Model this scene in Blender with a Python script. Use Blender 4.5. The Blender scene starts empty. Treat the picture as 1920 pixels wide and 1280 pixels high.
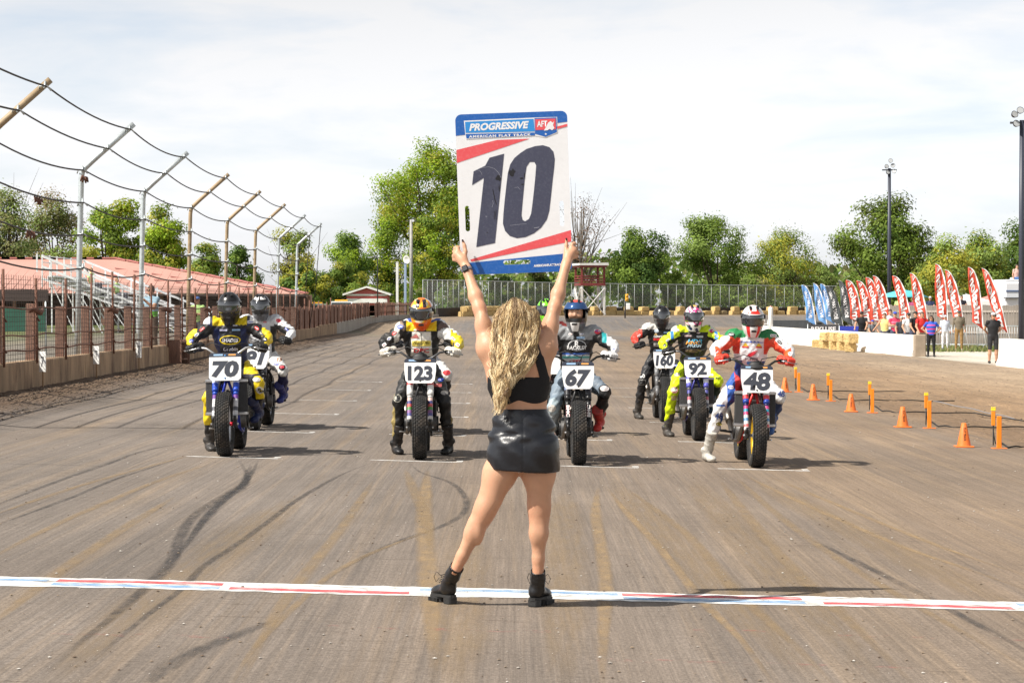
import bpy, bmesh, math, random
import numpy as np
from mathutils import Vector, Matrix, Euler
from mathutils.bvhtree import BVHTree
random.seed(7)
RNG = np.random.default_rng(7)
R = math.radians
SC = bpy.context.scene
COL = SC.collection

# ------------------------------------------------------------------ camera
F = 4524.0            # focal length in pixels of a 1920 px wide picture
CAMH = 1.66
HORIZ = 578.0
cam_d = bpy.data.cameras.new('camera')
cam_d.sensor_width = 36.0
cam_d.lens = 36.0 * F / 1920.0
cam_d.clip_start = 0.5
cam_d.clip_end = 6000.0
cam = bpy.data.objects.new('camera', cam_d)
COL.objects.link(cam)
cam.location = (0, 0, CAMH)
cam.rotation_euler = (R(90) - math.atan((640 - HORIZ) / F), 0, 0)
SC.camera = cam

# ------------------------------------------------------------------ light
SUN_AZ = (-0.875, -0.485)          # horizontal direction towards the sun
SUN_EL = R(50)
world = bpy.data.worlds.new('World')
SC.world = world
world.use_nodes = True
wn, wl = world.node_tree.nodes, world.node_tree.links
wn.clear()
w_out = wn.new('ShaderNodeOutputWorld')
w_bg = wn.new('ShaderNodeBackground')
w_sky = wn.new('ShaderNodeTexSky')
w_sky.sky_type = 'NISHITA'
w_sky.sun_disc = False
w_sky.sun_elevation = SUN_EL
w_sky.sun_rotation = math.atan2(SUN_AZ[0], SUN_AZ[1])
w_sky.altitude = 100
w_sky.air_density = 1.0
w_sky.dust_density = 1.0
w_sky.ozone_density = 1.0
w_tc = wn.new('ShaderNodeTexCoord')
w_map = wn.new('ShaderNodeMapping')
w_map.inputs['Scale'].default_value = (3.2, 3.2, 13.0)
w_map.inputs['Location'].default_value = (0.7, 1.9, 0.35)
w_n = wn.new('ShaderNodeTexNoise')
w_n.inputs['Scale'].default_value = 2.6
w_n.inputs['Detail'].default_value = 7
w_n.inputs['Roughness'].default_value = 0.55
w_n.inputs['Distortion'].default_value = 0.25
w_r = wn.new('ShaderNodeValToRGB')
w_r.color_ramp.elements[0].position = 0.30
w_r.color_ramp.elements[0].color = (0.0, 0.0, 0.0, 1)
w_r.color_ramp.elements[1].position = 0.54
w_r.color_ramp.elements[1].color = (1, 1, 1, 1)
w_bw = wn.new('ShaderNodeRGBToBW')
w_cl = wn.new('ShaderNodeMix'); w_cl.data_type = 'RGBA'; w_cl.blend_type = 'MULTIPLY'
w_cl.inputs['Factor'].default_value = 1.0
w_cl.inputs[7].default_value = (1.52, 1.53, 1.56, 1)
w_bw2 = wn.new('ShaderNodeMix'); w_bw2.data_type = 'RGBA'; w_bw2.blend_type = 'MULTIPLY'; w_bw2.inputs['Factor'].default_value = 1.0; w_bw2.inputs[7].default_value = (1.25, 1.30, 1.40, 1)
w_veil = wn.new('ShaderNodeMix'); w_veil.data_type = 'RGBA'     # thin grey-blue veil between the clouds
w_veil.inputs['Factor'].default_value = 0.72
w_mix = wn.new('ShaderNodeMix'); w_mix.data_type = 'RGBA'
wl.new(w_tc.outputs['Generated'], w_map.inputs['Vector'])
wl.new(w_map.outputs['Vector'], w_n.inputs['Vector'])
wl.new(w_n.outputs['Fac'], w_r.inputs['Fac'])
wl.new(w_sky.outputs['Color'], w_bw.inputs['Color'])
wl.new(w_bw.outputs['Val'], w_cl.inputs[6])
wl.new(w_sky.outputs['Color'], w_veil.inputs[6])
wl.new(w_bw.outputs['Val'], w_veil.inputs[7])
wl.new(w_r.outputs['Color'], w_mix.inputs['Factor'])
wl.new(w_veil.outputs[2], w_bw2.inputs[6])
wl.new(w_bw2.outputs[2], w_mix.inputs[6])
wl.new(w_cl.outputs[2], w_mix.inputs[7])
wl.new(w_mix.outputs[2], w_bg.inputs['Color'])
w_bg.inputs['Strength'].default_value = 0.097
wl.new(w_bg.outputs['Background'], w_out.inputs['Surface'])

sun_d = bpy.data.lights.new('sun', 'SUN')
sun_d.energy = 5.0
sun_d.angle = R(0.55)
sun_d.color = (1.0, 0.94, 0.85)
sun = bpy.data.objects.new('sun', sun_d)
COL.objects.link(sun)
_d = Vector((SUN_AZ[0] * math.cos(SUN_EL), SUN_AZ[1] * math.cos(SUN_EL), math.sin(SUN_EL)))
sun.rotation_euler = _d.to_track_quat('Z', 'Y').to_euler()
sun.location = (-30, -20, 40)

SC.view_settings.view_transform = 'Standard'
SC.view_settings.look = 'None'
SC.view_settings.gamma = 1.0
SC.view_settings.use_curve_mapping = False
SC.view_settings.exposure = 0.48
SC.render.engine = 'CYCLES'
try:
    SC.cycles.use_denoising = True
    SC.cycles.max_bounces = 6
    SC.cycles.transparent_max_bounces = 24
except Exception:
    pass

# ------------------------------------------------------------------ helpers
def P(px, py, D):
    """point at distance D seen at pixel px, py of the photograph"""
    return Vector(((px - 960) * D / F, D, CAMH - (py - HORIZ) * D / F))

def sstep(a, b, x):
    t = np.clip((np.asarray(x, float) - a) / (b - a), 0, 1)
    return t * t * (3 - 2 * t)

TC = (91.0, 160.0)     # centre of the far turn
def ground_z(x, y):
    x = np.asarray(x, float); y = np.asarray(y, float)
    base = -0.025 * np.clip(x, -14, 11)
    rr = np.hypot(x - TC[0], y - TC[1])
    bank = sstep(125, 195, y) * sstep(79, 99, rr) * 1.2 * (1 - sstep(60, 110, x))
    far = sstep(115, 195, y)
    s = x + 0.0124 * y
    berm = 0.16 * sstep(-5.6, -7.2, s) * (1 - far)
    return base * (1 - far) + bank + far * -0.15 + berm
def gz(x, y):
    return float(ground_z(x, y))
def G(px, py):
    """point of the straight's ground seen at a pixel"""
    D = CAMH * F / (py - HORIZ - 0.025 * (px - 960))
    x = (px - 960) * D / F
    return x, D

def link(name, data, parent=None):
    o = bpy.data.objects.new(name, data)
    COL.objects.link(o)
    if parent is not None:
        o.parent = parent
    return o
def tag(o, label=None, cat=None, group=None, kind=None):
    if label: o['label'] = label
    if cat: o['category'] = cat
    if group: o['group'] = group
    if kind: o['kind'] = kind
    return o
def empty(name, loc=(0, 0, 0), rz=0.0, label=None, cat=None, group=None):
    o = link(name, None)
    o.empty_display_size = 0.2
    o.location = loc
    o.rotation_euler = (0, 0, rz)
    return tag(o, label, cat, group)
def copy_tree(o, parent=None):
    c = o.copy(); COL.objects.link(c); c.parent = parent
    for ch in list(o.children):
        copy_tree(ch, c)
    return c

class MB:
    """collects shapes; build() links them as one mesh object"""
    def __init__(s):
        s.v = []; s.f = []; s.c = []; s.col = (1, 1, 1); s.m = []; s.mi = 0; s.sm = []; s.smooth = False
    def add(s, vs, fs):
        n = len(s.v)
        s.v.extend([tuple(q) for q in vs])
        for f in fs:
            s.f.append(tuple(i + n for i in f)); s.c.append(s.col); s.m.append(s.mi); s.sm.append(s.smooth)
        return s
    def box(s, c, d, rot=None):
        hx, hy, hz = d[0] / 2, d[1] / 2, d[2] / 2
        vs = [Vector((x, y, z)) for x in (-hx, hx) for y in (-hy, hy) for z in (-hz, hz)]
        if rot is not None:
            vs = [rot @ q for q in vs]
        c = Vector(c)
        return s.add([q + c for q in vs], [(0, 1, 3, 2), (4, 6, 7, 5), (0, 4, 5, 1), (2, 3, 7, 6), (0, 2, 6, 4), (1, 5, 7, 3)])
    def bevbox(s, c, d, b=0.01, rot=None):
        """box with chamfered edges along z plus top and bottom"""
        hx, hy, hz = d[0] / 2, d[1] / 2, d[2] / 2
        b = min(b, hx * .9, hy * .9, hz * .9)
        def ring(z, i):
            return [Vector((sx * (hx - i) if k else sx * (hx - i - b * 0), 0, 0)) for sx in ()]
        def oct(z, o):
            x, y = hx - o, hy - o
            return [Vector(q + (z,)) for q in [(-x + b, -y), (x - b, -y), (x, -y + b), (x, y - b), (x - b, y), (-x + b, y), (-x, y - b), (-x, -y + b)]]
        rings = [oct(-hz, b), oct(-hz + b, 0), oct(hz - b, 0), oct(hz, b)]
        vs = [q for r_ in rings for q in r_]
        if rot is not None:
            vs = [rot @ q for q in vs]
        c = Vector(c); vs = [q + c for q in vs]
        fs = [tuple(range(7, -1, -1)), tuple(range(24, 32))]
        for k in range(3):
            for i in range(8):
                j = (i + 1) % 8
                fs.append((k * 8 + i, k * 8 + j, k * 8 + 8 + j, k * 8 + 8 + i))
        return s.add(vs, fs)
    def bar(s, a, b, w, h=None, up=(0, 0, 1)):
        """square bar from a to b"""
        a = Vector(a); b = Vector(b); d = b - a; L = d.length
        if L < 1e-6: return s
        z = d / L; u = Vector(up)
        if abs(z.dot(u)) > .98: u = Vector((1, 0, 0))
        x = u.cross(z).normalized(); y = z.cross(x)
        h = w if h is None else h
        m = Matrix((x, y, z)).transposed()
        return s.box((a + b) / 2, (w, h, L), m)
    def tube(s, pts, rad, n=8, cap=True, smooth=True):
        pts = [Vector(q) for q in pts]
        k = len(pts)
        rads = rad if isinstance(rad, (list, tuple, np.ndarray)) else [rad] * k
        t0 = (pts[1] - pts[0]).normalized()
        u = Vector((0, 0, 1)) if abs(t0.z) < .9 else Vector((1, 0, 0))
        nrm = (u - t0 * u.dot(t0)).normalized()
        vs = []; prev = t0
        for i, q in enumerate(pts):
            if i == 0: t = t0
            elif i == k - 1: t = (pts[i] - pts[i - 1]).normalized()
            else: t = ((pts[i + 1] - pts[i]).normalized() + (pts[i] - pts[i - 1]).normalized())
            if t.length < 1e-6: t = prev
            t = t.normalized()
            nrm = (nrm - t * nrm.dot(t))
            if nrm.length < 1e-6: nrm = t.orthogonal()
            nrm.normalize(); bn = t.cross(nrm); prev = t
            for j in range(n):
                a = 2 * math.pi * j / n
                vs.append(q + (nrm * math.cos(a) + bn * math.sin(a)) * rads[i])
        fs = [(i * n + j, i * n + (j + 1) % n, (i + 1) * n + (j + 1) % n, (i + 1) * n + j) for i in range(k - 1) for j in range(n)]
        sm = s.smooth; s.smooth = smooth; s.add(vs, fs); s.smooth = sm
        if cap:
            b = len(s.v) - k * n
            s.f.append(tuple(b + j for j in range(n - 1, -1, -1))); s.f.append(tuple(b + (k - 1) * n + j for j in range(n)))
            for _ in range(2): s.c.append(s.col); s.m.append(s.mi); s.sm.append(False)
        return s
    def cyl(s, a, b, r, n=12, r2=None):
        return s.tube([a, b], [r, r if r2 is None else r2], n)
    def lathe(s, prof, axis='z', c=(0, 0, 0), n=24, close=False):
        """profile of (radius, height) spun about an axis"""
        vs = []; c = Vector(c)
        for r_, h in prof:
            for j in range(n):
                a = 2 * math.pi * j / n
                x, y = r_ * math.cos(a), r_ * math.sin(a)
                vs.append(c + (Vector((x, y, h)) if axis == 'z' else Vector((h, x, y)) if axis == 'x' else Vector((x, h, y))))
        k = len(prof); fs = []
        for i in range(k - 1 if not close else k):
            i2 = (i + 1) % k
            for j in range(n):
                j2 = (j + 1) % n
                fs.append((i * n + j, i * n + j2, i2 * n + j2, i2 * n + j))
        sm = s.smooth; s.smooth = True; s.add(vs, fs); s.smooth = sm
        return s
    def prism(s, poly, a, b):
        """polygon (list of 3-vectors) swept from offset a to offset b"""
        n = len(poly); a = Vector(a); b = Vector(b)
        vs = [Vector(q) + a for q in poly] + [Vector(q) + b for q in poly]
        fs = [tuple(range(n - 1, -1, -1)), tuple(range(n, 2 * n))]
        fs += [(i, (i + 1) % n, n + (i + 1) % n, n + i) for i in range(n)]
        return s.add(vs, fs)
    def quad(s, a, b, c, d):
        return s.add([a, b, c, d], [(0, 1, 2, 3)])
    def mesh(s, name, mats=None, vcol=False):
        me = bpy.data.meshes.new(name)
        me.from_pydata(s.v, [], s.f)
        if mats is not None:
            for m in (mats if isinstance(mats, (list, tuple)) else [mats]): me.materials.append(m)
        if any(s.m): me.polygons.foreach_set('material_index', s.m)
        if any(s.sm): me.polygons.foreach_set('use_smooth', s.sm)
        if vcol:
            at = me.color_attributes.new('Col', 'FLOAT_COLOR', 'CORNER')
            cs = []
            for f, c in zip(s.f, s.c): cs.extend((c[0], c[1], c[2], 1.0) * len(f))
            at.data.foreach_set('color', cs)
        me.update()
        return me
    def build(s, name, mats=None, parent=None, vcol=False, fix=False):
        me = s.mesh(name, mats, vcol)
        if fix:
            bm = bmesh.new(); bm.from_mesh(me); bmesh.ops.recalc_face_normals(bm, faces=bm.faces); bm.to_mesh(me); bm.free()
        return link(name, me, parent)

# ------------------------------------------------------------------ materials
MATS = {}
def mat(name, col, rough=0.6, metal=0.0, var=0.0, vscale=6.0, bump=0.0, bscale=40.0, spec=0.5, dirt=None, dscale=3.0, damt=0.5, stretch=None, coat=0.0):
    if name in MATS: return MATS[name]
    m = bpy.data.materials.new(name); m.use_nodes = True
    nt = m.node_tree; b = nt.nodes['Principled BSDF']
    b.inputs['Base Color'].default_value = (*col, 1)
    b.inputs['Roughness'].default_value = rough
    b.inputs['Metallic'].default_value = metal
    b.inputs['Specular IOR Level'].default_value = spec
    if coat: b.inputs['Coat Weight'].default_value = coat; b.inputs['Coat Roughness'].default_value = 0.08
    finish(m, b, None, col, rough, var, vscale, bump, bscale, dirt, dscale, damt, stretch)
    MATS[name] = m
    return m
def finish(m, b, src, col, rough, var, vscale, bump, bscale, dirt, dscale, damt, stretch):
    nt = m.node_tree; nn, ll = nt.nodes, nt.links
    tc = nn.new('ShaderNodeTexCoord')
    vec = tc.outputs['Object']
    if stretch:
        mp = nn.new('ShaderNodeMapping'); mp.inputs['Scale'].default_value = stretch
        ll.new(vec, mp.inputs['Vector']); vec = mp.outputs['Vector']
    cur = src
    if var > 0:
        n = nn.new('ShaderNodeTexNoise'); n.inputs['Scale'].default_value = vscale; n.inputs['Detail'].default_value = 5
        ll.new(vec, n.inputs['Vector'])
        mr = nn.new('ShaderNodeMapRange'); mr.inputs['From Min'].default_value = .25; mr.inputs['From Max'].default_value = .75
        mr.inputs['To Min'].default_value = 1 - var; mr.inputs['To Max'].default_value = 1 + var
        ll.new(n.outputs['Fac'], mr.inputs['Value'])
        mx = nn.new('ShaderNodeMix'); mx.data_type = 'RGBA'; mx.blend_type = 'MULTIPLY'; mx.inputs['Factor'].default_value = 1
        if cur is None: mx.inputs[6].default_value = (*col, 1)
        else: ll.new(cur, mx.inputs[6])
        ll.new(mr.outputs['Result'], mx.inputs[7]); cur = mx.outputs[2]
    if dirt is not None:
        n2 = nn.new('ShaderNodeTexNoise'); n2.inputs['Scale'].default_value = dscale; n2.inputs['Detail'].default_value = 8; n2.inputs['Roughness'].default_value = .65
        ll.new(vec, n2.inputs['Vector'])
        r = nn.new('ShaderNodeMapRange'); r.inputs['From Min'].default_value = .48; r.inputs['From Max'].default_value = .68; r.inputs['To Max'].default_value = damt
        ll.new(n2.outputs['Fac'], r.inputs['Value'])
        mx = nn.new('ShaderNodeMix'); mx.data_type = 'RGBA'
        ll.new(r.outputs['Result'], mx.inputs['Factor'])
        if cur is None: mx.inputs[6].default_value = (*col, 1)
        else: ll.new(cur, mx.inputs[6])
        mx.inputs[7].default_value = (*dirt, 1); cur = mx.outputs[2]
    if cur is not None: ll.new(cur, b.inputs['Base Color'])
    if bump > 0:
        n3 = nn.new('ShaderNodeTexNoise'); n3.inputs['Scale'].default_value = bscale; n3.inputs['Detail'].default_value = 6
        ll.new(vec, n3.inputs['Vector'])
        bp = nn.new('ShaderNodeBump'); bp.inputs['Strength'].default_value = bump; bp.inputs['Distance'].default_value = 0.02
        ll.new(n3.outputs['Fac'], bp.inputs['Height']); ll.new(bp.outputs['Normal'], b.inputs['Normal'])
def vmat(name, rough=0.6, metal=0.0, var=0.1, vscale=12.0, bump=0.0, bscale=60.0, spec=0.5, sss=0.0, coat=0.0, dirt=None, dscale=3.0, damt=.5, trans=0.0):
    """material whose colour is the mesh's own colour attribute"""
    if name in MATS: return MATS[name]
    m = bpy.data.materials.new(name); m.use_nodes = True
    nt = m.node_tree; b = nt.nodes['Principled BSDF']
    at = nt.nodes.new('ShaderNodeVertexColor'); at.layer_name = 'Col'
    nt.links.new(at.outputs['Color'], b.inputs['Base Color'])
    b.inputs['Roughness'].default_value = rough; b.inputs['Metallic'].default_value = metal
    b.inputs['Specular IOR Level'].default_value = spec
    if coat: b.inputs['Coat Weight'].default_value = coat; b.inputs['Coat Roughness'].default_value = .06
    if sss:
        b.inputs['Subsurface Weight'].default_value = sss; b.inputs['Subsurface Radius'].default_value = (.012, .005, .003); b.inputs['Subsurface Scale'].default_value = 1.0
    finish(m, b, at.outputs['Color'], (1, 1, 1), rough, var, vscale, bump, bscale, dirt, dscale, damt, None)
    if trans:
        cur = b.inputs['Base Color'].links[0].from_socket
        tr = nt.nodes.new('ShaderNodeBsdfTranslucent'); ms = nt.nodes.new('ShaderNodeMixShader'); ms.inputs['Fac'].default_value = trans
        nt.links.new(cur, tr.inputs['Color'])
        out = nt.nodes['Material Output']
        nt.links.new(b.outputs['BSDF'], ms.inputs[1]); nt.links.new(tr.outputs['BSDF'], ms.inputs[2]); nt.links.new(ms.outputs['Shader'], out.inputs['Surface'])
    MATS[name] = m
    return m

# flat shapes and lettering --------------------------------------------------
def curve_mesh(splines, extrude=0.0, name='shape'):
    """filled 2-D outlines (inner ones become holes) as a mesh in the xy plane"""
    cu = bpy.data.curves.new(name, 'CURVE'); cu.dimensions = '2D'; cu.fill_mode = 'BOTH' if extrude else 'FRONT'
    cu.extrude = extrude
    for sp in splines:
        s = cu.splines.new('POLY'); s.points.add(len(sp) - 1)
        for p, q in zip(s.points, sp): p.co = (q[0], q[1], 0, 1)
        s.use_cyclic_u = True
    o = bpy.data.objects.new(name, cu)
    me = bpy.data.meshes.new_from_object(o)
    bpy.data.objects.remove(o); bpy.data.curves.remove(cu)
    return me
TXT = {}
def text_mesh(s, size=1.0, bold=0.0, shear=0.0, xs=1.0, extrude=0.0, spacing=1.0, res=3):
    key = (s, size, bold, shear, xs, extrude, spacing)
    if key in TXT: return TXT[key]
    cu = bpy.data.curves.new('lettering', 'FONT'); cu.body = s; cu.size = size; cu.offset = bold * size; cu.shear = shear
    cu.align_x = 'CENTER'; cu.align_y = 'CENTER'; cu.extrude = extrude; cu.resolution_u = res; cu.space_character = spacing
    cu.fill_mode = 'BOTH' if extrude else 'FRONT'
    o = bpy.data.objects.new('lettering', cu)
    me = bpy.data.meshes.new_from_object(o)
    bpy.data.objects.remove(o); bpy.data.curves.remove(cu)
    n = len(me.vertices); co = np.empty(n * 3); me.vertices.foreach_get('co', co); co = co.reshape(-1, 3)
    if n:
        co[:, 0] -= (co[:, 0].min() + co[:, 0].max()) / 2; co[:, 1] -= (co[:, 1].min() + co[:, 1].max()) / 2
        co[:, 0] *= xs; me.vertices.foreach_set('co', co.ravel())
    TXT[key] = me
    return me
def mcopy(me, m, mtx=None):
    me = me.copy(); me.materials.clear(); me.materials.append(m)
    if mtx is not None: me.transform(mtx)
    return me
def text_fit(s, w, h, **kw):
    """lettering mesh scaled to fill w by h, in the xy plane"""
    me = text_mesh(s, **kw).copy()
    co = np.empty(len(me.vertices) * 3); me.vertices.foreach_get('co', co); co = co.reshape(-1, 3)
    if len(co):
        ex = np.ptp(co[:, 0]) or 1; ey = np.ptp(co[:, 1]) or 1
        co[:, 0] *= w / ex; co[:, 1] *= h / ey
        me.vertices.foreach_set('co', co.ravel())
    return me
FRONT = Matrix.Rotation(R(90), 4, 'X')      # xy plane stood up, facing -Y
def rrect(w, h, r, n=6, cx=0, cy=0):
    pts = []
    for sx, sy, a0 in ((1, 1, 0), (-1, 1, 90), (-1, -1, 180), (1, -1, 270)):
        for i in range(n + 1):
            a = R(a0 + 90 * i / n)
            pts.append((cx + sx * (w / 2 - r) + r * math.cos(a), cy + sy * (h / 2 - r) + r * math.sin(a)))
    return pts
def ellipse(w, h, n=24, cx=0, cy=0):
    return [(cx + w / 2 * math.cos(2 * math.pi * i / n), cy + h / 2 * math.sin(2 * math.pi * i / n)) for i in range(n)]

# smooth organic surfaces: blended round cones, meshed with surface nets ------
class Blob:
    def __init__(s, k=0.03):
        s.p = []; s.k = k
    def cone(s, a, b, ra, rb, tag='', k=None, sq=(1, 1, 1)):
        s.p.append(('c', np.array(a, float), np.array(b, float), ra, rb, tag, s.k if k is None else k, np.array(sq, float))); return s
    def ball(s, c, rad, tag='', k=None, rot=None):
        s.p.append(('e', np.array(c, float), np.array(rad if not np.isscalar(rad) else (rad,) * 3, float), rot, 0, tag, s.k if k is None else k, None)); return s
    def chain(s, pts, rads, tag='', k=None, sq=(1, 1, 1)):
        for i in range(len(pts) - 1): s.cone(pts[i], pts[i + 1], rads[i], rads[i + 1], tag, k, sq)
        return s
    @staticmethod
    def dist(p, X):
        if p[0] == 'c':
            a, b, ra, rb, sq = p[1], p[2], p[3], p[4], p[7]
            Q = (X - a) / sq; d = (b - a) / sq; L2 = d @ d
            t = np.clip(Q @ d / max(L2, 1e-9), 0, 1)
            return (np.linalg.norm(Q - t[..., None] * d, axis=-1) - (ra + (rb - ra) * t)) * sq.min() ** .5
        Q = X - p[1]
        if p[3] is not None: Q = Q @ np.array(p[3])
        q = np.linalg.norm(Q / p[2], axis=-1); g = np.linalg.norm(Q / p[2] ** 2, axis=-1)
        return q * (q - 1) / np.maximum(g, 1e-6)
    def bounds(s):
        lo, hi = [], []
        for p in s.p:
            if p[0] == 'c':
                r = max(p[3], p[4]) * p[7]; lo.append(np.minimum(p[1], p[2]) - r); hi.append(np.maximum(p[1], p[2]) + r)
            else: lo.append(p[1] - p[2].max()); hi.append(p[1] + p[2].max())
        return np.min(lo, 0), np.max(hi, 0)
    def field(s, X, prims=None):
        D = np.full(X.shape[:-1], 1.0)
        for p in (prims or s.p):
            d = s.dist(p, X); k = p[6]
            if k <= 0: D = np.minimum(D, d)
            else:
                h = np.maximum(k - np.abs(D - d), 0) / k
                D = np.minimum(D, d) - h * h * k * .25
        return D
    def grid(s, h, post=None, pad=0.03):
        lo, hi = s.bounds(); lo = lo - pad; hi = hi + pad
        n = np.ceil((hi - lo) / h).astype(int) + 1
        D = np.full(tuple(n), 1.0)
        ax = [lo[i] + h * np.arange(n[i]) for i in range(3)]
        for p in s.p:
            if p[0] == 'c':
                r = max(p[3], p[4]) * p[7]; a = np.minimum(p[1], p[2]) - r; b = np.maximum(p[1], p[2]) + r
            else: a = p[1] - p[2].max(); b = p[1] + p[2].max()
            m = p[6] + 2 * h + .02
            i0 = np.maximum(np.floor((a - m - lo) / h).astype(int), 0); i1 = np.minimum(np.ceil((b + m - lo) / h).astype(int) + 1, n)
            sl = tuple(slice(i0[i], i1[i]) for i in range(3))
            X = np.stack(np.meshgrid(ax[0][sl[0]], ax[1][sl[1]], ax[2][sl[2]], indexing='ij'), -1)
            d = s.dist(p, X); k = p[6]; S = D[sl]
            if k <= 0: D[sl] = np.minimum(S, d)
            else:
                hh = np.maximum(k - np.abs(S - d), 0) / k
                D[sl] = np.minimum(S, d) - hh * hh * k * .25
        if post is not None:
            X = np.stack(np.meshgrid(*ax, indexing='ij'), -1)
            D = post(D, X)
        return D, lo, h
    def nearest(s, V):
        """tag of the primitive nearest to each point"""
        best = np.full(len(V), 1e9); idx = np.zeros(len(V), int)
        for i, p in enumerate(s.p):
            d = s.dist(p, V); m = d < best; best[m] = d[m]; idx[m] = i
        return np.array([p[5] for p in s.p], dtype=object)[idx]
def surface_nets(D, lo, h):
    nx, ny, nz = D.shape
    neg = D < 0
    def sub(A, o): return A[o[0]:nx - 1 + o[0], o[1]:ny - 1 + o[1], o[2]:nz - 1 + o[2]]
    C = [(i, j, k) for i in (0, 1) for j in (0, 1) for k in (0, 1)]
    anyn = sub(neg, C[0]).copy(); alln = anyn.copy()
    for c in C[1:]:
        q = sub(neg, c); anyn |= q; alln &= q
    act = anyn & ~alln
    I = np.argwhere(act)
    ids = np.full(act.shape, -1, int); ids[act] = np.arange(len(I))
    val = {c: D[I[:, 0] + c[0], I[:, 1] + c[1], I[:, 2] + c[2]] for c in C}
    acc = np.zeros((len(I), 3)); cnt = np.zeros(len(I))
    for a in C:
        for axis in range(3):
            if a[axis] == 1: continue
            b = list(a); b[axis] = 1
            da, db = val[a], val[tuple(b)]
            cr = (da < 0) != (db < 0)
            t = np.where(cr, da / np.where(cr, da - db, 1), 0)
            for q in range(3): acc[:, q] += np.where(cr, a[q] + (t if q == axis else 0), 0)
            cnt += cr
    V = (I + acc / cnt[:, None]) * h + lo
    faces = []
    for axis in range(3):
        sl0 = [slice(None)] * 3; sl1 = [slice(None)] * 3
        sl0[axis] = slice(0, -1); sl1[axis] = slice(1, None)
        cr = neg[tuple(sl0)] != neg[tuple(sl1)]
        E = np.argwhere(cr); s0 = neg[tuple(sl0)][cr]
        u, v = (axis + 1) % 3, (axis + 2) % 3
        ok = (E[:, u] > 0) & (E[:, v] > 0) & (E[:, u] < D.shape[u] - 1) & (E[:, v] < D.shape[v] - 1)
        E = E[ok]; s0 = s0[ok]
        def cell(du, dv):
            Q = E.copy(); Q[:, u] -= du; Q[:, v] -= dv
            return ids[Q[:, 0], Q[:, 1], Q[:, 2]]
        q = np.stack([cell(1, 1), cell(0, 1), cell(0, 0), cell(1, 0)], 1)
        q[~s0] = q[~s0][:, ::-1]
        faces.append(q)
    Fq = np.concatenate(faces)
    Fq = Fq[(Fq >= 0).all(1)]
    return V, Fq
def blob_mesh(name, blob, h, mats, color=None, post=None):
    """color(V, tags) -> rgb per vertex"""
    D, lo, hh = blob.grid(h, post)
    V, Fq = surface_nets(D, lo, hh)
    me = bpy.data.meshes.new(name)
    me.vertices.add(len(V)); me.vertices.foreach_set('co', V.ravel())
    me.loops.add(Fq.size); me.loops.foreach_set('vertex_index', Fq.ravel().astype(np.int32))
    me.polygons.add(len(Fq)); me.polygons.foreach_set('loop_start', np.arange(0, Fq.size, 4, dtype=np.int32))
    me.polygons.foreach_set('use_smooth', np.ones(len(Fq), bool))
    me.update(calc_edges=True); me.validate()
    for m in (mats if isinstance(mats, (list, tuple)) else [mats]): me.materials.append(m)
    if color is not None:
        c = color(V, blob.nearest(V))
        at = me.color_attributes.new('Col', 'FLOAT_COLOR', 'POINT')
        at.data.foreach_set('color', np.concatenate([c, np.ones((len(V), 1))], 1).ravel())
    return me
def bvh_of(me):
    return BVHTree.FromPolygons([v.co.copy() for v in me.vertices], [tuple(p.vertices) for p in me.polygons])
def decal(me_flat, bvh, cx, cz, off=0.005, y0=-3.0, rot=0.0, direction=1):
    """lay a flat xy-plane mesh onto a body seen from -Y (direction 1) or +Y (-1)"""
    bm = bmesh.new(); bm.from_mesh(me_flat)
    bmesh.ops.triangulate(bm, faces=bm.faces)
    for _ in range(3):
        long = [e for e in bm.edges if e.calc_length() > 0.035]
        if not long: break
        bmesh.ops.subdivide_edges(bm, edges=long, cuts=1)
    ca, sa = math.cos(rot), math.sin(rot)
    last = None; hits = []
    for v in bm.verts:
        x, z = v.co.x * ca - v.co.y * sa + cx, v.co.x * sa + v.co.y * ca + cz
        h = bvh.ray_cast(Vector((x, y0 * direction, z)), Vector((0, direction, 0)))
        hits.append((v, x, z, h[0].y if h[0] is not None else None))
    ys = [q[3] for q in hits if q[3] is not None]
    fb = (sum(ys) / len(ys)) if ys else 0
    for v, x, z, y in hits:
        v.co = (x, (fb if y is None else y) - off * direction, z)
    me = bpy.data.meshes.new('decal'); bm.to_mesh(me); bm.free()
    return me

# ================================================================== setting: ground
def vnoise(x, y, seed=0):
    x = np.asarray(x, float); y = np.asarray(y, float)
    xi = np.floor(x).astype(np.int64); yi = np.floor(y).astype(np.int64); fx = x - xi; fy = y - yi
    fx = fx * fx * (3 - 2 * fx); fy = fy * fy * (3 - 2 * fy)
    def hsh(a, b):
        n = (a * 374761393 + b * 668265263 + seed * 974711) & 0xFFFFFFFF
        n = ((n ^ (n >> 13)) * 1274126177) & 0xFFFFFFFF
        return ((n ^ (n >> 16)) & 0xFFFF) / 65535.0
    return (hsh(xi, yi) * (1 - fx) + hsh(xi + 1, yi) * fx) * (1 - fy) + (hsh(xi, yi + 1) * (1 - fx) + hsh(xi + 1, yi + 1) * fx) * fy
def fbm(x, y, seed=0, o=4):
    v = 0; a = .5; t = 0
    for i in range(o):
        v = v + a * vnoise(x * 2 ** i, y * 2 ** i, seed + i); t += a; a *= .5
    return v / t

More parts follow.
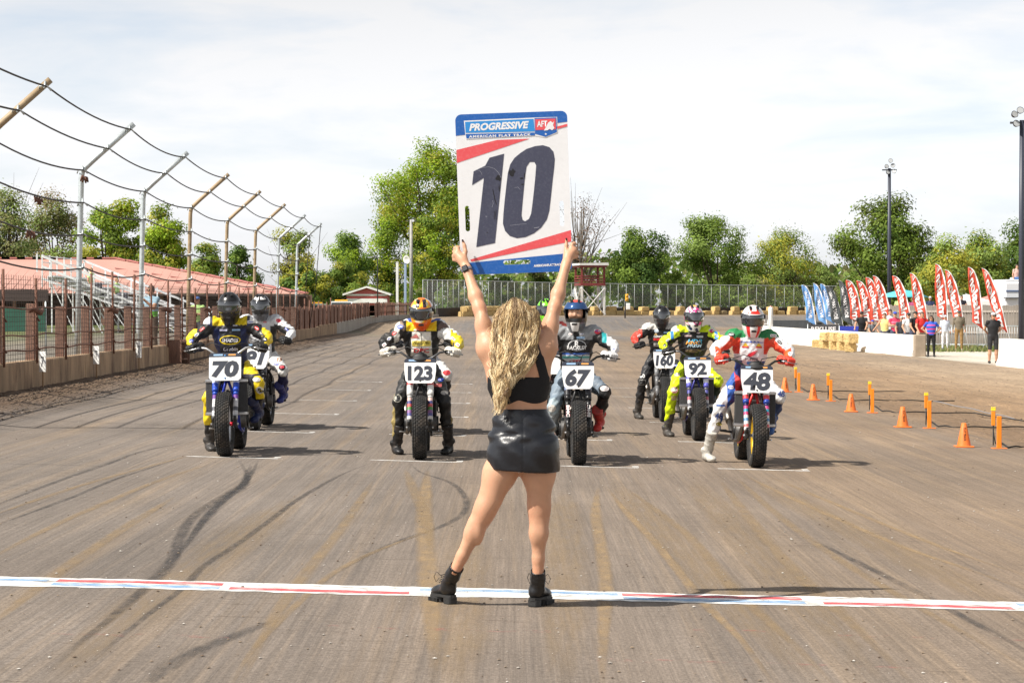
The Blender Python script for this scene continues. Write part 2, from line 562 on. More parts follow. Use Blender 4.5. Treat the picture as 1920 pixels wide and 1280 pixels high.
def build_ground():
    def axis(segs):
        out = [segs[0][0]]
        for a, b, st in segs:
            n = max(1, int(round((b - a) / st))); out.extend(list(a + (b - a) * (np.arange(1, n + 1) / n)))
        return np.array(out)
    xs = axis([(-3000, -600, 600), (-600, -120, 60), (-120, -30, 6), (-30, -9, 1.2), (-9, -5.2, .1), (-5.2, 6, .2), (6, 13, .11), (13, 22, .3), (22, 60, 1.5), (60, 140, 8), (140, 700, 70), (700, 3000, 575)])
    ys = axis([(-60, 6, 6), (6, 20, .2), (20, 60, .22), (60, 120, .6), (120, 270, 1.2), (270, 420, 10), (420, 1000, 100), (1000, 4200, 800)])
    X, Y = np.meshgrid(xs, ys, indexing='ij')
    Z = ground_z(X, Y)
    s = X + 0.0124 * Y
    near = 1 - sstep(110, 150, Y)
    loose = sstep(6.6, 7.6, s + .5 * (fbm(s * .7, Y * .12, 3) - .5)) * near * (1 - sstep(16.8, 17.5, s))
    left = sstep(-6.0, -6.9, s + .6 * (fbm(s * .9, Y * .2, 8) - .5)) * near
    rut = (fbm(s * 2.2, Y * .10, 21) - .5) * .10 + (fbm(s * 5, Y * 2.2, 5) - .5) * .05
    clod = (fbm(s * 8, Y * 5, 11) - .5) * .045
    Z = Z + loose * (rut + clod * .8) + left * (clod * 1.2 + .04 * (fbm(s * 3, Y * .8, 4) - .5))
    # zone colours
    def c(*q): return np.array(q)[None, None, :]
    grey, brown, tan, soil, apron, grass = c(.176, .149, .127), c(.218, .158, .107), c(.300, .198, .114), c(.135, .088, .056), c(.56, .51, .43), c(.085, .12, .03)
    m = lambda a, b, w: a * (1 - w[..., None]) + b * w[..., None]
    w = np.clip(sstep(-2.0, 5.5, s) * .75 + (fbm(s * .9, Y * .05, 31) - .5) * .9, 0, 1)
    col = m(grey + 0 * X[..., None], brown, w)
    col = m(col, tan, loose * (.75 + .5 * (fbm(s * 1.2, Y * .15, 41) - .3)).clip(0, 1))
    col = m(col, soil, left)
    col = m(col, c(.36, .275, .19), loose * sstep(10.5, 15.5, s + 3 * (fbm(s * .5, Y * .05, 77) - .5)) * .8)
    col = m(col, c(.160, .104, .062), loose * (1 - sstep(7.4, 10.5, s)) * .75)
    mid = sstep(60, 95, Y) * near
    col = m(col, c(.215, .168, .124), mid * (fbm(s * .5, Y * .02, 13)) * sstep(-3, 3, s))
    rr = np.hypot(X - TC[0], Y - TC[1])
    turn = sstep(118, 150, Y)
    tcol = m(c(.225, .172, .122) + 0 * X[..., None], c(.155, .143, .135), sstep(83, 86, rr) * (1 - sstep(94, 97, rr)) * .95)
    col = m(col, tcol, turn)
    inf = sstep(17.3, 17.6, s) * (1 - sstep(128, 140, Y))
    ap = inf * (1 - sstep(22, 26, s + (fbm(X * .4, Y * .4, 9) - .5) * 3)) * sstep(40, 60, Y)
    col = m(col, grass, inf); col = m(col, apron, ap)
    infar = (rr < 80) & (Y > 120)
    col = m(col, c(.23, .19, .14), infar * 1.0)
    out = np.maximum(sstep(-8.3, -9.0, s) * near, sstep(101.5, 103, rr) * turn * (X < 90))
    col = m(col, m(c(.19, .17, .14) + 0 * X[..., None], grass, np.clip(sstep(-13, -22, s) + turn, 0, 1)), out)
    col = m(col, grass, np.maximum(sstep(300, 400, Y), sstep(70, 110, np.abs(X))))
    nx, ny = X.shape
    V = np.stack([X, Y, Z], -1).reshape(-1, 3)
    idx = np.arange(nx * ny).reshape(nx, ny)
    Q = np.stack([idx[:-1, :-1], idx[1:, :-1], idx[1:, 1:], idx[:-1, 1:]], -1).reshape(-1, 4)
    me = bpy.data.meshes.new('dirt_track')
    me.vertices.add(len(V)); me.vertices.foreach_set('co', V.ravel())
    me.loops.add(Q.size); me.loops.foreach_set('vertex_index', Q.ravel().astype(np.int32))
    me.polygons.add(len(Q)); me.polygons.foreach_set('loop_start', np.arange(0, Q.size, 4, dtype=np.int32))
    me.polygons.foreach_set('use_smooth', np.ones(len(Q), bool))
    me.update(calc_edges=True)
    at = me.color_attributes.new('Col', 'FLOAT_COLOR', 'POINT')
    at.data.foreach_set('color', np.concatenate([col.reshape(-1, 3), np.ones((len(V), 1))], 1).ravel())
    la = me.attributes.new('loose', 'FLOAT', 'POINT')
    la.data.foreach_set('value', np.clip(loose + left, 0, 1).ravel())
    me.materials.append(ground_mat())
    return tag(link('dirt_track', me), kind='structure')

def ground_mat():
    m = bpy.data.materials.new('packed_dirt'); m.use_nodes = True
    nn, ll = m.node_tree.nodes, m.node_tree.links; b = nn['Principled BSDF']
    vc = nn.new('ShaderNodeVertexColor'); vc.layer_name = 'Col'
    la = nn.new('ShaderNodeAttribute'); la.attribute_name = 'loose'
    tc = nn.new('ShaderNodeTexCoord')
    def noise(scale, detail=4, rough=.55, sc=1.0, dist=0.0, loc=(0, 0, 0)):
        mp = nn.new('ShaderNodeMapping'); mp.inputs['Scale'].default_value = scale; mp.inputs['Rotation'].default_value = (0, 0, 0.0124); mp.inputs['Location'].default_value = loc
        ll.new(tc.outputs['Object'], mp.inputs['Vector'])
        n = nn.new('ShaderNodeTexNoise'); n.inputs['Scale'].default_value = sc; n.inputs['Detail'].default_value = detail; n.inputs['Roughness'].default_value = rough; n.inputs['Distortion'].default_value = dist
        ll.new(mp.outputs['Vector'], n.inputs['Vector']); return n.outputs['Fac']
    def rng(v, a, b_, lo, hi):
        r = nn.new('ShaderNodeMapRange'); r.inputs['From Min'].default_value = a; r.inputs['From Max'].default_value = b_; r.inputs['To Min'].default_value = lo; r.inputs['To Max'].default_value = hi
        ll.new(v, r.inputs['Value']); return r.outputs['Result']
    def mix(f, a, b_, mode='MIX'):
        x = nn.new('ShaderNodeMix'); x.data_type = 'RGBA'; x.blend_type = mode
        if isinstance(f, float): x.inputs['Factor'].default_value = f
        else: ll.new(f, x.inputs['Factor'])
        if isinstance(a, tuple): x.inputs[6].default_value = (*a, 1)
        else: ll.new(a, x.inputs[6])
        if isinstance(b_, tuple): x.inputs[7].default_value = (*b_, 1)
        else: ll.new(b_, x.inputs[7])
        return x.outputs[2]
    def mul(a, b_):
        x = nn.new('ShaderNodeMath'); x.operation = 'MULTIPLY'
        for i, q in enumerate((a, b_)):
            if isinstance(q, float): x.inputs[i].default_value = q
            else: ll.new(q, x.inputs[i])
        return x.outputs[0]
    cur = vc.outputs['Color']
    # long streaks left by tyres and the grader
    st1 = noise((3.4, .045, 1), 6, .68, 1.0, .12)
    cur = mix(rng(st1, .50, .74, 0, .55), cur, (.300, .215, .132))
    st2 = noise((4.5, .085, 1), 5, .65, 1.0, .2, (13, 2, 0))
    cur = mix(rng(st2, .54, .75, 0, .55), cur, (.105, .092, .084))
    st4 = noise((9.0, .10, 1), 5, .7, 1.0, .1, (3, 7, 0))
    cur = mix(1.0, cur, rng(st4, .3, .7, .90, 1.10), 'MULTIPLY')
    st3 = noise((22, .35, 1), 4, .6)
    cur = mix(1.0, cur, rng(st3, .25, .75, .88, 1.12), 'MULTIPLY')
    # short cross ripples
    rip = noise((2.2, 15, 1), 5, .65)
    cur = mix(mul(rng(rip, .55, .72, 0, .85), rng(noise((.45, .3, 1), 3), .36, .60, 0, 1)), cur, (.088, .066, .048))
    rip2 = noise((5.0, 34, 1), 4, .7, 1.0, 0, (2, 5, 0))
    cur = mix(mul(rng(rip2, .56, .70, 0, .7), rng(noise((.8, .5, 1), 3, .5, 1.0, 0, (8, 1, 0)), .40, .58, 0, 1)), cur, (.095, .072, .054))
    gro = noise((55, .5, 1), 3, .7, 1.0, 0, (1, 1, 0))
    cur = mix(1.0, cur, rng(gro, .28, .72, .82, 1.16), 'MULTIPLY')
    blot = noise((.35, .22, 1), 5, .6, 1.0, .3, (5, 5, 0))
    cur = mix(1.0, cur, rng(blot, .3, .7, .82, 1.18), 'MULTIPLY')
    fine = noise((60, 60, 60), 3, .7)
    cur = mix(1.0, cur, rng(fine, .3, .7, .66, 1.34), 'MULTIPLY')
    grit = noise((26, 40, 30), 4, .8)
    cur = mix(rng(grit, .60, .74, 0, .55), cur, (.085, .066, .052))
    grit2 = noise((34, 30, 30), 3, .8, 1.0, 0, (9, 4, 0))
    cur = mix(rng(grit2, .64, .76, 0, .40), cur, (.36, .30, .235))
    mott = noise((9, 7, 9), 6, .7)
    lm = mix(1.0, cur, rng(mott, .3, .7, .74, 1.26), 'MULTIPLY')
    cur = mix(la.outputs['Fac'], cur, lm)
    vo = nn.new('ShaderNodeTexVoronoi'); vo.feature = 'F1'; vo.inputs['Scale'].default_value = 14
    ll.new(tc.outputs['Object'], vo.inputs['Vector'])
    sp = rng(vo.outputs['Distance'], .035, .055, 1, 0)
    sel = rng(noise((3, 3, 3), 2), .55, .62, 0, .8)
    cur = mix(mul(sp, sel), cur, (.42, .38, .33))
    ll.new(cur, b.inputs['Base Color'])
    b.inputs['Roughness'].default_value = .86; b.inputs['Specular IOR Level'].default_value = .28
    bp = nn.new('ShaderNodeBump'); bp.inputs['Distance'].default_value = .016
    ll.new(rng(la.outputs['Fac'], 0, 1, .45, .9), bp.inputs['Strength'])
    a = nn.new('ShaderNodeMath'); a.operation = 'ADD'; ll.new(noise((30, 18, 30), 7, .7), a.inputs[0]); ll.new(st3, a.inputs[1])
    ll.new(a.outputs[0], bp.inputs['Height']); ll.new(bp.outputs['Normal'], b.inputs['Normal'])
    return m
build_ground()

def worn_mat(name, col, keep=.5, soft=.12, sc=(14, 9, 1), rough=.8, maxa=1.0):
    """paint or rubber worn away in patches so that the dirt shows through"""
    if name in MATS: return MATS[name]
    m = bpy.data.materials.new(name); m.use_nodes = True
    nn, ll = m.node_tree.nodes, m.node_tree.links; b = nn['Principled BSDF']
    b.inputs['Base Color'].default_value = (*col, 1); b.inputs['Roughness'].default_value = rough; b.inputs['Specular IOR Level'].default_value = .25
    tc = nn.new('ShaderNodeTexCoord'); mp = nn.new('ShaderNodeMapping'); mp.inputs['Scale'].default_value = sc
    n = nn.new('ShaderNodeTexNoise'); n.inputs['Scale'].default_value = 1; n.inputs['Detail'].default_value = 7; n.inputs['Roughness'].default_value = .7
    ll.new(tc.outputs['Object'], mp.inputs['Vector']); ll.new(mp.outputs['Vector'], n.inputs['Vector'])
    r = nn.new('ShaderNodeMapRange'); r.inputs['From Min'].default_value = keep - soft; r.inputs['From Max'].default_value = keep + soft; r.inputs['To Min'].default_value = maxa; r.inputs['To Max'].default_value = 0
    ll.new(n.outputs['Fac'], r.inputs['Value'])
    at = nn.new('ShaderNodeAttribute'); at.attribute_name = 'edge'
    iv = nn.new('ShaderNodeMath'); iv.operation = 'SUBTRACT'; iv.inputs[0].default_value = 1.0; ll.new(at.outputs['Fac'], iv.inputs[1])
    mu = nn.new('ShaderNodeMath'); mu.operation = 'MULTIPLY'; ll.new(r.outputs['Result'], mu.inputs[0]); ll.new(iv.outputs[0], mu.inputs[1])
    ll.new(mu.outputs[0], b.inputs['Alpha'])
    MATS[name] = m
    return m
def ribbon(name, pts, width, dz, material, step=.25, jitter=.0, parent=None, taper=True):
    """strip lying on the track along ground points"""
    pts = [Vector((*q, 0)) for q in pts]
    out = []
    for i in range(len(pts) - 1):              # Catmull-Rom through the points
        p0, p1, p2, p3 = pts[max(i - 1, 0)], pts[i], pts[i + 1], pts[min(i + 2, len(pts) - 1)]
        n = max(2, int((p2 - p1).length / step))
        for k in range(n):
            t = k / n
            out.append(.5 * ((2 * p1) + (p2 - p0) * t + (2 * p0 - 5 * p1 + 4 * p2 - p3) * t * t + (3 * p1 - p0 - 3 * p2 + p3) * t ** 3))
    out.append(pts[-1])
    mb = MB(); n = len(out); vs = []; ed = []
    for i, q in enumerate(out):
        t = (out[min(i + 1, n - 1)] - out[max(i - 1, 0)]).normalized(); nn = Vector((-t.y, t.x, 0))
        w = width / 2
        if taper: w *= min(1, .25 + 3 * min(i, n - 1 - i) / n)
        for sgn in (-1, -.45, .45, 1):
            p = q + nn * sgn * (w * 1.25 + random.uniform(-jitter, jitter))
            vs.append((p.x, p.y, gz(p.x, p.y) + dz)); ed.append(max(1.0 if abs(sgn) == 1 else 0.0, 1 - min(1, 6 * min(i, n - 1 - i) / n)))
    mb.add(vs, [(4 * i + k, 4 * i + k + 1, 4 * i + k + 5, 4 * i + k + 4) for i in range(n - 1) for k in range(3)])
    o = mb.build(name, material, parent)
    at = o.data.attributes.new('edge', 'FLOAT', 'POINT'); at.data.foreach_set('value', ed)
    return o

M_RUB = worn_mat('rubber_mark', (.05, .048, .05), .50, .25, (14, 6, 1), .7, .72)
M_RUB2 = worn_mat('rubber_mark_faint', (.055, .054, .056), .48, .25, (10, 3, 1), .7, .7)
M_TAN = worn_mat('tan_mark', (.37, .26, .145), .52, .25, (9, 3, 1), .9, .8)
M_TAN2 = worn_mat('tan_mark_faint', (.32, .23, .135), .50, .25, (9, 3, 1), .9, .75)
M_TAN3 = worn_mat('tan_mark_wide', (.32, .235, .145), .46, .22, (18, 1.2, 1), .9, .6)
MARKS = [
    (M_TAN3, .30, [(1150, 905), (1230, 985), (1330, 1085), (1450, 1200), (1540, 1300)]), (M_TAN3, .34, [(1420, 900), (1580, 985), (1760, 1075), (1960, 1170)]), (M_TAN3, .28, [(1060, 920), (1060, 1050), (1056, 1180), (1050, 1300)]), (M_TAN3, .36, [(560, 930), (420, 1030), (240, 1160), (80, 1290)]), (M_TAN3, .30, [(880, 1000), (870, 1120), (850, 1290)]), (M_TAN3, .3, [(1300, 900), (1420, 1040), (1560, 1180), (1660, 1300)]),
    (M_RUB, .085, [(447, 862), (462, 888), (455, 908), (405, 938), (362, 968), (338, 1005), (322, 1050), (290, 1085), (235, 1135), (150, 1205), (60, 1285)]),
    (M_RUB, .06, [(484, 862), (470, 890), (440, 922), (392, 962), (360, 1005), (325, 1050), (300, 1078)]),
    (M_RUB2, .09, [(470, 870), (455, 912), (420, 935), (375, 985), (350, 1020)]),
    (M_RUB, .055, [(700, 866), (640, 890), (560, 935), (500, 980), (430, 1030), (380, 1062), (345, 1100), (280, 1150), (200, 1215), (120, 1285)]),
    (M_RUB2, .06, [(768, 868), (790, 886), (845, 905), (873, 935), (866, 965), (820, 990), (760, 1010), (680, 1045), (610, 1090)]),
    (M_RUB2, .06, [(-40, 960), (100, 905), (200, 870), (270, 845), (370, 826)]),
    (M_RUB2, .05, [(-40, 995), (120, 938), (220, 897), (330, 862)]),
    (M_RUB2, .045, [(-40, 788), (120, 790), (240, 794), (370, 801)]),
    (M_RUB2, .05, [(-40, 868), (90, 871), (215, 874)]),
    (M_RUB2, .05, [(-40, 735), (120, 742), (260, 746), (390, 752)]),
    (M_RUB2, .10, [(520, 1160), (420, 1200), (330, 1240), (270, 1290)]),
    (M_TAN, .09, [(1122, 912), (1117, 960), (1126, 1020), (1136, 1090), (1133, 1160), (1128, 1290)]),
    (M_TAN, .07, [(1140, 915), (1170, 955), (1222, 1010), (1272, 1070), (1320, 1130), (1390, 1200), (1455, 1290)]),
    (M_TAN2, .08, [(1170, 912), (1235, 960), (1292, 1005), (1340, 1060), (1380, 1110), (1480, 1200), (1570, 1290)]),
    (M_TAN, .07, [(1395, 890), (1455, 920), (1560, 968), (1700, 1028), (1800, 1062), (1960, 1118)]),
    (M_TAN, .06, [(1440, 892), (1550, 938), (1700, 1000), (1820, 1045), (1960, 1090)]),
    (M_TAN2, .08, [(1378, 892), (1450, 958), (1560, 1040), (1700, 1125), (1850, 1210), (1960, 1270)]),
    (M_TAN2, .10, [(1350, 900), (1420, 990), (1500, 1080), (1600, 1170), (1720, 1290)]),
    (M_TAN, .13, [(802, 880), (795, 960), (800, 1040), (806, 1120), (812, 1200), (812, 1290)]),
    (M_TAN2, .10, [(760, 880), (780, 930), (800, 975), (806, 1030)]),
    (M_TAN2, .05, [(830, 985), (760, 1012), (690, 1040), (620, 1078), (560, 1130), (480, 1210), (430, 1290)]),
    (M_TAN2, .06, [(370, 850), (240, 885), (120, 920), (-40, 975)]),
    (M_TAN2, .07, [(400, 868), (300, 900), (180, 950), (60, 1005), (-40, 1060)]),
    (M_TAN2, .09, [(330, 930), (240, 985), (150, 1045), (60, 1110), (-40, 1190)]),
    (M_TAN2, .08, [(700, 900), (640, 990), (560, 1090), (500, 1180), (450, 1290)]),
    (M_RUB2, .07, [(1520, 1010), (1600, 1050), (1720, 1110), (1850, 1180), (1960, 1240)]),
]
for i, (m_, w_, pp) in enumerate(MARKS):
    nm = 'rubber_tyre_mark' if 'rubber' in m_.name else 'tan_tyre_mark'
    tag(ribbon(nm, [G(*q) for q in pp], w_, .0010 + .00005 * i, m_), kind='structure')

# start line -------------------------------------------------------------------
M_WHITE_P = worn_mat('white_line_paint', (.78, .78, .76), .58, .13, (5, 13, 1))
M_RED_P = worn_mat('red_line_paint', (.60, .09, .10), .54, .14, (5, 20, 1))
M_BLUE_P = worn_mat('blue_line_paint', (.17, .36, .62), .52, .16, (8, 18, 1), .8, .85)
def strip(name, x0, x1, y0, y1, dz, m_, jit=.02):
    mb = MB(); n = max(2, int((x1 - x0) / .06)); vs = []
    for i in range(n + 1):
        x = x0 + (x1 - x0) * i / n
        for y in (y0, y1):
            yy = y + random.uniform(-jit, jit) + .015 * math.sin(x * 3.1 + y)
            vs.append((x, yy, gz(x, yy) + dz))
    mb.add(vs, [(2 * i, 2 * i + 2, 2 * i + 3, 2 * i + 1) for i in range(n)])
    return mb.build(name, m_, None)
LY0, LY1 = 13.80, 14.24
tag(strip('start_line', -7.0, 12.5, LY0, LY1, .0030, M_WHITE_P), kind='structure')
k14 = 14.0 / F
LW = LY1 - LY0
for x0, x1, up, lo in [(-640, -240, 'b', None), (-220, 84, 'b', None), (100, 413, 'r', 'b'), (432, 768, None, 'r'), (785, 1160, 'b', None), (1168, 1508, 'r', 'b'), (1542, 1895, None, 'r'), (1915, 2300, 'b', None), (2320, 2700, 'r', 'b')]:
    a, b_ = (x0 - 960) * k14, (x1 - 960) * k14
    for side, f0, f1 in ((up, .56, .84), (lo, .14, .42)):
        if side:
            tag(strip('start_line_red_band' if side == 'r' else 'start_line_blue_band', a, b_, LY0 + LW * f0, LY0 + LW * f1, .0042, M_RED_P if side == 'r' else M_BLUE_P, .008), kind='structure')
M_GHOST = worn_mat('old_red_paint', (.55, .12, .12), .36, .10, (6, 12, 1), .9, .55)
for x0, x1, y_ in [(-.98, .2, 12.35), (.95, 1.5, 12.6), (1.7, 2.7, 12.5), (-2.5, -1.4, 11.85), (.4, 1.9, 11.4)]:
    tag(strip('old_line_paint', x0, x1, y_, y_ + .09, .0028, M_GHOST, .02), kind='structure')
# grid boxes
M_GRID = worn_mat('grid_paint', (.78, .77, .74), .52, .12, (7, 20, 1))
for row in range(6):
    for lane, x_ in enumerate((-2.95, -1.0, .88, 2.72)):
        D_ = (25.6, 25.75, 25.55, 25.75)[lane] + 5.25 * row
        xx = x_ - .0124 * (D_ - 26)
        tag(strip('grid_box_line', xx - .52, xx + .46, D_, D_ + .10, .003, M_GRID, .012), kind='structure')
        tag(strip('grid_box_tick', xx + .40, xx + .47, D_ + .14, D_ + .34, .003, M_GRID, .01), kind='structure')

# pebbles and clods ------------------------------------------------------------
def scatter_clods(name, n, region, size, cols, seed):
    rg = np.random.default_rng(seed); mb = MB()
    ico = [(0, 0, .8), (.9, 0, .1), (.28, .85, 0), (-.72, .52, .1), (-.72, -.52, 0), (.28, -.85, .1), (0, 0, -.5)]
    fc = [(0, 1, 2), (0, 2, 3), (0, 3, 4), (0, 4, 5), (0, 5, 1), (6, 2, 1), (6, 3, 2), (6, 4, 3), (6, 5, 4), (6, 1, 5)]
    for i in range(n):
        x, y = region(rg); r_ = size[0] + (size[1] - size[0]) * rg.random() ** 3; a = rg.random() * 6.28
        z = gz(x, y); mb.col = cols[rg.integers(len(cols))]
        ca, sa = math.cos(a), math.sin(a)
        mb.add([(x + r_ * (q[0] * ca - q[1] * sa) * rg.uniform(.7, 1.3), y + r_ * (q[0] * sa + q[1] * ca), z + r_ * .6 * q[2] + .004) for q in ico], fc)
    return mb.build(name, vmat('clod', .95, var=.25, vscale=30), None, vcol=True)
def reg_track(rg):
    D = 9.5 + 30 * rg.random() ** 1.5; w = D * .215
    return rg.uniform(-w, w), D
def reg_right(rg):
    D = 26 + 60 * rg.random(); return rg.uniform(6.8, 16.5) - .0124 * D, D
def reg_left(rg):
    D = 30 + 60 * rg.random(); return rg.uniform(-7.3, -6.2) - .0124 * D, D
DC = [(.12, .085, .06), (.17, .13, .095), (.24, .18, .125), (.30, .27, .24)]
tag(scatter_clods('track_pebbles', 2600, reg_track, (.003, .014), DC + [(.45, .42, .38)], 1), 'small pebbles and dirt crumbs scattered over the track', 'pebbles', kind='stuff')
tag(scatter_clods('loose_clods', 3500, reg_right, (.006, .03), DC[:3], 2), 'loose tan dirt clods beyond the orange cones', 'dirt clods', kind='stuff')
tag(scatter_clods('wall_foot_clods', 4500, reg_left, (.008, .035), DC[:2], 3), 'dark loose clods along the foot of the concrete wall', 'dirt clods', kind='stuff')
# shaggy grass by the apron
def grass_patch(name, n, region, h, seed, label):
    rg = np.random.default_rng(seed); mb = MB()
    for i in range(n):
        x, y = region(rg); z = gz(x, y); a = rg.random() * 6.28; hh = h * rg.uniform(.5, 1.3); w = .05
        mb.col = [(.11, .15, .04), (.15, .18, .05), (.22, .20, .08)][rg.integers(3)]
        dx, dy = math.cos(a) * w, math.sin(a) * w
        mb.add([(x - dx, y - dy, z - .02), (x + dx, y + dy, z - .02), (x + rg.uniform(-.08, .08), y, z + hh)], [(0, 1, 2)])
    return tag(mb.build(name, vmat('grass_blade', .8, var=.2), None, vcol=True), label, 'grass', kind='stuff')
grass_patch('verge_grass', 5000, lambda rg: (rg.uniform(17.0, 30), rg.uniform(107, 122)), .16, 4, 'dry green grass verge behind the gate in the infield')

# ================================================================== left wall and fences
def ST(s, t): return (s - .0124 * t, t)
RO = 100.0
def wall_pt(u, off=0.0):
    """point of the outer wall line; u is metres along it from t = 0, off moves it outwards"""
    if u <= 160:
        x, y = ST(-7.4 - off, u); return x, y
    a = (u - 160) / RO
    return TC[0] - (RO + off) * math.cos(a) + .0, TC[1] + (RO + off) * math.sin(a)
def base_z(x, y): return gz(x, y)
M_CONC = mat('stained_concrete', (.37, .25, .15), .9, var=.40, vscale=2.6, bump=.5, bscale=25, dirt=(.10, .052, .028), dscale=2.3, damt=.95, stretch=(1, 1, .35))
M_CONC2 = mat('grey_concrete', (.36, .33, .29), .9, var=.15, vscale=1.2, bump=.3, bscale=20, dirt=(.17, .13, .10), dscale=.9, damt=.6, stretch=(1, 1, .35))
M_RUST = mat('rusty_pipe', (.16, .075, .05), .8, .2, var=.35, vscale=9, bump=.3, bscale=60)
M_WOOD = mat('dark_brown_wood', (.21, .115, .082), .85, var=.35, vscale=7, bump=.4, bscale=30, stretch=(6, 6, .6))
M_WIRE = mat('old_wire', (.05, .038, .032), .8, .1)
M_CABLE = mat('dark_steel_cable', (.035, .03, .028), .6, .5)
M_GALV = mat('galvanised_steel', (.52, .56, .57), .45, .55, var=.18, vscale=14)
M_TANP = mat('tan_painted_pipe', (.34, .25, .15), .6, .1, var=.2, vscale=10)
M_WHITE = mat('white_paint', (.78, .78, .76), .55, var=.06, vscale=2, dirt=(.45, .38, .28), dscale=1.2, damt=.4)
M_BLACK = mat('black_matte', (.012, .012, .013), .6)
M_DKGREY = mat('dark_grey', (.06, .06, .065), .55, var=.1)

wall = empty('concrete_wall', (*wall_pt(60), 0), 0, 'long stained low concrete wall running along the left side of the track', 'wall')
u = 18.0; k = 0
while u < 186:
    du = 3.0 if u < 110 else 6.0
    u2 = min(u + du, 186)
    mb = MB(); vs = []
    lean = random.uniform(-.015, .015)
    for uu in (u + .008, u2 - .008):
        x, y = wall_pt(uu); x2, y2 = wall_pt(uu, .22)
        zb = base_z(x, y) - .35; zt = .80 + .30 * float(sstep(110, 180, uu)) + (0 if uu < 110 else .1)
        vs += [(x + lean, y, zb), (x, y, zt - .02), (x - .02, y, zt), (x2 + .02, y2, zt), (x2, y2, zb)]
    mb.add([Vector(q) - wall.location for q in vs], [(0, 5, 6, 1), (1, 6, 7, 2), (2, 7, 8, 3), (3, 8, 9, 4), (4, 3, 2, 1, 0), (5, 6, 7, 8, 9)])
    mb.build('wall_panel', M_CONC if u < 120 else M_CONC2, wall, fix=True)
    u = u2

# posts, rusty pipes and wire mesh
PITCH = 2.78
fence = empty('wire_mesh_fence', (*wall_pt(60), .8), 0, 'rusty wire mesh fence with brown timber posts on top of the concrete wall', 'fence')
def rel(o, p): return Vector(p) - o.location
n_bay = 28; t0 = 34.6 - 5 * PITCH
wire_me = None
wp = MB(); post_me = None
for i in range(n_bay):
    t = t0 + PITCH * i
    x, y = ST(-7.52, t)
    mb = MB(); w_ = .15; h0 = random.uniform(-.04, .03)
    mb.bevbox((0, 0, .46 + h0 / 2), (w_, .10, .98 + h0), .008)
    o = mb.build('timber_post', M_WOOD, fence); o.location = rel(fence, (x, y, .77)); o.rotation_euler = (0, random.uniform(-.02, .02), random.uniform(-.05, .05))
    if i % 3 == 1:
        mb = MB(); mb.tube([(0, 0, 0), (.08, .05, .03), (.15, .3, -.03), (.13, .6, .02)], [.05, .045, .05, .03], 7)
        o = mb.build('bent_rail_scrap', M_RUST, fence); o.location = rel(fence, (x + .02, y - .3, 1.62))
    top = random.uniform(2.16, 2.42)
    mb = MB(); lean = random.uniform(-.03, .03)
    mb.cyl((0, 0, 0), (lean, 0, top - .75), .023, 8); mb.tube([(0, -.04, .78), (.03, .06, .70)], .015, 5); mb.tube([(0, -.04, .30), (.03, .06, .22)], .015, 5)
    o = mb.build('pipe_post', M_RUST, fence); o.location = rel(fence, (x + .13, y - .10, .75))
    # mesh panel of this bay
    if wire_me is None:
        mb = MB(); L = PITCH; H = 1.42
        for q in range(int(L / .2) + 1): mb.bar((0, q * .2, 0), (0, q * .2, H), .006)
        for q in range(int(H / .075) + 1): mb.bar((.006, 0, q * .075), (.006, L, q * .075), .0058)
        wire_me = mb.mesh('mesh_panel', M_WIRE)
    o = link('mesh_panel', wire_me, fence); o.location = rel(fence, (x + .06, y, .80 + random.uniform(-.04, .0))); o.rotation_euler = (0, random.uniform(-.02, .02), math.atan(.0124))
    o['kind'] = 'stuff'
for zz, r_ in ((1.66, .013), (1.22, .012), (.98, .014)):
    mb = MB(); pts = []
    for i in range(n_bay * 4):
        t = t0 + PITCH * i / 4; x, y = ST(-7.40, t); pts.append(rel(fence, (x + .01 * math.sin(i * 1.7), y, zz + .018 * math.sin(i * 1.3 + zz))))
    mb.tube(pts, r_, 6).build('rusty_rail', M_RUST, fence)

# plank fence further on
pf = empty('plank_fence', (*wall_pt(130), .9), 0, 'brown plank fence with gaps on the far half of the concrete wall', 'fence')
pl = MB(); pl.bevbox((0, 0, .45), (.03, .165, .92), .006); plank_me = pl.mesh('plank', M_WOOD)
rest = MB(); cnt = 0; u = 97.0
while u < 184:
    x, y = wall_pt(u, .1); zt = .80 + .30 * float(sstep(110, 180, u)) + (0 if u < 110 else .1)
    if random.random() < .93:
        dz = random.uniform(-.06, .05)
        if cnt < 300:
            o = link('plank', plank_me, pf); o.location = rel(pf, (x, y, zt - .02 + dz)); o.rotation_euler = (random.uniform(-.03, .03), 0, 0 if u < 160 else -(u - 160) / RO); cnt += 1
        else:
            rest.bevbox(rel(pf, (x, y, zt + .43 + dz)), (.03, .165, .92), .006)
    u += .205
rest.build('far_planks', M_WOOD, pf)['kind'] = 'stuff'
for zz in (.28, .72):
    mb = MB(); mb.tube([rel(pf, (wall_pt(uu, .15)[0], wall_pt(uu, .15)[1], .80 + .30 * float(sstep(110, 180, uu)) + (0 if uu < 110 else .1) + zz)) for uu in np.linspace(97, 184, 40)], .03, 5).build('fence_rail', M_RUST, pf)
for i in range(30):
    u = 98 + 2.9 * i; x, y = wall_pt(u, .02)
    mb = MB(); mb.cyl((0, 0, 0), (0, 0, random.uniform(1.0, 1.5) if i < 8 else random.uniform(.9, 1.05)), .03, 6)
    o = mb.build('pipe_post', M_RUST, pf); o.location = rel(pf, (x, y, .80 + .30 * float(sstep(110, 180, u))))

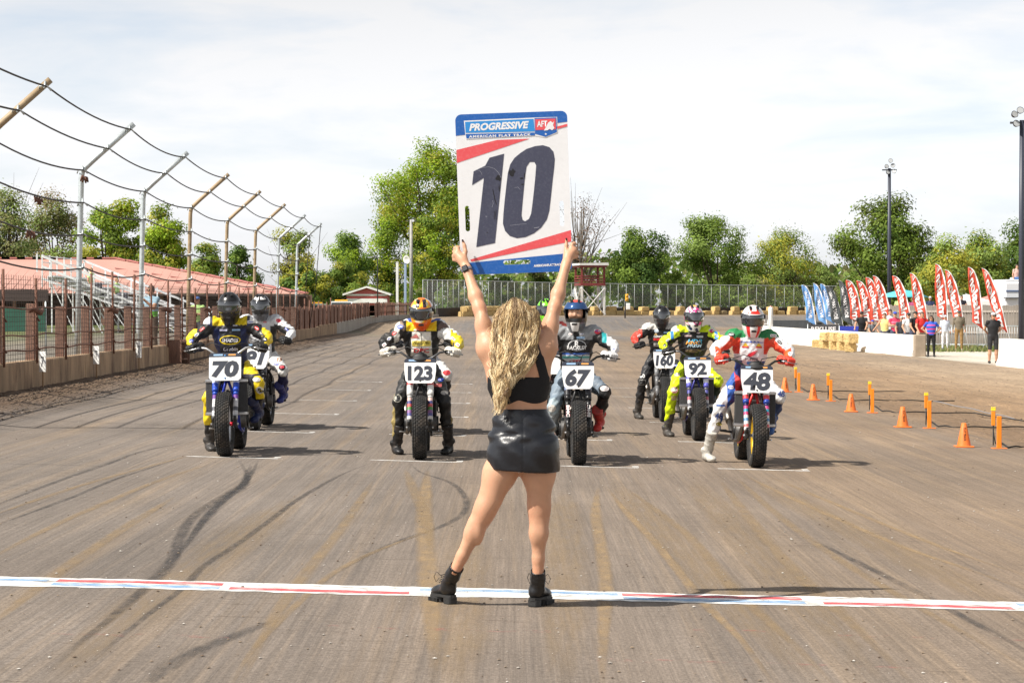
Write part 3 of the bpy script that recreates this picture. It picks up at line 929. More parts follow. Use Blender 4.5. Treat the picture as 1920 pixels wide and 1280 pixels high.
# catch-fence poles with cables
CZ = [(-6.93, 5.18), (-7.36, 4.80), (-7.86, 4.38), (-7.86, 3.74), (-7.86, 3.12), (-7.86, 2.46)]
TP = [29.3, 38.4, 47.6, 56.3, 65.4, 74.8, 84.2, 93.8, 103.2]
PC = ['b', 'b', 'g', 'g', 'b', 'b', 'b', 'g', 'g']
desc = {1: 'tan bent catch-fence pole nearest the camera, only its arm in view', 2: 'grey galvanised bent pole, leftmost of the full poles', 3: 'grey galvanised bent pole, second of the full poles', 4: 'tan bent pole, third of the full catch-fence poles', 5: 'tan bent pole, fourth of the full catch-fence poles', 6: 'tan bent pole just before the last two grey poles', 7: 'grey bent pole, last but one of the catch fence', 8: 'last grey bent pole of the catch fence with hanging cables', 0: 'tan bent catch-fence pole beyond the left edge of view'}
for i in range(len(TP)):
    t = TP[i]; x, y = ST(-7.9, t)
    p = empty('catch_fence_pole', (x, y, .3), 0, desc[i], 'pole', 'bent catch-fence poles along the left wall')
    mb = MB(); m_ = M_TANP if PC[i] == 'b' else M_GALV
    mb.tube([(-.10, 0, 0), (-.05, 0, 2.0), (0, 0, 3.92), (.02, 0, 4.05), (.09, 0, 4.14), (.25, 0, 4.29), (1.04, 0, 4.99)], .056 if i < 4 else .052, 12)
    mb.build('bent_pipe', m_, p)
    for (cs, cz) in CZ:
        mb = MB(); xx = cs + 7.9 - .02; mb.tube([(xx - .10, 0, cz - .36), (xx - .06, -.1, cz - .30), (xx + .06, -.1, cz - .30), (xx + .10, 0, cz - .36)], .014, 5); mb.tube([(xx + .02, -.12, cz - .34), (xx + .02, -.06, cz - .22)], .02, 5)
        mb.build('cable_clamp', M_GALV, p)
    if i == 8:
        for dx, dy in ((1.0, .3), (.55, .1), (.15, .05)):
            mb = MB(); mb.tube([(dx, 0, 4.3 + dx * .65), (dx * .9 - .15, dy, 2.2), (dx * .7 - .2, dy, .6)], .016, 5).build('hanging_cable', M_CABLE, p)
for j, (cs, cz) in enumerate(CZ):
    pts = []
    for i in range(len(TP) - 1):
        for k in range(10):
            f = k / 10; t = TP[i] + (TP[i + 1] - TP[i]) * f
            pts.append((ST(cs + .02, t)[0], t, cz - .13 * 4 * f * (1 - f) * (.7 + .3 * ((i * 7 + j * 3) % 5) / 4)))
    pts.append((ST(cs + .02, TP[-1])[0], TP[-1], cz))
    o = MB().tube(pts, .016, 6).build('steel_cable', M_CABLE)
    tag(o, ['topmost steel cable strung along the tips of the catch-fence poles', 'second steel cable from the top, halfway along the pole arms', 'third steel cable from the top, at the bend of the poles', 'fourth steel cable from the top, just below the pole bends', 'fifth steel cable from the top of the catch fence', 'lowest steel cable of the catch fence'][j], 'cable', 'catch-fence cables')
for (j, tt) in ((3, 42.2), (4, 41.5), (2, 47.2)):
    cs, cz = CZ[j]; x, y = ST(cs + .04, tt); mb = MB()
    for q in range(9): mb.tube([(0, q * .07, random.uniform(-.03, .03)), (random.uniform(-.04, .04), q * .07 + .04, random.uniform(-.10, -.04)), (0, q * .07 + .08, random.uniform(-.02, .03))], .018, 5)
    o = mb.build('wire_tangle', M_RUST); o.location = (x, y, cz - .15)
    tag(o, ['tangle of old wire clips hanging on the fourth cable', 'tangle of old wire clips hanging on the fifth cable', 'tangle of old wire clips on the third cable at the grey pole'][{3: 0, 4: 1, 2: 2}[j]], 'wire')

# number boards on sticks along the wall, wooden steps
for px, ch, lab in ((77, '7', 'white number board on a stick, nearest along the concrete wall'), (178, 'T', 'white number board on a stick, second along the concrete wall'), (258, '7', 'white number board on a stick, third along the concrete wall')):
    t = 7.32 * F / (904 - px); x, y = ST(-7.32, t); z = gz(x, y)
    b_ = empty('number_board', (x + .03, y, z), R(-20), lab, 'sign', 'number boards along the wall')
    MB().box((0, 0, .18), (.02, .015, .5)).build('stick', mat('raw_stick', (.35, .22, .12), .8), b_)
    MB().bevbox((0, -.012, .42), (.13, .012, .34), .004).build('board', M_WHITE, b_)
    o = link('number', mcopy(text_fit(ch, .06, .17), M_DKGREY, Matrix.Translation((0, -.022, .42)) @ FRONT), b_)
t = 7.3 * F / (904 - 327); x, y = ST(-7.3, t); z = gz(x, y)
st = empty('wooden_steps', (x + .12, y, z), R(-4), 'small dark wooden steps leaning on the concrete wall', 'steps')
for sx in (-.24, .24): MB().box((sx * .2, sx, .25), (.30, .05, .62)).build('side_board', M_WOOD, st)
for q in range(3): MB().bevbox((.03 - q * .02, 0, .10 + q * .20), (.26, .44, .04), .005).build('tread', M_WOOD, st)

# ================================================================== far turn: wall, chain-link fence, bales
M_DARKWALL = mat('dark_far_wall', (.045, .038, .034), .9, var=.2)
fw = empty('turn_wall', (*wall_pt(230), .9), 0, 'low dark wall behind the hay bales around the far turn', 'wall')
us = np.linspace(186, 330, 49)
for a, b_ in zip(us[:-1], us[1:]):
    mb = MB(); vs = []
    for uu in (a, b_):
        x, y = wall_pt(uu); x2, y2 = wall_pt(uu, .25); zb = gz(x, y) - .3
        vs += [rel(fw, q) for q in ((x, y, zb), (x, y, zb + .98), (x2, y2, zb + .98), (x2, y2, zb))]
    mb.add(vs, [(0, 4, 5, 1), (1, 5, 6, 2), (2, 6, 7, 3), (0, 1, 2, 3), (7, 6, 5, 4)]).build('wall_panel', M_DARKWALL, fw, fix=True)

def chain_mat():
    m = bpy.data.materials.new('chain_link'); m.use_nodes = True
    nn, ll = m.node_tree.nodes, m.node_tree.links; b = nn['Principled BSDF']
    b.inputs['Base Color'].default_value = (.26, .28, .27, 1); b.inputs['Metallic'].default_value = .1; b.inputs['Roughness'].default_value = .5
    return m
M_CHAIN = chain_mat()
cf = empty('chain_link_fence', (*wall_pt(230), 1.0), 0, 'tall galvanised chain-link fence around the outside of the far turn', 'fence')
def fz(u): x, y = wall_pt(u); return gz(x, y) + .62
u = 183.0; posts = []
while u < 330: posts.append(u); u += 1.32
post_m = MB(); post_m.cyl((0, 0, -.5), (0, 0, 2.25), .028, 7); post_fm = post_m.mesh('fence_post', mat('dull_steel', (.34, .36, .36), .6, .2))
for uu in posts:
    x, y = wall_pt(uu, .4); o = link('fence_post', post_fm, cf); o.location = rel(cf, (x, y, fz(uu)))
for zz in (2.22,):
    MB().tube([rel(cf, (*wall_pt(uu, .4), fz(uu) + zz)) for uu in np.linspace(posts[0], posts[-1], 80)], .028, 5).build('top_rail' if zz > 2 else 'mid_rail', M_GALV, cf)
mb = MB()
for a, b_ in zip(posts[:-1], posts[1:]):          # woven wire, diagonal both ways
    pa, pb = Vector((*wall_pt(a, .38), fz(a))), Vector((*wall_pt(b_, .38), fz(b_)))
    H = 2.2; n = 6
    d = pb - pa
    for q in range(-12, n):
        for sgn in (1, -1):
            f0 = q / n; f1 = f0 + H / (d.length) / 1.0
            lo, hi = max(f0, 0), min(f1, 1)
            if hi <= lo: continue
            z0, z1 = (lo - f0) / (f1 - f0) * H, (hi - f0) / (f1 - f0) * H
            if sgn > 0: A, B = pa + d * lo + Vector((0, 0, z0)), pa + d * hi + Vector((0, 0, z1))
            else: A, B = pa + d * (1 - lo) + Vector((0, 0, z0)), pa + d * (1 - hi) + Vector((0, 0, z1))
            t_ = (B - A).normalized(); sd = Vector((t_.z, 0, -t_.x)) * .0058
            mb.add([rel(cf, A - sd), rel(cf, A + sd), rel(cf, B + sd), rel(cf, B - sd)], [(0, 1, 2, 3)])
mb.build('woven_wire', M_CHAIN, cf)['kind'] = 'stuff'

# hay bales
M_HAY = mat('straw', (.66, .47, .20), .9, var=.35, vscale=16, bump=1.0, bscale=55, dirt=(.30, .18, .06), dscale=7, damt=.5)
M_HAY2 = mat('grey_straw', (.34, .26, .14), .9, var=.4, vscale=16, bump=1.0, bscale=55)
def bale_mesh(seed):
    rg = random.Random(seed); mb = MB()
    nx, ny, nz = 7, 4, 4; L, W, H = 1.02, .46, .40
    bm = bmesh.new(); bmesh.ops.create_cube(bm, size=1.0)
    bmesh.ops.subdivide_edges(bm, edges=bm.edges[:], cuts=5, use_grid_fill=True)
    for v in bm.verts:
        c = v.co * 2; r_ = 1 - .05 * (abs(c.x * c.y) ** 3 + abs(c.y * c.z) ** 3 + abs(c.x * c.z) ** 3)
        pinch = .96 if abs(abs(v.co.x) - .17) < .05 else 1.0
        v.co = Vector((v.co.x * L, v.co.y * W * r_ * pinch, v.co.z * H * r_ * pinch)) + Vector([rg.uniform(-.013, .013) for _ in range(3)])
    # loose straw stalks on the faces
    for q in range(70):
        ax = rg.choice((1, 2)); sg = rg.choice((-1, 1))
        p = Vector((rg.uniform(-.5, .5) * L, rg.uniform(-.5, .5) * W, rg.uniform(-.5, .5) * H)); p[ax] = sg * (W if ax == 1 else H) * .5
        d = Vector([rg.uniform(-1, 1) for _ in range(3)]); d[ax] = sg * rg.uniform(.2, 1); d = d.normalized() * rg.uniform(.05, .10)
        sd = d.orthogonal().normalized() * .006
        a, b_, c = bm.verts.new(p - sd), bm.verts.new(p + sd), bm.verts.new(p + d); bm.faces.new((a, b_, c))
    me = bpy.data.meshes.new('hay_bale'); bm.to_mesh(me); bm.free(); me.materials.append(M_HAY)
    return me
BALES = [bale_mesh(i) for i in range(4)]
BALES2 = [b_.copy() for b_ in BALES[:2]]
for b_ in BALES2: b_.materials.clear(); b_.materials.append(M_HAY2)
def bale(x, y, z, rz, label, group, up=False, grey=False):
    o = link('hay_bale', random.choice(BALES2 if grey else BALES)); o.location = (x, y, z + (.51 if up else .20))
    o.rotation_euler = (0 if not up else 0, 0 if not up else R(90), rz); o.scale = (random.uniform(.9, 1.05), random.uniform(.92, 1.12), random.uniform(.92, 1.1))
    return tag(o, label, 'hay bale', group)
u = 189.0; k = 0
while u < 281:
    x, y = wall_pt(u, -1.1); a = (u - 160) / RO; rz = math.pi / 2 - a
    z = gz(x, y) - .02; grey = random.random() < .12
    bale(x, y, z, rz + random.uniform(-.25, .25), 'straw bale in the lower row along the far turn wall', 'lower hay bales round the far turn', grey=grey)
    if u < 214 or k % 4 in (0, 2):
        x, y = wall_pt(u + .2, -1.05)
        bale(x, y, z + .40, rz + random.uniform(-.35, .35), 'straw bale lying on top of the lower row along the far turn wall', 'upper hay bales round the far turn', grey=grey)
    u += 1.12 if u < 214 else (1.25 if k % 3 else 1.7); k += 1

# marshal tower behind the far fence
M_REDW = mat('red_painted_wood', (.20, .038, .036), .7, var=.25, vscale=4)
tx = P(1106, 578, 214); zt0 = gz(tx.x, tx.y) - .1
tw = empty('marshal_tower', (tx.x, tx.y, zt0), R(14), 'small red and white wooden marshal tower behind the far fence', 'tower')
k_ = 1.0; HW = 1.02
for sx in (-HW, HW):
    for sy in (-HW, HW):
        MB().bar((sx, sy, 0), (sx, sy, 2.75), .17).build('white_leg', M_WHITE, tw)
        MB().bar((sx, sy, 2.75), (sx, sy, 4.55), .16).build('red_post', M_REDW, tw)
for a, b_ in (((-HW, -HW - .1), (HW, -HW - .1)), ((-HW, HW + .1), (HW, HW + .1)), ((HW + .1, -HW), (HW + .1, HW)), ((-HW - .1, -HW), (-HW - .1, HW))):
    MB().bar((*a, .15), (*b_, 2.5), .13, .05).build('cross_brace', M_WHITE, tw); MB().bar((a[0] * 1.02, a[1] * 1.02, 2.5), (b_[0] * 1.02, b_[1] * 1.02, .15), .13, .05).build('cross_brace', M_WHITE, tw)
    for zz in (2.86, 3.12, 3.34, 3.56): MB().bar((*a, zz), (*b_, zz), .05, .10 if zz > 2.9 else .22).build('rail_board', M_REDW, tw)
MB().box((0, 0, 2.75), (2.3, 2.3, .08)).build('deck', M_REDW, tw)
mb = MB(); mb.add([(-1.35, -1.4, 4.5), (1.35, -1.4, 4.5), (1.35, 1.4, 4.5), (-1.35, 1.4, 4.5), (-1.35, -1.4, 4.68), (1.3, -1.4, 4.74), (1.3, 1.4, 4.74), (-1.35, 1.4, 4.68)], [(0, 1, 2, 3)[::-1], (4, 5, 6, 7), (0, 1, 5, 4), (1, 2, 6, 5), (2, 3, 7, 6), (3, 0, 4, 7)])
mb.build('roof', M_WHITE, tw)
MB().box((0, 0, 4.42), (2.5, 2.55, .15)).build('roof_beam', M_REDW, tw)
# caution light and cabinet by the fence
q = P(1172, 548, 206); o = empty('caution_light', (q.x, q.y, gz(q.x, q.y)), 0, 'yellow caution light on a dark post by the far fence', 'light')
MB().cyl((0, 0, 0), (0, 0, 1.6), .06, 8).build('post', M_DKGREY, o); MB().bevbox((.15, -.05, 1.75), (.28, .25, .62), .04).build('housing', mat('signal_yellow', (.75, .42, .03), .5), o)
for zz in (1.6, 1.9): MB().lathe([(.0, -.2), (.11, -.2), (.11, -.17)], 'y', (.15, 0, zz), 12).build('lens', mat('amber_lens', (.55, .25, .02), .2), o)
q = P(1178, 573, 205); MBo = empty('white_cabinet', (q.x, q.y, gz(q.x, q.y) + .75), 0, 'small white box cabinet standing by the far fence', 'cabinet')
MB().bevbox((0, 0, .3), (.33, .3, .55), .02).build('case', M_WHITE, MBo); MB().bevbox((0, -.17, .3), (.27, .02, .45), .004).build('door', M_WHITE, MBo)
# light pole, posts and lamp left of the sign
def lightpole(px, ptop, pbase, D, r_, label, color, heads, lamp=True):
    q = P(px, pbase, D); H = (pbase - ptop) * D / F
    zb = gz(q.x, q.y)
    o = empty('light_pole', (q.x, q.y, zb), 0, label, 'light pole')
    H = CAMH - (ptop - HORIZ) * D / F - zb
    MB().tube([(0, 0, 0), (0, 0, H)], [r_, r_ * .75], 10).build('mast', color, o)
    if heads:
        MB().bar((-.45, 0, H - .1), (.45, 0, H - .1), .08).build('crossarm', M_DKGREY, o)
        for (dx, dz, ry) in heads:
            f = empty('floodlight'); f.parent = o; f.location = (dx, -.15, H + dz); f.rotation_euler = (R(-25), 0, ry); f.scale = (.72, .72, .72)
            MB().lathe([(.05, .18), (.14, .10), (.20, -.05), (.20, -.07)], 'y', (0, 0, 0), 12).build('reflector', M_DKGREY, f)
            MB().lathe([(.0, -.055), (.18, -.055)], 'y', (0, 0, 0), 12).build('lens', mat('flood_glass', (.40, .41, .42), .15), f)
    return o
lightpole(1667, 316, 600, 150, .13, 'tall dark light pole with floodlight cluster behind the red flags', M_DKGREY if False else mat('navy_steel', (.035, .04, .06), .45), [(-.2, .1, .3), (.2, .15, -.2), (.05, .45, 0), (-.12, -.25, .4), (.28, -.2, -.4)])
lightpole(1915, 226, 640, 92, .12, 'tall dark light pole at the right edge of the picture', mat('navy_steel', (.035, .04, .06), .45), [(-.32, .2, .4), (-.1, .35, .1), (-.25, -.15, .3), (.2, .15, -.3)])
lightpole(771, 412, 590, 202, .16, 'grey weathered utility pole with a lamp box left of the sign', mat('weathered_pole', (.33, .32, .30), .8, var=.2), [(.15, -.1, 0)])
q = P(768, 486, 201); o = empty('dish_antenna', q, 0, 'round white dish mounted on the grey utility pole', 'dish')
o.rotation_euler = (R(10), 0, R(-35))
mb = MB(); mb.lathe([(.005, .08), (.2, .05), (.34, -.03), (.36, -.05), (.34, -.06), (.2, .02), (.005, .05)], 'y', (-.1, -.25, 0), 20).build('reflector', M_WHITE, o); MB().bar((-.1, -.15, 0), (.1, .15, 0), .05).build('mount', M_GALV, o)
for px, ptop, D, m_, lab in ((745, 492, 195, M_WHITE, 'white square post left of the far chain-link fence'), (760, 494, 196, mat('pale_blue_post', (.30, .38, .55), .6), 'pale blue square post beside the white one at the far fence')):
    q = P(px, 590, D); zb = gz(q.x, q.y); H = CAMH - (ptop - HORIZ) * D / F - zb
    o = empty('fence_end_post', (q.x, q.y, zb), 0, lab, 'post'); MB().bevbox((0, 0, H / 2), (.2, .2, H), .015).build('shaft', m_, o); MB().bevbox((0, 0, H + .02), (.24, .24, .04), .01).build('cap', m_, o)
q = P(708, 590, 188); zb = gz(q.x, q.y); H = CAMH - (484 - HORIZ) * 188 / F - zb
o = empty('street_lamp', (q.x, q.y, zb), 0, 'thin dark street lamp with a side arm near the red shed', 'street lamp')
MB().tube([(0, 0, 0), (0, 0, H), (-.15, 0, H + .1), (-.5, 0, H + .08)], .05, 7).build('mast', M_DKGREY, o); MB().bevbox((-.6, 0, H + .05), (.35, .15, .08), .02).build('lamp_head', M_GALV, o)

# red shed
q = P(688, 590, 195); zb = gz(q.x, q.y) - .2; pm = F / 195
sh = empty('red_shed', (q.x, q.y, zb), 0, 'small red gabled shed with white trim behind the plank fence', 'shed')
hw = 38 / pm; eh = CAMH - (551 - HORIZ) / pm - zb; ph = CAMH - (540 - HORIZ) / pm - zb
M_REDS = mat('red_siding', (.55, .12, .11), .7, var=.08)
mb = MB(); mb.add([(-hw, 0, eh - .9), (hw, 0, eh - .9), (hw, 0, eh), (0, 0, ph), (-hw, 0, eh), (-hw, 0, 0), (-hw * .72, 0, 0), (-hw * .72, 0, eh - .9), (hw * .8, 0, eh - .9), (hw * .8, 0, 0), (hw, 0, 0)], [(0, 1, 2, 3, 4), (5, 6, 7, 0), (9, 10, 1, 8)]); mb.build('front_wall', M_REDS, sh)
for sx in (-1, 1): MB().quad((sx * hw, 0, 0), (sx * hw, 4, 0), (sx * hw, 4, eh), (sx * hw, 0, eh)).build('side_wall', M_REDS, sh)
MB().quad((-hw, 4, 0), (hw, 4, 0), (hw, 4, eh), (-hw, 4, eh)).build('back_wall', M_DARKWALL, sh)
for sx in (-1, 1):
    MB().prism([(sx * (hw + .3), -.3, eh - .10), (0, -.3, ph + .08), (0, -.3, ph + .16), (sx * (hw + .3), -.3, eh)], (0, 0, 0), (0, 4.6, 0)).build('roof_slope', mat('grey_shingle', (.30, .29, .28), .9, var=.2), sh, fix=True)
    MB().prism([(sx * (hw + .3), -.34, eh - .14), (0, -.34, ph + .02), (0, -.34, ph + .16), (sx * (hw + .3), -.34, eh + .02)], (0, 0, 0), (0, .06, 0)).build('white_trim', M_WHITE, sh, fix=True)
MB().box((0, -.06, eh - .55), (hw * 2, .08, .35)).build('door_lintel', M_WHITE, sh); MB().box((0, -.07, eh - .08), (hw * 2, .07, .14)).build('gable_trim', M_WHITE, sh)

# parked vehicles behind the plank fence (only the roofs show)
def pickup(px, py, D, rz, label, body, bar):
    q = P(px, py, D); z = q.z - 1.80
    o = empty('parked_truck', (q.x, q.y, z), rz, label, 'truck', 'vehicles behind the plank fence')
    prof = [(-2.4, .45), (2.4, .45), (2.45, .95), (1.35, 1.08), (.55, 1.72), (-.9, 1.78), (-1.15, 1.12), (-2.4, 1.08)]
    w = .88
    mb = MB(); n = len(prof); ins = lambda z_: w - (.14 if z_ > 1.3 else 0)
    vs = [(x, -ins(z_), z_) for x, z_ in prof] + [(x, ins(z_), z_) for x, z_ in prof]
    mb.add(vs, [tuple(range(n))[::-1], tuple(range(n, 2 * n))] + [(i, (i + 1) % n, n + (i + 1) % n, n + i) for i in range(n)])
    mb.build('body', body, o, fix=True)
    GL = mat('dark_glass', (.02, .03, .03), .08, spec=.8)
    MB().quad((1.26, -.70, 1.16), (1.26, .70, 1.16), (.62, .66, 1.69), (.62, -.66, 1.69)).build('windscreen', GL, o)
    for sy in (-1, 1): MB().quad((1.0, sy * .885, 1.16), (-.95, sy * .885, 1.16), (-.82, sy * .762, 1.70), (.5, sy * .762, 1.68)).build('side_window', GL, o)
    for x in (-1.5, 1.5):
        for sy in (-.8, .8): MB().lathe([(.1, -.1), (.36, -.1), (.36, .1), (.1, .1)], 'y', (x, sy, .36), 16).build('wheel', M_BLACK, o)
    for sy in (-.6, .6): MB().bevbox((2.46, sy, .82), (.04, .28, .16), .02).build('headlight', mat('lamp_glass', (.75, .78, .8), .15), o)
    if bar: MB().bevbox((.1, 0, 1.83), (.25, .9, .10), .03).build('light_bar', mat('amber_bar', (.85, .42, .03), .35), o)
    MB().bevbox((1.0, -1.02, 1.15), (.12, .2, .2), .03).build('mirror', body, o)
    return o
pickup(592, 569, 160, R(-84), 'dark green parked truck with an amber light, left one behind the plank fence', mat('green_car_paint', (.03, .10, .08), .25, coat=.6), True)
pickup(640, 564, 166, R(-86), 'white parked truck with a yellow light bar, right one behind the plank fence', mat('white_car_paint', (.75, .76, .77), .25, coat=.6), True)

# ================================================================== pavilion with the red roof, bleachers
D0 = 150; k0 = D0 / F
pv = empty('grandstand_pavilion', ((300 - 960) * k0, D0 + 4, .2), 0, 'long low open pavilion with a pinkish red ribbed metal roof', 'building')
M_ROOF = mat('faded_red_metal', (.48, .265, .215), .55, var=.10, vscale=.6)
M_ROOFD = mat('roof_rib_red', (.40, .15, .13), .55)
def pvp(px, py, D): return P(px, py, D) - pv.location
eL, eM, eR = pvp(-420, 548, D0), pvp(340, 546, D0), pvp(578, 551, D0)
rL, rM = pvp(-420, 485, D0 + 9), pvp(214, 485, D0 + 9)
eRb = pvp(560, 549, D0 + 20)
bL, bR = pvp(-420, 548, D0 + 20), eRb
mb = MB(); mb.add([eL, eR, rM, rL], [(0, 1, 2, 3)]); mb.build('front_slope', M_ROOF, pv)
mb = MB(); mb.add([eR, eRb, rM], [(0, 1, 2)]); mb.build('hip_slope', M_ROOF, pv)
mb = MB(); mb.add([rL, rM, eRb, bL], [(0, 1, 2, 3)]); mb.build('rear_slope', M_ROOF, pv)
# standing seams of the front slope
for i in range(58):
    f = i / 57; a = eL.lerp(eR, f)
    # seam goes straight up the slope until it meets ridge or hip
    dx = a.x; ridge_f = 1.0
    if dx > rM.x: ridge_f = max(0.0, 1 - (dx - rM.x) / (eR.x - rM.x))
    top = Vector((a.x, a.y + (rL.y - eL.y) * ridge_f, a.z + (rL.z - eL.z) * ridge_f))
    if ridge_f < .03: continue
    MB().bar(a + Vector((0, 0, .02)), top + Vector((0, 0, .02)), .05, .045).build('roof_seam', M_ROOF, pv)
for i in range(22):
    f = (i + .5) / 22; c = rL.lerp(rM, f); MB().box(c + Vector((0, -.1, .04)), (1.55, .3, .10)).build('ridge_cap', M_ROOFD, pv)
for i in range(14):
    f = (i + .5) / 14; c = rM.lerp(eR, f); d = (eR - rM) / 14
    MB().bar(c - d * .46 + Vector((0, 0, .08)), c + d * .46 + Vector((0, 0, .04)), .32, .07).build('hip_cap', M_ROOFD, pv)
for j in range(3):
    for i in range(9):
        f = (i + .5) / 9; o0 = rM.lerp(eR, .12 + .86 * f) + Vector((-1.2 - 1.5 * j * (1 - f), -1.4 * (j + 1) * (1 - f), -.34 * (j + 1) * (1 - f)))
        if j < 2: MB().bar(o0 - Vector((.55, 0, -.06)), o0 + Vector((.55, 0, -.10)), .14, .05).build('roof_step', M_ROOFD, pv)
MB().bar(eL - Vector((0, -.05, .08)), eR - Vector((0, -.05, .08)), .22, .12).build('eave_fascia', mat('eave_dark', (.07, .045, .04), .8), pv)
for i in range(19):
    f = i / 18; c = eL.lerp(eR, f); MB().bar((c.x, c.y + .6, -.4), (c.x, c.y + .6, c.z - .1), .18).build('column', M_WOOD, pv)
M_PVW = mat('brown_back_wall', (.15, .095, .07), .9, var=.2, vscale=.8)
MB().box(((eL.x + eR.x) / 2, 9.0 - 4, .9), (eR.x - eL.x - 1, .2, 2.9)).build('inner_wall', M_PVW, pv)
MB().box(((eL.x * .1 + eR.x * .9), 2.0 - 4, .35), (7, .1, 1.2)).build('low_panel', M_PVW, pv)
# green screen and small white gable left
q = P(40, 618, 62); o = empty('green_screen', (q.x, q.y, gz(q.x, q.y)), 0, 'dark green windscreen cloth behind the mesh fence at far left', 'screen')
MB().box((0, 0, .90), (1.25, .04, .62)).build('cloth', mat('green_cloth', (.02, .09, .06), .85, var=.25, vscale=3), o)
for sx in (-.62, .62): MB().cyl((sx, .05, 0), (sx, .05, 1.45), .03, 7).build('screen_post', M_GALV, o)
MB().box((0, .05, 1.52), (1.35, .06, .30)).build('eave_shade_board', mat('painted_eave_shade', (.05, .035, .03), .8), o)  # dark-coloured strip standing in for the shade under the eave
# bleachers
BD = 112; kb = BD / F
bl = empty('aluminium_bleachers', ((375 - 960) * kb, BD, .25), 0, 'silver aluminium bleachers rising to the left behind the mesh fence', 'bleachers')
M_ALU = mat('bare_aluminium', (.74, .75, .76), .45, .15, var=.12, vscale=5)
NR = 11; rise = .245; run = .66; LEN = 11.0
for i in range(NR):
    xx = -.3 - run * i; zz = .45 + rise * i
    MB().box((xx, LEN / 2, zz), (.30, LEN, .07)).build('seat_board', M_ALU, bl)
    MB().box((xx + .32, LEN / 2, zz - .20), (.30, LEN, .04)).build('foot_board', M_ALU, bl)
    MB().box((xx - .16, LEN / 2, zz - .12), (.03, LEN, .22)).build('riser_board', M_ALU, bl)
xe, ze = -.3 - run * (NR - 1), .45 + rise * (NR - 1)
for yy in np.linspace(.05, LEN - .05, 5):
    MB().bar((0, yy, .12), (xe - .4, yy, ze - .12), .16, .09).build('stringer', M_ALU, bl)
    for i in range(0, NR, 2): MB().bar((-.3 - run * i, yy + .06, -.3), (-.3 - run * i, yy + .06, .40 + rise * i), .06).build('upright', M_ALU, bl)
    for i in range(0, NR - 2, 2): MB().bar((-.3 - run * i, yy - .06, -.2), (-.3 - run * (i + 2), yy - .06, .15 + rise * (i + 2)), .045).build('brace', M_ALU, bl)
for yy in (0.0, LEN):
    for dz in (.55, 1.02): MB().bar((.1, yy, dz - .15), (xe - .4, yy, ze + dz - .1), .10).build('guard_rail', M_ALU, bl)
    for i in range(0, NR + 1): MB().bar((-.3 - run * i, yy, .4 + rise * i), (-.3 - run * i, yy, 1.35 + rise * i - .1), .07).build('guard_post', M_ALU, bl)
for q in range(7): MB().bar((xe - .42, LEN * q / 6, ze - .5), (xe - .42, LEN * q / 6, ze + 1.0), .06).build('back_post', M_ALU, bl)
for dz in (.35, .65, .95): MB().bar((xe - .42, 0, ze + dz), (xe - .42, LEN, ze + dz), .045).build('back_rail', M_ALU, bl)

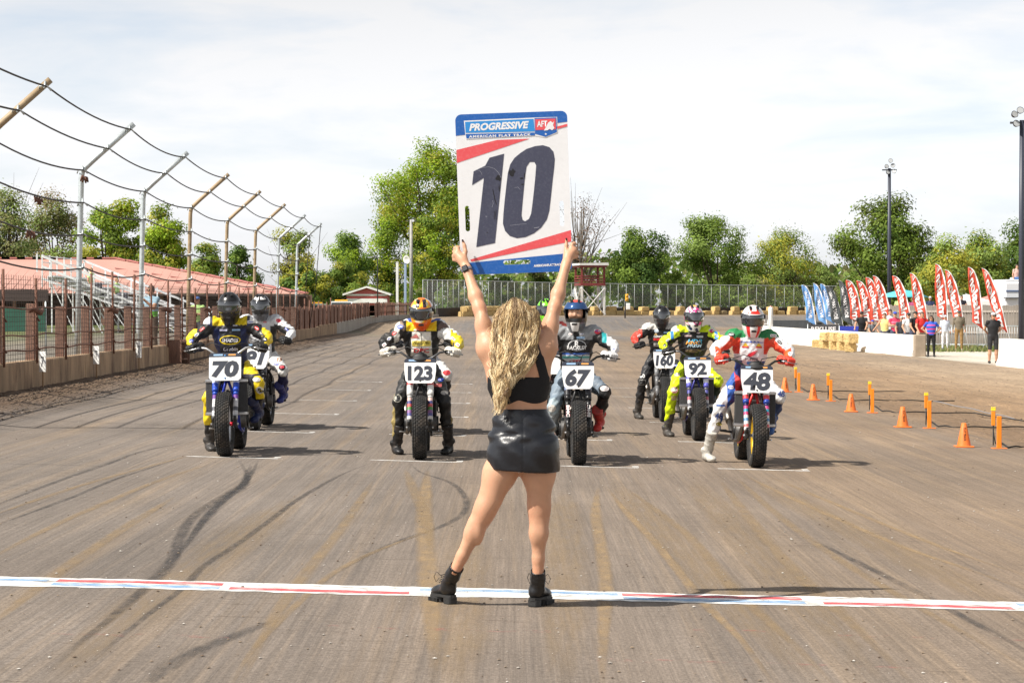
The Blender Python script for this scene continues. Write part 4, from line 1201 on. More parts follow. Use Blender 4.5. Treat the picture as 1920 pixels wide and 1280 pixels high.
# ================================================================== trees
M_BARK = mat('bark', (.085, .062, .045), .95, var=.35, vscale=3, bump=.6, bscale=12, stretch=(3, 3, .6))
M_BARKG = mat('grey_bark', (.16, .14, .12), .95, var=.3, vscale=3)
M_LEAF = vmat('foliage', .62, var=.12, vscale=1.2, spec=.22, trans=.46)
BR = (.275, .390, .030); YG = (.400, .390, .055); DG = (.105, .180, .035); MG = (.180, .260, .042); OL = (.255, .250, .100); TN = (.360, .270, .140); PG = (.250, .340, .085)
def tree(label, px, ptop, hw, D, pal, bottom=.12, leaves=5200, leaf=.30, seed=1, clumps=46, sparse=0.0, bark=None, trunk=True, group=None, name='broadleaf_tree', flat=1.0, lobes=None):
    rg = np.random.default_rng(seed)
    q = P(px, HORIZ, D); x0, y0 = q.x, q.y
    zb = gz(x0, y0) - .1; zt = CAMH - (ptop - HORIZ) * D / F
    H = zt - zb; W = hw * D / F
    o = empty(name, (x0, y0, zb), 0, label, 'tree' if name != 'shrub' else 'shrub', group)
    cb = H * bottom; cz = (cb + H) / 2; rz = (H - cb) / 2; ry = W * .85 * flat
    # clumps over an uneven crown
    cen = []
    k = 0
    while len(cen) < clumps and k < 4000:
        k += 1
        d = rg.normal(size=3); d /= np.linalg.norm(d); r = rg.uniform(.25, 1.0) ** .45
        lump = .80 + .28 * math.sin(3.1 * d[0] + seed) * math.cos(2.7 * d[2] + seed * 1.7) + .10 * rg.normal()
        widen = 1 - .30 * max(0, d[2]) if lobes is None else lobes(d)
        p = np.array([d[0] * W * .86 * widen, d[1] * ry * .86 * widen, cz + d[2] * rz * .90]) if False else np.array([d[0] * W * widen * r * lump, d[1] * ry * widen * r * lump, cz + d[2] * rz * r * (.86 + .14 * lump)])
        p[0] = np.clip(p[0], -W * .9, W * .9); p[2] = np.clip(p[2], cb, H * .965)
        cen.append(p)
    cen = np.array(cen)
    cr = max(W, rz) * rg.uniform(.15, .29, len(cen))
    if trunk:
        mb = MB(); tr = max(.10, H * .022)
        hh = max(cb + rz * .5, H * .3)
        bend = rg.uniform(-.06, .06) * H
        mb.tube([(0, 0, -.2), (bend * .2, 0, hh * .35), (bend * .5, 0, hh * .7), (bend, 0, hh)], [tr * 1.25, tr, tr * .85, tr * .6], 9)
        for i in rg.choice(len(cen), min(len(cen), 16 if sparse < .5 else 34), replace=False):
            c = cen[i]; a = rg.uniform(.45, 1.0); st = np.array([bend * a, 0, hh * a]); mid = st + (c - st) * .5 + np.array([0, 0, -.05 * H])
            mb.tube([st, mid, c], [tr * .42, tr * .26, tr * .08], 6)
            if sparse > .3:
                for _ in range(3):
                    e = c + rg.normal(size=3) * cr[i] * 1.2; mb.tube([mid, (mid + e) / 2 + rg.normal(size=3) * .15, e], [tr * .16, tr * .09, tr * .03], 4, cap=False)
        mb.build('trunk', bark or M_BARK, o)
    n = int(leaves * (2.3 if sparse < .6 else 1.2)); leaf = leaf * .80
    ci = rg.choice(len(cen), n, p=cr ** 2 / (cr ** 2).sum())
    d = rg.normal(size=(n, 3)); d /= np.linalg.norm(d, axis=1)[:, None]
    rad = rg.random(n) ** .42
    pos = cen[ci] + d * (cr[ci] * rad)[:, None] * np.array([1.12, 1.12, .82])
    pos += rg.normal(size=(n, 3)) * .05
    stray = rg.random(n) < .05 + sparse * .2
    pos[stray] += d[stray] * (cr[ci][stray] * rg.uniform(.1, .6, stray.sum()))[:, None]
    pos[:, 2] = np.maximum(pos[:, 2], .05)
    oc = pos - np.array([0, 0, cz]); oc = oc / (np.linalg.norm(oc, axis=1)[:, None] + 1e-6); nrm = d * 1.0 + oc * .7 + rg.normal(size=(n, 3)) * .48 + np.array([0, 0, .25]); nrm /= np.linalg.norm(nrm, axis=1)[:, None]
    t1 = np.cross(nrm, rg.normal(size=(n, 3))); t1 /= np.linalg.norm(t1, axis=1)[:, None] + 1e-9
    t2 = np.cross(nrm, t1)
    sz = leaf * rg.uniform(.55, 1.25, n)[:, None]
    a, b_ = t1 * sz * .5, t2 * sz * .36
    V = np.stack([pos - a, pos + b_ - a * .1, pos + a, pos - b_ + a * .1], 1).reshape(-1, 3)
    pal_ = np.array(pal); pi = rg.choice(len(pal_), len(cen)); base = pal_[pi][ci]
    alt = rg.random(n) < .25; base[alt] = pal_[rg.choice(len(pal_), alt.sum())]
    tint = (rg.uniform(.85, 1.2, len(cen))[ci] * rg.uniform(.78, 1.24, n))[:, None]
    colr = np.clip(base * tint, .008, .6)
    me = bpy.data.meshes.new('crown')
    me.vertices.add(len(V)); me.vertices.foreach_set('co', V.ravel())
    me.loops.add(len(V)); me.loops.foreach_set('vertex_index', np.arange(len(V), dtype=np.int32))
    me.polygons.add(n); me.polygons.foreach_set('loop_start', np.arange(0, 4 * n, 4, dtype=np.int32))
    me.update(calc_edges=True)
    at = me.color_attributes.new('Col', 'FLOAT_COLOR', 'POINT')
    at.data.foreach_set('color', np.concatenate([np.repeat(colr, 4, 0), np.ones((4 * n, 1))], 1).ravel())
    me.materials.append(M_LEAF)
    link('crown', me, o)
    return o
GL_ = 'trees behind the red roofed pavilion'; GC_ = 'trees behind the far turn'; GR_ = 'trees behind the flags'
tree('thin olive tree at the left edge above the red roof', 8, 343, 58, 205, [OL, PG, (.2, .24, .09)], .15, 3600, .28, 11, 30, .5, group=GL_)
tree('olive and rusty tan tree left of the first grey pole', 100, 362, 76, 214, [TN, OL, OL, PG, (.2, .22, .08)], .1, 6000, .28, 12, 46, .3, group=GL_)
tree('bright green tree between the two grey poles', 202, 370, 84, 190, [BR, BR, MG, YG], .15, 7500, .30, 13, 46, group=GL_)
tree('bright green smaller tree right of the second grey pole', 308, 388, 54, 188, [BR, YG, MG], .12, 5200, .29, 14, 38, group=GL_)
tree('yellow green low tree behind the tan poles', 385, 452, 40, 205, [YG, PG, MG], .05, 3600, .28, 15, 30, group=GL_)
tree('darker green tree just right of the yellow green low tree', 448, 455, 46, 215, [MG, DG, DG], .05, 4200, .3, 16, 32, group=GL_)
tree('loose yellowing tree behind the last catch-fence poles', 560, 425, 62, 200, [YG, PG, (.20, .19, .05)], .05, 5200, .26, 17, 42, .45, group=GL_)
tree('dark green bushy tree above the parked trucks', 575, 492, 52, 186, [DG, MG, DG, YG], 0.0, 5200, .28, 18, 40, trunk=False, group=GC_)
tree('mid green tree left of the big oak', 652, 413, 40, 214, [MG, BR, DG], .08, 4600, .28, 19, 36, group=GC_)
tree('low yellow green tree above the red shed', 640, 492, 60, 205, [YG, MG, PG, DG], 0, 5200, .27, 20, 44, group=GC_)
tree('green tree with low wide crown in front of the big oak', 722, 398, 46, 222, [MG, BR, YG, DG], .05, 5200, .28, 21, 40, group=GC_)
oak = tree('tallest oak tree with dark forked trunk partly behind the number sign', 806, 258, 122, 226, [MG, BR, YG, BR], .36, 12500, .30, 22, 74, .15, group=GC_)
tree('lower leafy tree under the tall oak beside the utility pole', 812, 392, 60, 219, [MG, YG, BR, DG], .22, 5600, .28, 23, 40, group=GC_)
tree('half bare rusty brown tree right of the number sign', 1092, 356, 68, 236, [(.20, .11, .06), (.16, .09, .05), (.13, .10, .05)], .2, 1500, .22, 24, 46, .9, bark=M_BARKG, group=GC_)
tree('dense rounded dark green tree beside the marshal tower', 1194, 426, 78, 238, [DG, MG, (.07, .13, .03), DG], .02, 9000, .30, 25, 60, group=GC_)
tree('tall mid green tree right of the rounded dark one', 1336, 388, 92, 245, [MG, PG, DG, MG], .02, 9500, .29, 26, 62, .15, group=GC_)
tree('pale loose green tree behind the fence left of the blue flags', 1470, 421, 92, 246, [PG, PG, YG, MG], .02, 8500, .26, 27, 56, .4, group=GC_)
tree('low pale bush at the right end of the chain-link fence', 1540, 490, 40, 246, [PG, OL, MG], 0, 3000, .26, 28, 26, trunk=False, group=GC_)
tree('big dark green tree behind the left light pole', 1664, 352, 96, 190, [MG, DG, (.12, .15, .03), MG], .10, 10500, .30, 29, 64, .1, group=GR_)
tree('yellow green rounded tree behind the right red flags', 1772, 434, 70, 178, [YG, YG, PG, MG], .02, 6800, .27, 30, 46, group=GR_)
tree('yellow green tree behind the camper roof', 1848, 432, 62, 182, [YG, PG, MG], .02, 6000, .27, 31, 44, group=GR_)
tree('dark green tree at the right edge of the picture', 1915, 410, 40, 196, [DG, MG], .02, 4800, .28, 32, 36, group=GR_)
tree('dark low bush behind the first red flags', 1600, 512, 52, 215, [DG, MG, OL], 0, 3600, .27, 33, 30, trunk=False, group=GR_)
for i, (px, pt, hw, D, pal) in enumerate([(868, 505, 46, 224, [MG, OL, PG]), (940, 512, 46, 228, [OL, MG, DG]), (1010, 500, 48, 230, [MG, OL, DG]), (1075, 505, 40, 232, [DG, MG]), (1268, 505, 44, 240, [MG, PG]), (1400, 512, 50, 243, [PG, MG, OL])]):
    tree(['olive bush behind the fence left of the raised arms', 'olive bush behind the fence between the raised arms', 'green bush behind the fence under the sign', 'dark green bush just left of the marshal tower', 'green bush behind the fence between the two biggest trees', 'pale bush behind the fence left of the pale loose tree'][i], px, pt, hw, D, pal, 0, 2800, .27, 50 + i, 26, trunk=False, group='bushes behind the chain-link fence', name='shrub')
# far wood closing the horizon
def far_wood():
    rg = np.random.default_rng(77); n = 36000
    ang = rg.uniform(-.62, .62, n); D = 330 + rg.uniform(0, 60, n)
    x = np.tan(ang) * D
    top = 6.0 + 2.5 * np.sin(x * .031) + 1.6 * np.sin(x * .083 + 1) + rg.normal(size=n) * .4
    z = rg.random(n) ** .7 * top
    pos = np.stack([x, D, z + gz(0, 300)], 1); nr = rg.normal(size=(n, 3)) + np.array([0, -.6, .5]); nr /= np.linalg.norm(nr, axis=1)[:, None]
    t1 = np.cross(nr, rg.normal(size=(n, 3))); t1 /= np.linalg.norm(t1, axis=1)[:, None]; t2 = np.cross(nr, t1)
    a, b_ = t1 * .5, t2 * .4
    V = np.stack([pos - a, pos + b_, pos + a, pos - b_], 1).reshape(-1, 3)
    me = bpy.data.meshes.new('far_wood'); me.vertices.add(len(V)); me.vertices.foreach_set('co', V.ravel()); me.loops.add(len(V)); me.loops.foreach_set('vertex_index', np.arange(len(V), dtype=np.int32))
    me.polygons.add(n); me.polygons.foreach_set('loop_start', np.arange(0, 4 * n, 4, dtype=np.int32)); me.update(calc_edges=True)
    pal_ = np.array([MG, DG, PG, OL]); c = pal_[rg.choice(4, n)] * rg.uniform(.6, 1.1, (n, 1))
    at = me.color_attributes.new('Col', 'FLOAT_COLOR', 'POINT'); at.data.foreach_set('color', np.concatenate([np.repeat(c, 4, 0), np.ones((4 * n, 1))], 1).ravel())
    me.materials.append(M_LEAF)
    return tag(link('far_wood', me), 'distant low green woodland along the horizon', 'woodland', kind='stuff')
far_wood()

# ================================================================== infield, right side
M_WWALL = mat('whitewashed_concrete', (.80, .775, .73), .8, var=.05, vscale=1.5, bump=.15, bscale=12, dirt=(.56, .47, .36), dscale=.8, damt=.35, stretch=(1, 1, .5))
M_RAWC = mat('raw_concrete', (.34, .27, .20), .9, var=.2, vscale=4)
def barrier(name, pts, label, h=.86, seg=3.0):
    o = empty(name, (*pts[0], gz(*pts[0])), 0, label, 'wall')
    P0 = [Vector((*q, 0)) for q in pts]
    for a, b_ in zip(P0[:-1], P0[1:]):
        L = (b_ - a).length; n = max(1, round(L / seg)); d = (b_ - a) / n; nr = Vector((-d.y, d.x, 0)).normalized() * .16
        for i in range(n):
            p, q = a + d * i + d.normalized() * .01, a + d * (i + 1) - d.normalized() * .01
            vs = []
            for e in (p, q):
                z = gz(e.x, e.y)
                for s_, hh in ((-1.5, -.25), (-1.5, .08), (-1, .28), (-.9, h), (.9, h), (1, .28), (1.5, .08), (1.5, -.25)): vs.append(rel(o, (e.x + nr.x * s_, e.y + nr.y * s_, z + hh)))
            fs = [(k, k + 1, 9 + k, 8 + k) for k in range(7)] + [tuple(range(8))[::-1], tuple(range(8, 16))]
            MB().add(vs, fs).build('barrier_segment', M_WWALL, o, fix=True)
    return o
barrier('infield_wall', [ST(17.5, 97), ST(17.1, 115), ST(16.6, 141), ST(17.4, 152), ST(20, 165)], 'long white concrete infield wall with hay bales against it')
e = Vector((*ST(17.5, 96.9), 0)); ze = gz(e.x, e.y)
o = MB().bevbox((0, 0, .36), (.46, .35, 1.05), .03).build('wall_end_block', M_RAWC); o.location = (e.x + .05, e.y - .15, ze); tag(o, 'bare concrete end block of the white infield wall at the gate', 'block')
barrier('gate_wall', [ST(17.6, 81.5), ST(17.7, 60), ST(17.8, 30)], 'white concrete infield wall at the right edge, nearer side of the gate', .92)
# hay bales stacked against the infield wall
xs_ = [(1535, 0), (1552, 0), (1568, 0), (1584, 0), (1599, 0), (1555, 1), (1571, 1), (1587, 1), (1600, 1)]
labs = {0: 'straw bale on the ground against the white infield wall', 1: 'straw bale in the upper layer against the white infield wall'}
ON = ['leftmost', 'second from the left', 'middle', 'second from the right', 'rightmost']; UN = ['leftmost', 'second', 'third', 'rightmost']
for kk, (px, lay) in enumerate(xs_):
    t = 16.55 * F / (px - 904); x = ST(16.55, t)[0]
    bale(x - .1, t, gz(x, t) + .40 * lay, R(20) + random.uniform(-.1, .1) if False else math.pi / 2 + random.uniform(-.15, .15), labs[lay] + ', ' + (ON[kk] + ' of five' if lay == 0 else UN[kk - 5] + ' of four'), 'hay bales against the infield wall')

# feather flags
def pole_curve(T, B, E, w, h):
    P0, P1, P2, P3 = T, T + Vector((w * .95, 0, .015 * h)), B.lerp(T, .52) + Vector((w * .62, 0, 0)), B
    out = []
    for i in range(21):
        t = i / 20; out.append(P0 * (1 - t) ** 3 + P1 * 3 * t * (1 - t) ** 2 + P2 * 3 * t * t * (1 - t) + P3 * t ** 3)
    return out
M_POLE = mat('white_pole', (.75, .75, .75), .4)
FLG = {'red': mat('red_flag_cloth', (.70, .085, .045), .75, var=.06), 'blue': mat('blue_flag_cloth', (.17, .37, .72), .75, var=.12, vscale=3), 'grey': mat('grey_flag_cloth', (.085, .095, .10), .75, var=.15, vscale=3)}
M_FW = mat('flag_white_print', (.86, .84, .84), .75); M_FY = mat('flag_yellow_print', (.85, .45, .08), .75)
TB = None
def feather_flag(tip, bot, D, kind, text, label, wpx=13, mark=True):
    B = P(*bot, D); T = P(*tip, D)
    h = (T - B).length; d = (B - T); gzv = gz(B.x, B.y)
    E = B + Vector((d.x * .25, 0, 0)); E.z = gzv
    o = empty('feather_flag', E, 0, label, 'flag', 'feather flags in the infield')
    w = wpx * D / F * 1.9
    cur = [q - E for q in pole_curve(T, B, E, w * .75, h)]
    base = Vector((0, 0, -.02))
    MB().tube([base] + cur[::-1], [.02] + [.016 - .008 * i / 20 for i in range(21)], 6).build('pole', M_POLE, o)
    n = 24; m_ = 6; ph = random.uniform(0, 6); amp = random.uniform(.02, .06)
    t_, b0 = cur[0], cur[-1]
    L0, L1 = t_ + Vector((-.01, 0, -.02)), b0 + Vector((-w * .80, 0, .10 * h))
    def S(a, b):
        f = a * 20; i = min(int(f), 19); pr = cur[i].lerp(cur[i + 1], f - i)
        le = L0.lerp(L1, min(1, a * 1.06)) + Vector((.06 * w * math.sin(a * 7 + ph), 0, 0))
        if a > .92: le = le.lerp(pr, (a - .92) / .08 * .85)
        q = le.lerp(pr, b); q.y += amp * math.sin(a * 9 + b * 2.5 + ph) * (1 - b) + .02 * math.sin(a * 23 + b * 6)
        return q
    mb = MB(); mb.smooth = True
    mb.add([S(i / n, j / m_) for i in range(n + 1) for j in range(m_ + 1)], [(i * (m_ + 1) + j, i * (m_ + 1) + j + 1, (i + 1) * (m_ + 1) + j + 1, (i + 1) * (m_ + 1) + j) for i in range(n) for j in range(m_)])
    ob = mb.build('sail', FLG[kind], o)
    md = ob.modifiers.new('thick', 'SOLIDIFY'); md.thickness = .004; md.offset = 1
    off = Vector((0, -.022, 0))
    mb = MB(); mb.add([S(i / n, bb) + off * .7 for i in range(n + 1) for bb in (.90, 1.02)], [(2 * i, 2 * i + 1, 2 * i + 3, 2 * i + 2) for i in range(n)]); mb.build('sleeve', M_FW if kind != 'grey' else M_DKGREY, o)
    me = text_fit(text, 1, 1, bold=.035 if kind == 'red' else .02, res=2).copy()
    bm = bmesh.new(); bm.from_mesh(me); bmesh.ops.triangulate(bm, faces=bm.faces)
    for _ in range(2):
        lg = [e_ for e_ in bm.edges if e_.calc_length() > .25]
        if lg: bmesh.ops.subdivide_edges(bm, edges=lg, cuts=1)
    a0, a1 = (.94, .26) if kind == 'red' else (.86, .22)
    for v in bm.verts:
        tx_, ty_ = v.co.x + .5, v.co.y + .5
        v.co = S(a0 + (a1 - a0) * tx_, (.16 + .62 * ty_) if kind == 'red' else (.30 + .38 * ty_)) + off
    me2 = bpy.data.meshes.new('lettering'); bm.to_mesh(me2); bm.free(); me2.materials.append(M_FW)
    link('lettering', me2, o)
    if kind == 'red':
        mb = MB(); mb.add([S(.09, .55) + off, S(.17, .30) + off, S(.17, .82) + off], [(0, 1, 2)]); mb.build('emblem', M_FW, o)
        mb = MB(); mb.add([S(.115, .55) + off * 1.3, S(.158, .42) + off * 1.3, S(.158, .70) + off * 1.3], [(0, 1, 2)]); mb.build('emblem_centre', M_FY, o)
        mb = MB(); mb.add([S(.19, .30) + off, S(.19, .82) + off, S(.215, .84) + off, S(.215, .30) + off], [(0, 1, 2, 3)]); mb.build('emblem_bar', M_FW, o)
    return o
MS = 'mission'
BLU = ['leftmost of the three pale blue feather flags', 'middle of the three pale blue feather flags', 'rightmost of the three pale blue feather flags']
feather_flag((1504, 534), (1530, 611), 150, 'blue', 'INTERMODAL', BLU[0], 11)
feather_flag((1524, 531), (1551, 611), 148, 'blue', 'INTERMODAL', BLU[1], 11)
feather_flag((1539, 532), (1566, 608), 145, 'blue', 'INTERMODAL', BLU[2], 11)
feather_flag((1548, 536), (1581, 613), 143, 'grey', 'BOAT YARD GRILL', 'dark grey feather flag beside the pale blue ones', 13)
feather_flag((1572, 526), (1599, 612), 140, 'grey', 'BOAT YARD GRILL', 'dark grey feather flag beside the first red one', 12)
RD = ['first', 'second', 'third', 'fourth', 'fifth', 'sixth', 'seventh', 'eighth', 'ninth', 'tenth and rightmost']
for i, (tp, bt, D) in enumerate([((1587, 525), (1617, 608), 138), ((1607, 526), (1640, 612), 134), ((1624, 520), (1656, 610), 131), ((1636, 517), (1674, 612), 128), ((1674, 517), (1710, 612), 125), ((1705, 512), (1741, 610), 121), ((1753, 495), (1777, 606), 118), ((1771, 506), (1808, 612), 114), ((1815, 501), (1844, 618), 112), ((1840, 503), (1890, 625), 110)]):
    feather_flag(tp, bt, D, 'red', MS, f'red feather flag with white lettering, {RD[i]} red one from the left', 14)

# weathered board fence, steel barriers, banners, camper, tents
bf = empty('board_fence', (*ST(22, 128)[:1], 128, gz(22, 128)), 0, 'weathered grey board fence behind the red flags', 'fence')
M_GBOARD = mat('grey_weathered_board', (.33, .29, .25), .9, var=.3, vscale=5, stretch=(4, 4, .5))
bme = MB().bevbox((0, 0, 1.05), (.19, .03, 2.1), .006).mesh('board', M_GBOARD)
for i in range(70):
    f = i / 69; px = 1640 + 330 * f; D = 132 - 10 * f; q = P(px, HORIZ, D)
    ob = link('board', bme, bf); ob.location = rel(bf, (q.x, q.y, gz(q.x, q.y) + random.uniform(-.05, .02))); ob.rotation_euler = (0, random.uniform(-.01, .01), R(-40) * 0 + R(random.uniform(-3, 3)))
for zz in (.6, 1.7): MB().bar(rel(bf, P(1640, HORIZ, 132.1) * 1.0) * 1 + Vector((0, 0, zz - CAMH - .2 + 0)), rel(bf, P(1970, HORIZ, 122.1)) + Vector((0, 0, zz - CAMH - .2)), .05, .10).build('fence_rail', M_GBOARD, bf)
def crowd_barrier(px, D, rz, label):
    q = P(px, HORIZ, D); o = empty('crowd_barrier', (q.x, q.y, gz(q.x, q.y)), rz, label, 'barrier', 'steel crowd barriers')
    MB().tube([(-1.1, 0, .12), (-1.1, 0, 1.02), (-1.02, 0, 1.1), (1.02, 0, 1.1), (1.1, 0, 1.02), (1.1, 0, .12)], .024, 6).build('frame', M_GALV, o)
    MB().cyl((-1.1, 0, .2), (1.1, 0, .2), .02, 6).build('bottom_rail', M_GALV, o)
    bar_ = MB().cyl((0, 0, .2), (0, 0, 1.1), .011, 5).mesh('upright_bar', M_GALV)
    for i in range(1, 18): b = link('upright_bar', bar_, o); b.location = (-1.1 + 2.2 * i / 18, 0, 0)
    for sx in (-.85, .85): MB().tube([(sx, -.3, .02), (sx, 0, .16), (sx, .3, .02)], .02, 6).build('foot', M_GALV, o)
for px, D, rz, lab in ((1708, 116, .1, 'steel crowd barrier partly behind the people at the wall'), (1766, 117, 0.02, 'steel crowd barrier behind the person in white'), (1822, 116, .03, 'steel crowd barrier left of the man in black'), (1878, 115, -.15, 'steel crowd barrier right of the man in black')): crowd_barrier(px, D, rz, lab)
def banner(px0, px1, D, z0, z1, m_, text, label, tm=None, fill=.8):
    a, b_ = P(px0, HORIZ, D), P(px1, HORIZ, D); gz0 = gz((a.x + b_.x) / 2, D)
    o = empty('banner', ((a.x + b_.x) / 2, D, gz0), 0, label, 'banner'); w = b_.x - a.x
    MB().bevbox((0, 0, (z0 + z1) / 2), (w, .03, z1 - z0), .004).build('cloth', m_, o)
    if text: link('lettering', mcopy(text_fit(text, w * fill, (z1 - z0) * .55, bold=.03), tm or M_FW, Matrix.Translation((0, -.022, (z0 + z1) / 2)) @ FRONT), o)
    for sx in (-w / 2, w / 2): MB().cyl((sx, .05, 0), (sx, .05, z1 + .03), .025, 6).build('stake', M_GALV, o)
banner(1515, 1573, 130, .55, 1.05, M_DKGREY, 'REKLUSE', 'dark banner with white lettering behind the white wall')
banner(1574, 1612, 119.5, .55, 1.05, mat('blue_banner', (.03, .05, .42), .6), '', 'plain blue banner beside the dark lettered one')
banner(1440, 1515, 150, .5, 1.15, mat('charcoal_banner', (.07, .075, .08), .7, var=.2), '', 'charcoal banner at the left end of the white wall')
# yellow-white roller with CAT lettering
q = P(1478, 604, 152); o = empty('track_roller', (q.x, q.y, gz(q.x, q.y)), 0, 'pale grey parked machine with lettering behind the white wall', 'machine')
MB().bevbox((0, 0, .75), (2.1, 1.0, .75), .06).build('body', mat('machine_grey', (.40, .39, .37), .6), o); MB().bevbox((1.5, 0, .78), (1.6, .9, .62), .05).build('hood', mat('machine_dark', (.10, .10, .10), .6), o)
link('lettering', mcopy(text_fit('CAT', 1.1, .38, bold=.04), M_FW, Matrix.Translation((-.25, -.52, .85)) @ FRONT), o)
for sx in (1.1, 1.5, 1.9): MB().bevbox((sx, -.47, .85), (.26, .05, .28), .01).build('grille', M_BLACK, o)
for sx in (-.8, 1.6): MB().lathe([(.05, -.5), (.42, -.5), (.42, .5), (.05, .5)], 'y', (sx, 0, .42), 18).build('wheel', M_BLACK, o)
# white marker post with pink top
q = P(1445, 604, 138); zb = gz(q.x, q.y); o = empty('marker_post', (q.x, q.y, zb), 0, 'thick white marker post with a pink cap beyond the red racing rider', 'post')
H = CAMH - (575 - HORIZ) * 138 / F - zb
MB().lathe([(.001, 0), (.13, 0), (.13, H - .1), (.11, H - .04), (.001, H - .02)], 'z', (0, 0, 0), 14).build('shaft', M_WHITE, o); MB().lathe([(.06, H - .04), (.07, H + .02), (.001, H + .06)], 'z', (0, 0, 0), 12).build('cap', mat('pink_cap', (.75, .35, .35), .5), o)
# camper
q = P(1935, 578, 140); zb = gz(q.x, q.y); o = empty('camper_trailer', (q.x, q.y, zb), R(8), 'white camper trailer behind the board fence at right', 'camper')
M_CAMP = mat('camper_white', (.74, .75, .78), .4)
MB().bevbox((0, 0, 2.15), (4.2, 2.4, 2.6), .12).build('body', M_CAMP, o); MB().bevbox((0, 0, 3.5), (4.0, 2.2, .12), .04).build('roof', M_CAMP, o)
MB().bevbox((0, -1.215, 2.9), (4.0, .03, .10), .005).build('stripe', mat('camper_stripe', (.10, .14, .25), .5), o); MB().bevbox((-.6, -1.22, 2.2), (.9, .04, .5), .01).build('window', mat('dark_glass', (.02, .03, .03), .08), o)
MB().bevbox((-1.7, -1.35, 2.5), (.9, .35, .06), .02).build('awning', M_DKGREY, o); MB().bevbox((.9, -1.22, 1.7), (.7, .04, 1.5), .01).build('door', M_CAMP, o)
MB().bevbox((-.9, .0, 3.62), (.7, .6, .14), .04).build('roof_vent', M_CAMP, o)
for sx in (-.5, .5): MB().lathe([(.05, -.12), (.36, -.12), (.36, .12), (.05, .12)], 'y', (sx, -1.1, .36), 16).build('wheel', M_BLACK, o)
def tent(px, ptop, D, w, m_, label, he=.6):
    q = P(px, HORIZ, D); zb = gz(q.x, q.y); zt = CAMH - (ptop - HORIZ) * D / F - zb
    o = empty('canopy_tent', (q.x, q.y, zb), 0, label, 'tent'); hw_ = w / 2
    c = [(-hw_, -hw_, zt - he), (hw_, -hw_, zt - he), (hw_, hw_, zt - he), (-hw_, hw_, zt - he)]; v = [(a, b_, z_ - .25) for a, b_, z_ in c]
    MB().add(c + [(0, 0, zt)] + v, [(0, 1, 4), (1, 2, 4), (2, 3, 4), (3, 0, 4), (0, 5, 6, 1), (1, 6, 7, 2), (2, 7, 8, 3), (3, 8, 5, 0)]).build('canopy', m_, o)
    for a, b_, z_ in c: MB().cyl((a * .98, b_ * .98, 0), (a * .98, b_ * .98, z_), .03, 6).build('leg', M_GALV, o)
tent(1812, 551, 150, 2.6, M_WHITE, 'white canopy tent behind the board fence', .45)
tent(1868, 549, 152, 2.8, mat('salmon_cloth', (.62, .24, .20), .8), 'salmon red canopy tent beside the camper', .55)
q = P(1694, 543, 140); zb = gz(q.x, q.y); H = CAMH - (543 - HORIZ) * 140 / F - zb
o = empty('beach_umbrella', (q.x, q.y, zb), 0, 'turquoise umbrella behind the board fence', 'umbrella')
MB().cyl((0, 0, 0), (0, 0, H), .03, 6).build('pole', M_GALV, o)
MB().lathe([(.001, H), (.5, H - .08), (1.0, H - .22), (1.45, H - .42), (1.43, H - .45), (.5, H - .12), (.001, H - .04)], 'z', (0, 0, 0), 10).build('canopy', mat('turquoise_cloth', (.10, .50, .58), .7), o)
# concrete foot of the light pole
o = MB().bevbox((0, 0, .3), (.8, .8, .7), .06).build('pole_footing', M_RAWC); q = P(1913, HORIZ, 91.6); o.location = (q.x, q.y, gz(q.x, q.y)); tag(o, 'square concrete footing of the right light pole', 'footing')

# ================================================================== cones, timing posts and cables
M_CONE = mat('orange_cone', (.78, .17, .02), .6, var=.12, vscale=8, dirt=(.42, .22, .10), dscale=9, damt=.5)
cone_p = empty('traffic_cone', (0, 0, 0), 0)
MB().bevbox((0, 0, .009), (.24, .24, .018), .01).build('base', M_CONE, cone_p)
MB().lathe([(.092, .018), (.088, .03), (.034, .305), (.026, .315), (.0, .316)], 'z', (0, 0, 0), 20).build('body', M_CONE, cone_p)
def cone_text():
    me = text_fit('FLAT TRACK', .17, .030, bold=.03).copy()
    for v in me.vertices:
        u_, w_ = v.co.x, v.co.y; z = .17 - u_; r_ = .088 + (.034 - .088) * (z - .03) / .275 + .0015
        a = w_ / r_; v.co = (r_ * math.sin(a), -r_ * math.cos(a), z)
    me.materials.clear(); me.materials.append(mat('cone_print', (.05, .02, .01), .7)); return me
link('lettering', cone_text(), cone_p)
CONES = [(1808, 838), (1693, 801), (1596, 772), (1525, 750), (1472, 735)]
OR = ['nearest', 'second', 'third', 'fourth', 'farthest']
for i, q in enumerate(CONES):
    o = cone_p if i == 0 else copy_tree(cone_p)
    x, y = G(*q); o.location = (x, y, gz(x, y)); o.rotation_euler = (0, 0, random.uniform(-.3, .5))
    tag(o, f'orange traffic cone, {OR[i]} of the five along the track edge', 'cone', 'orange cones along the track edge')
M_ORP = mat('orange_post', (.85, .24, .01), .5); M_YEL = mat('yellow_plastic', (.85, .62, .02), .5)
tp_ = empty('timing_post', (0, 0, 0))
MB().bevbox((0, 0, .006), (.19, .15, .012), .004).build('base_plate', M_CONE, tp_)
MB().bevbox((0, 0, .215), (.060, .035, .41), .005).build('post', M_ORP, tp_); MB().bevbox((0, .03, .02), (.05, .05, .03), .004).build('bracket', M_ORP, tp_)
sb = empty('sensor_box', (0, 0, 0))
MB().bevbox((0, 0, .36), (.055, .045, .19), .006).build('housing', M_ORP, sb); MB().bevbox((0, 0, .475), (.062, .05, .03), .004).build('yellow_cap', M_YEL, sb)
for sx in (-.022, .0, .022): MB().cyl((sx, 0, .49), (sx, 0, .512), .008, 6).build('cap_knob', M_YEL, sb)
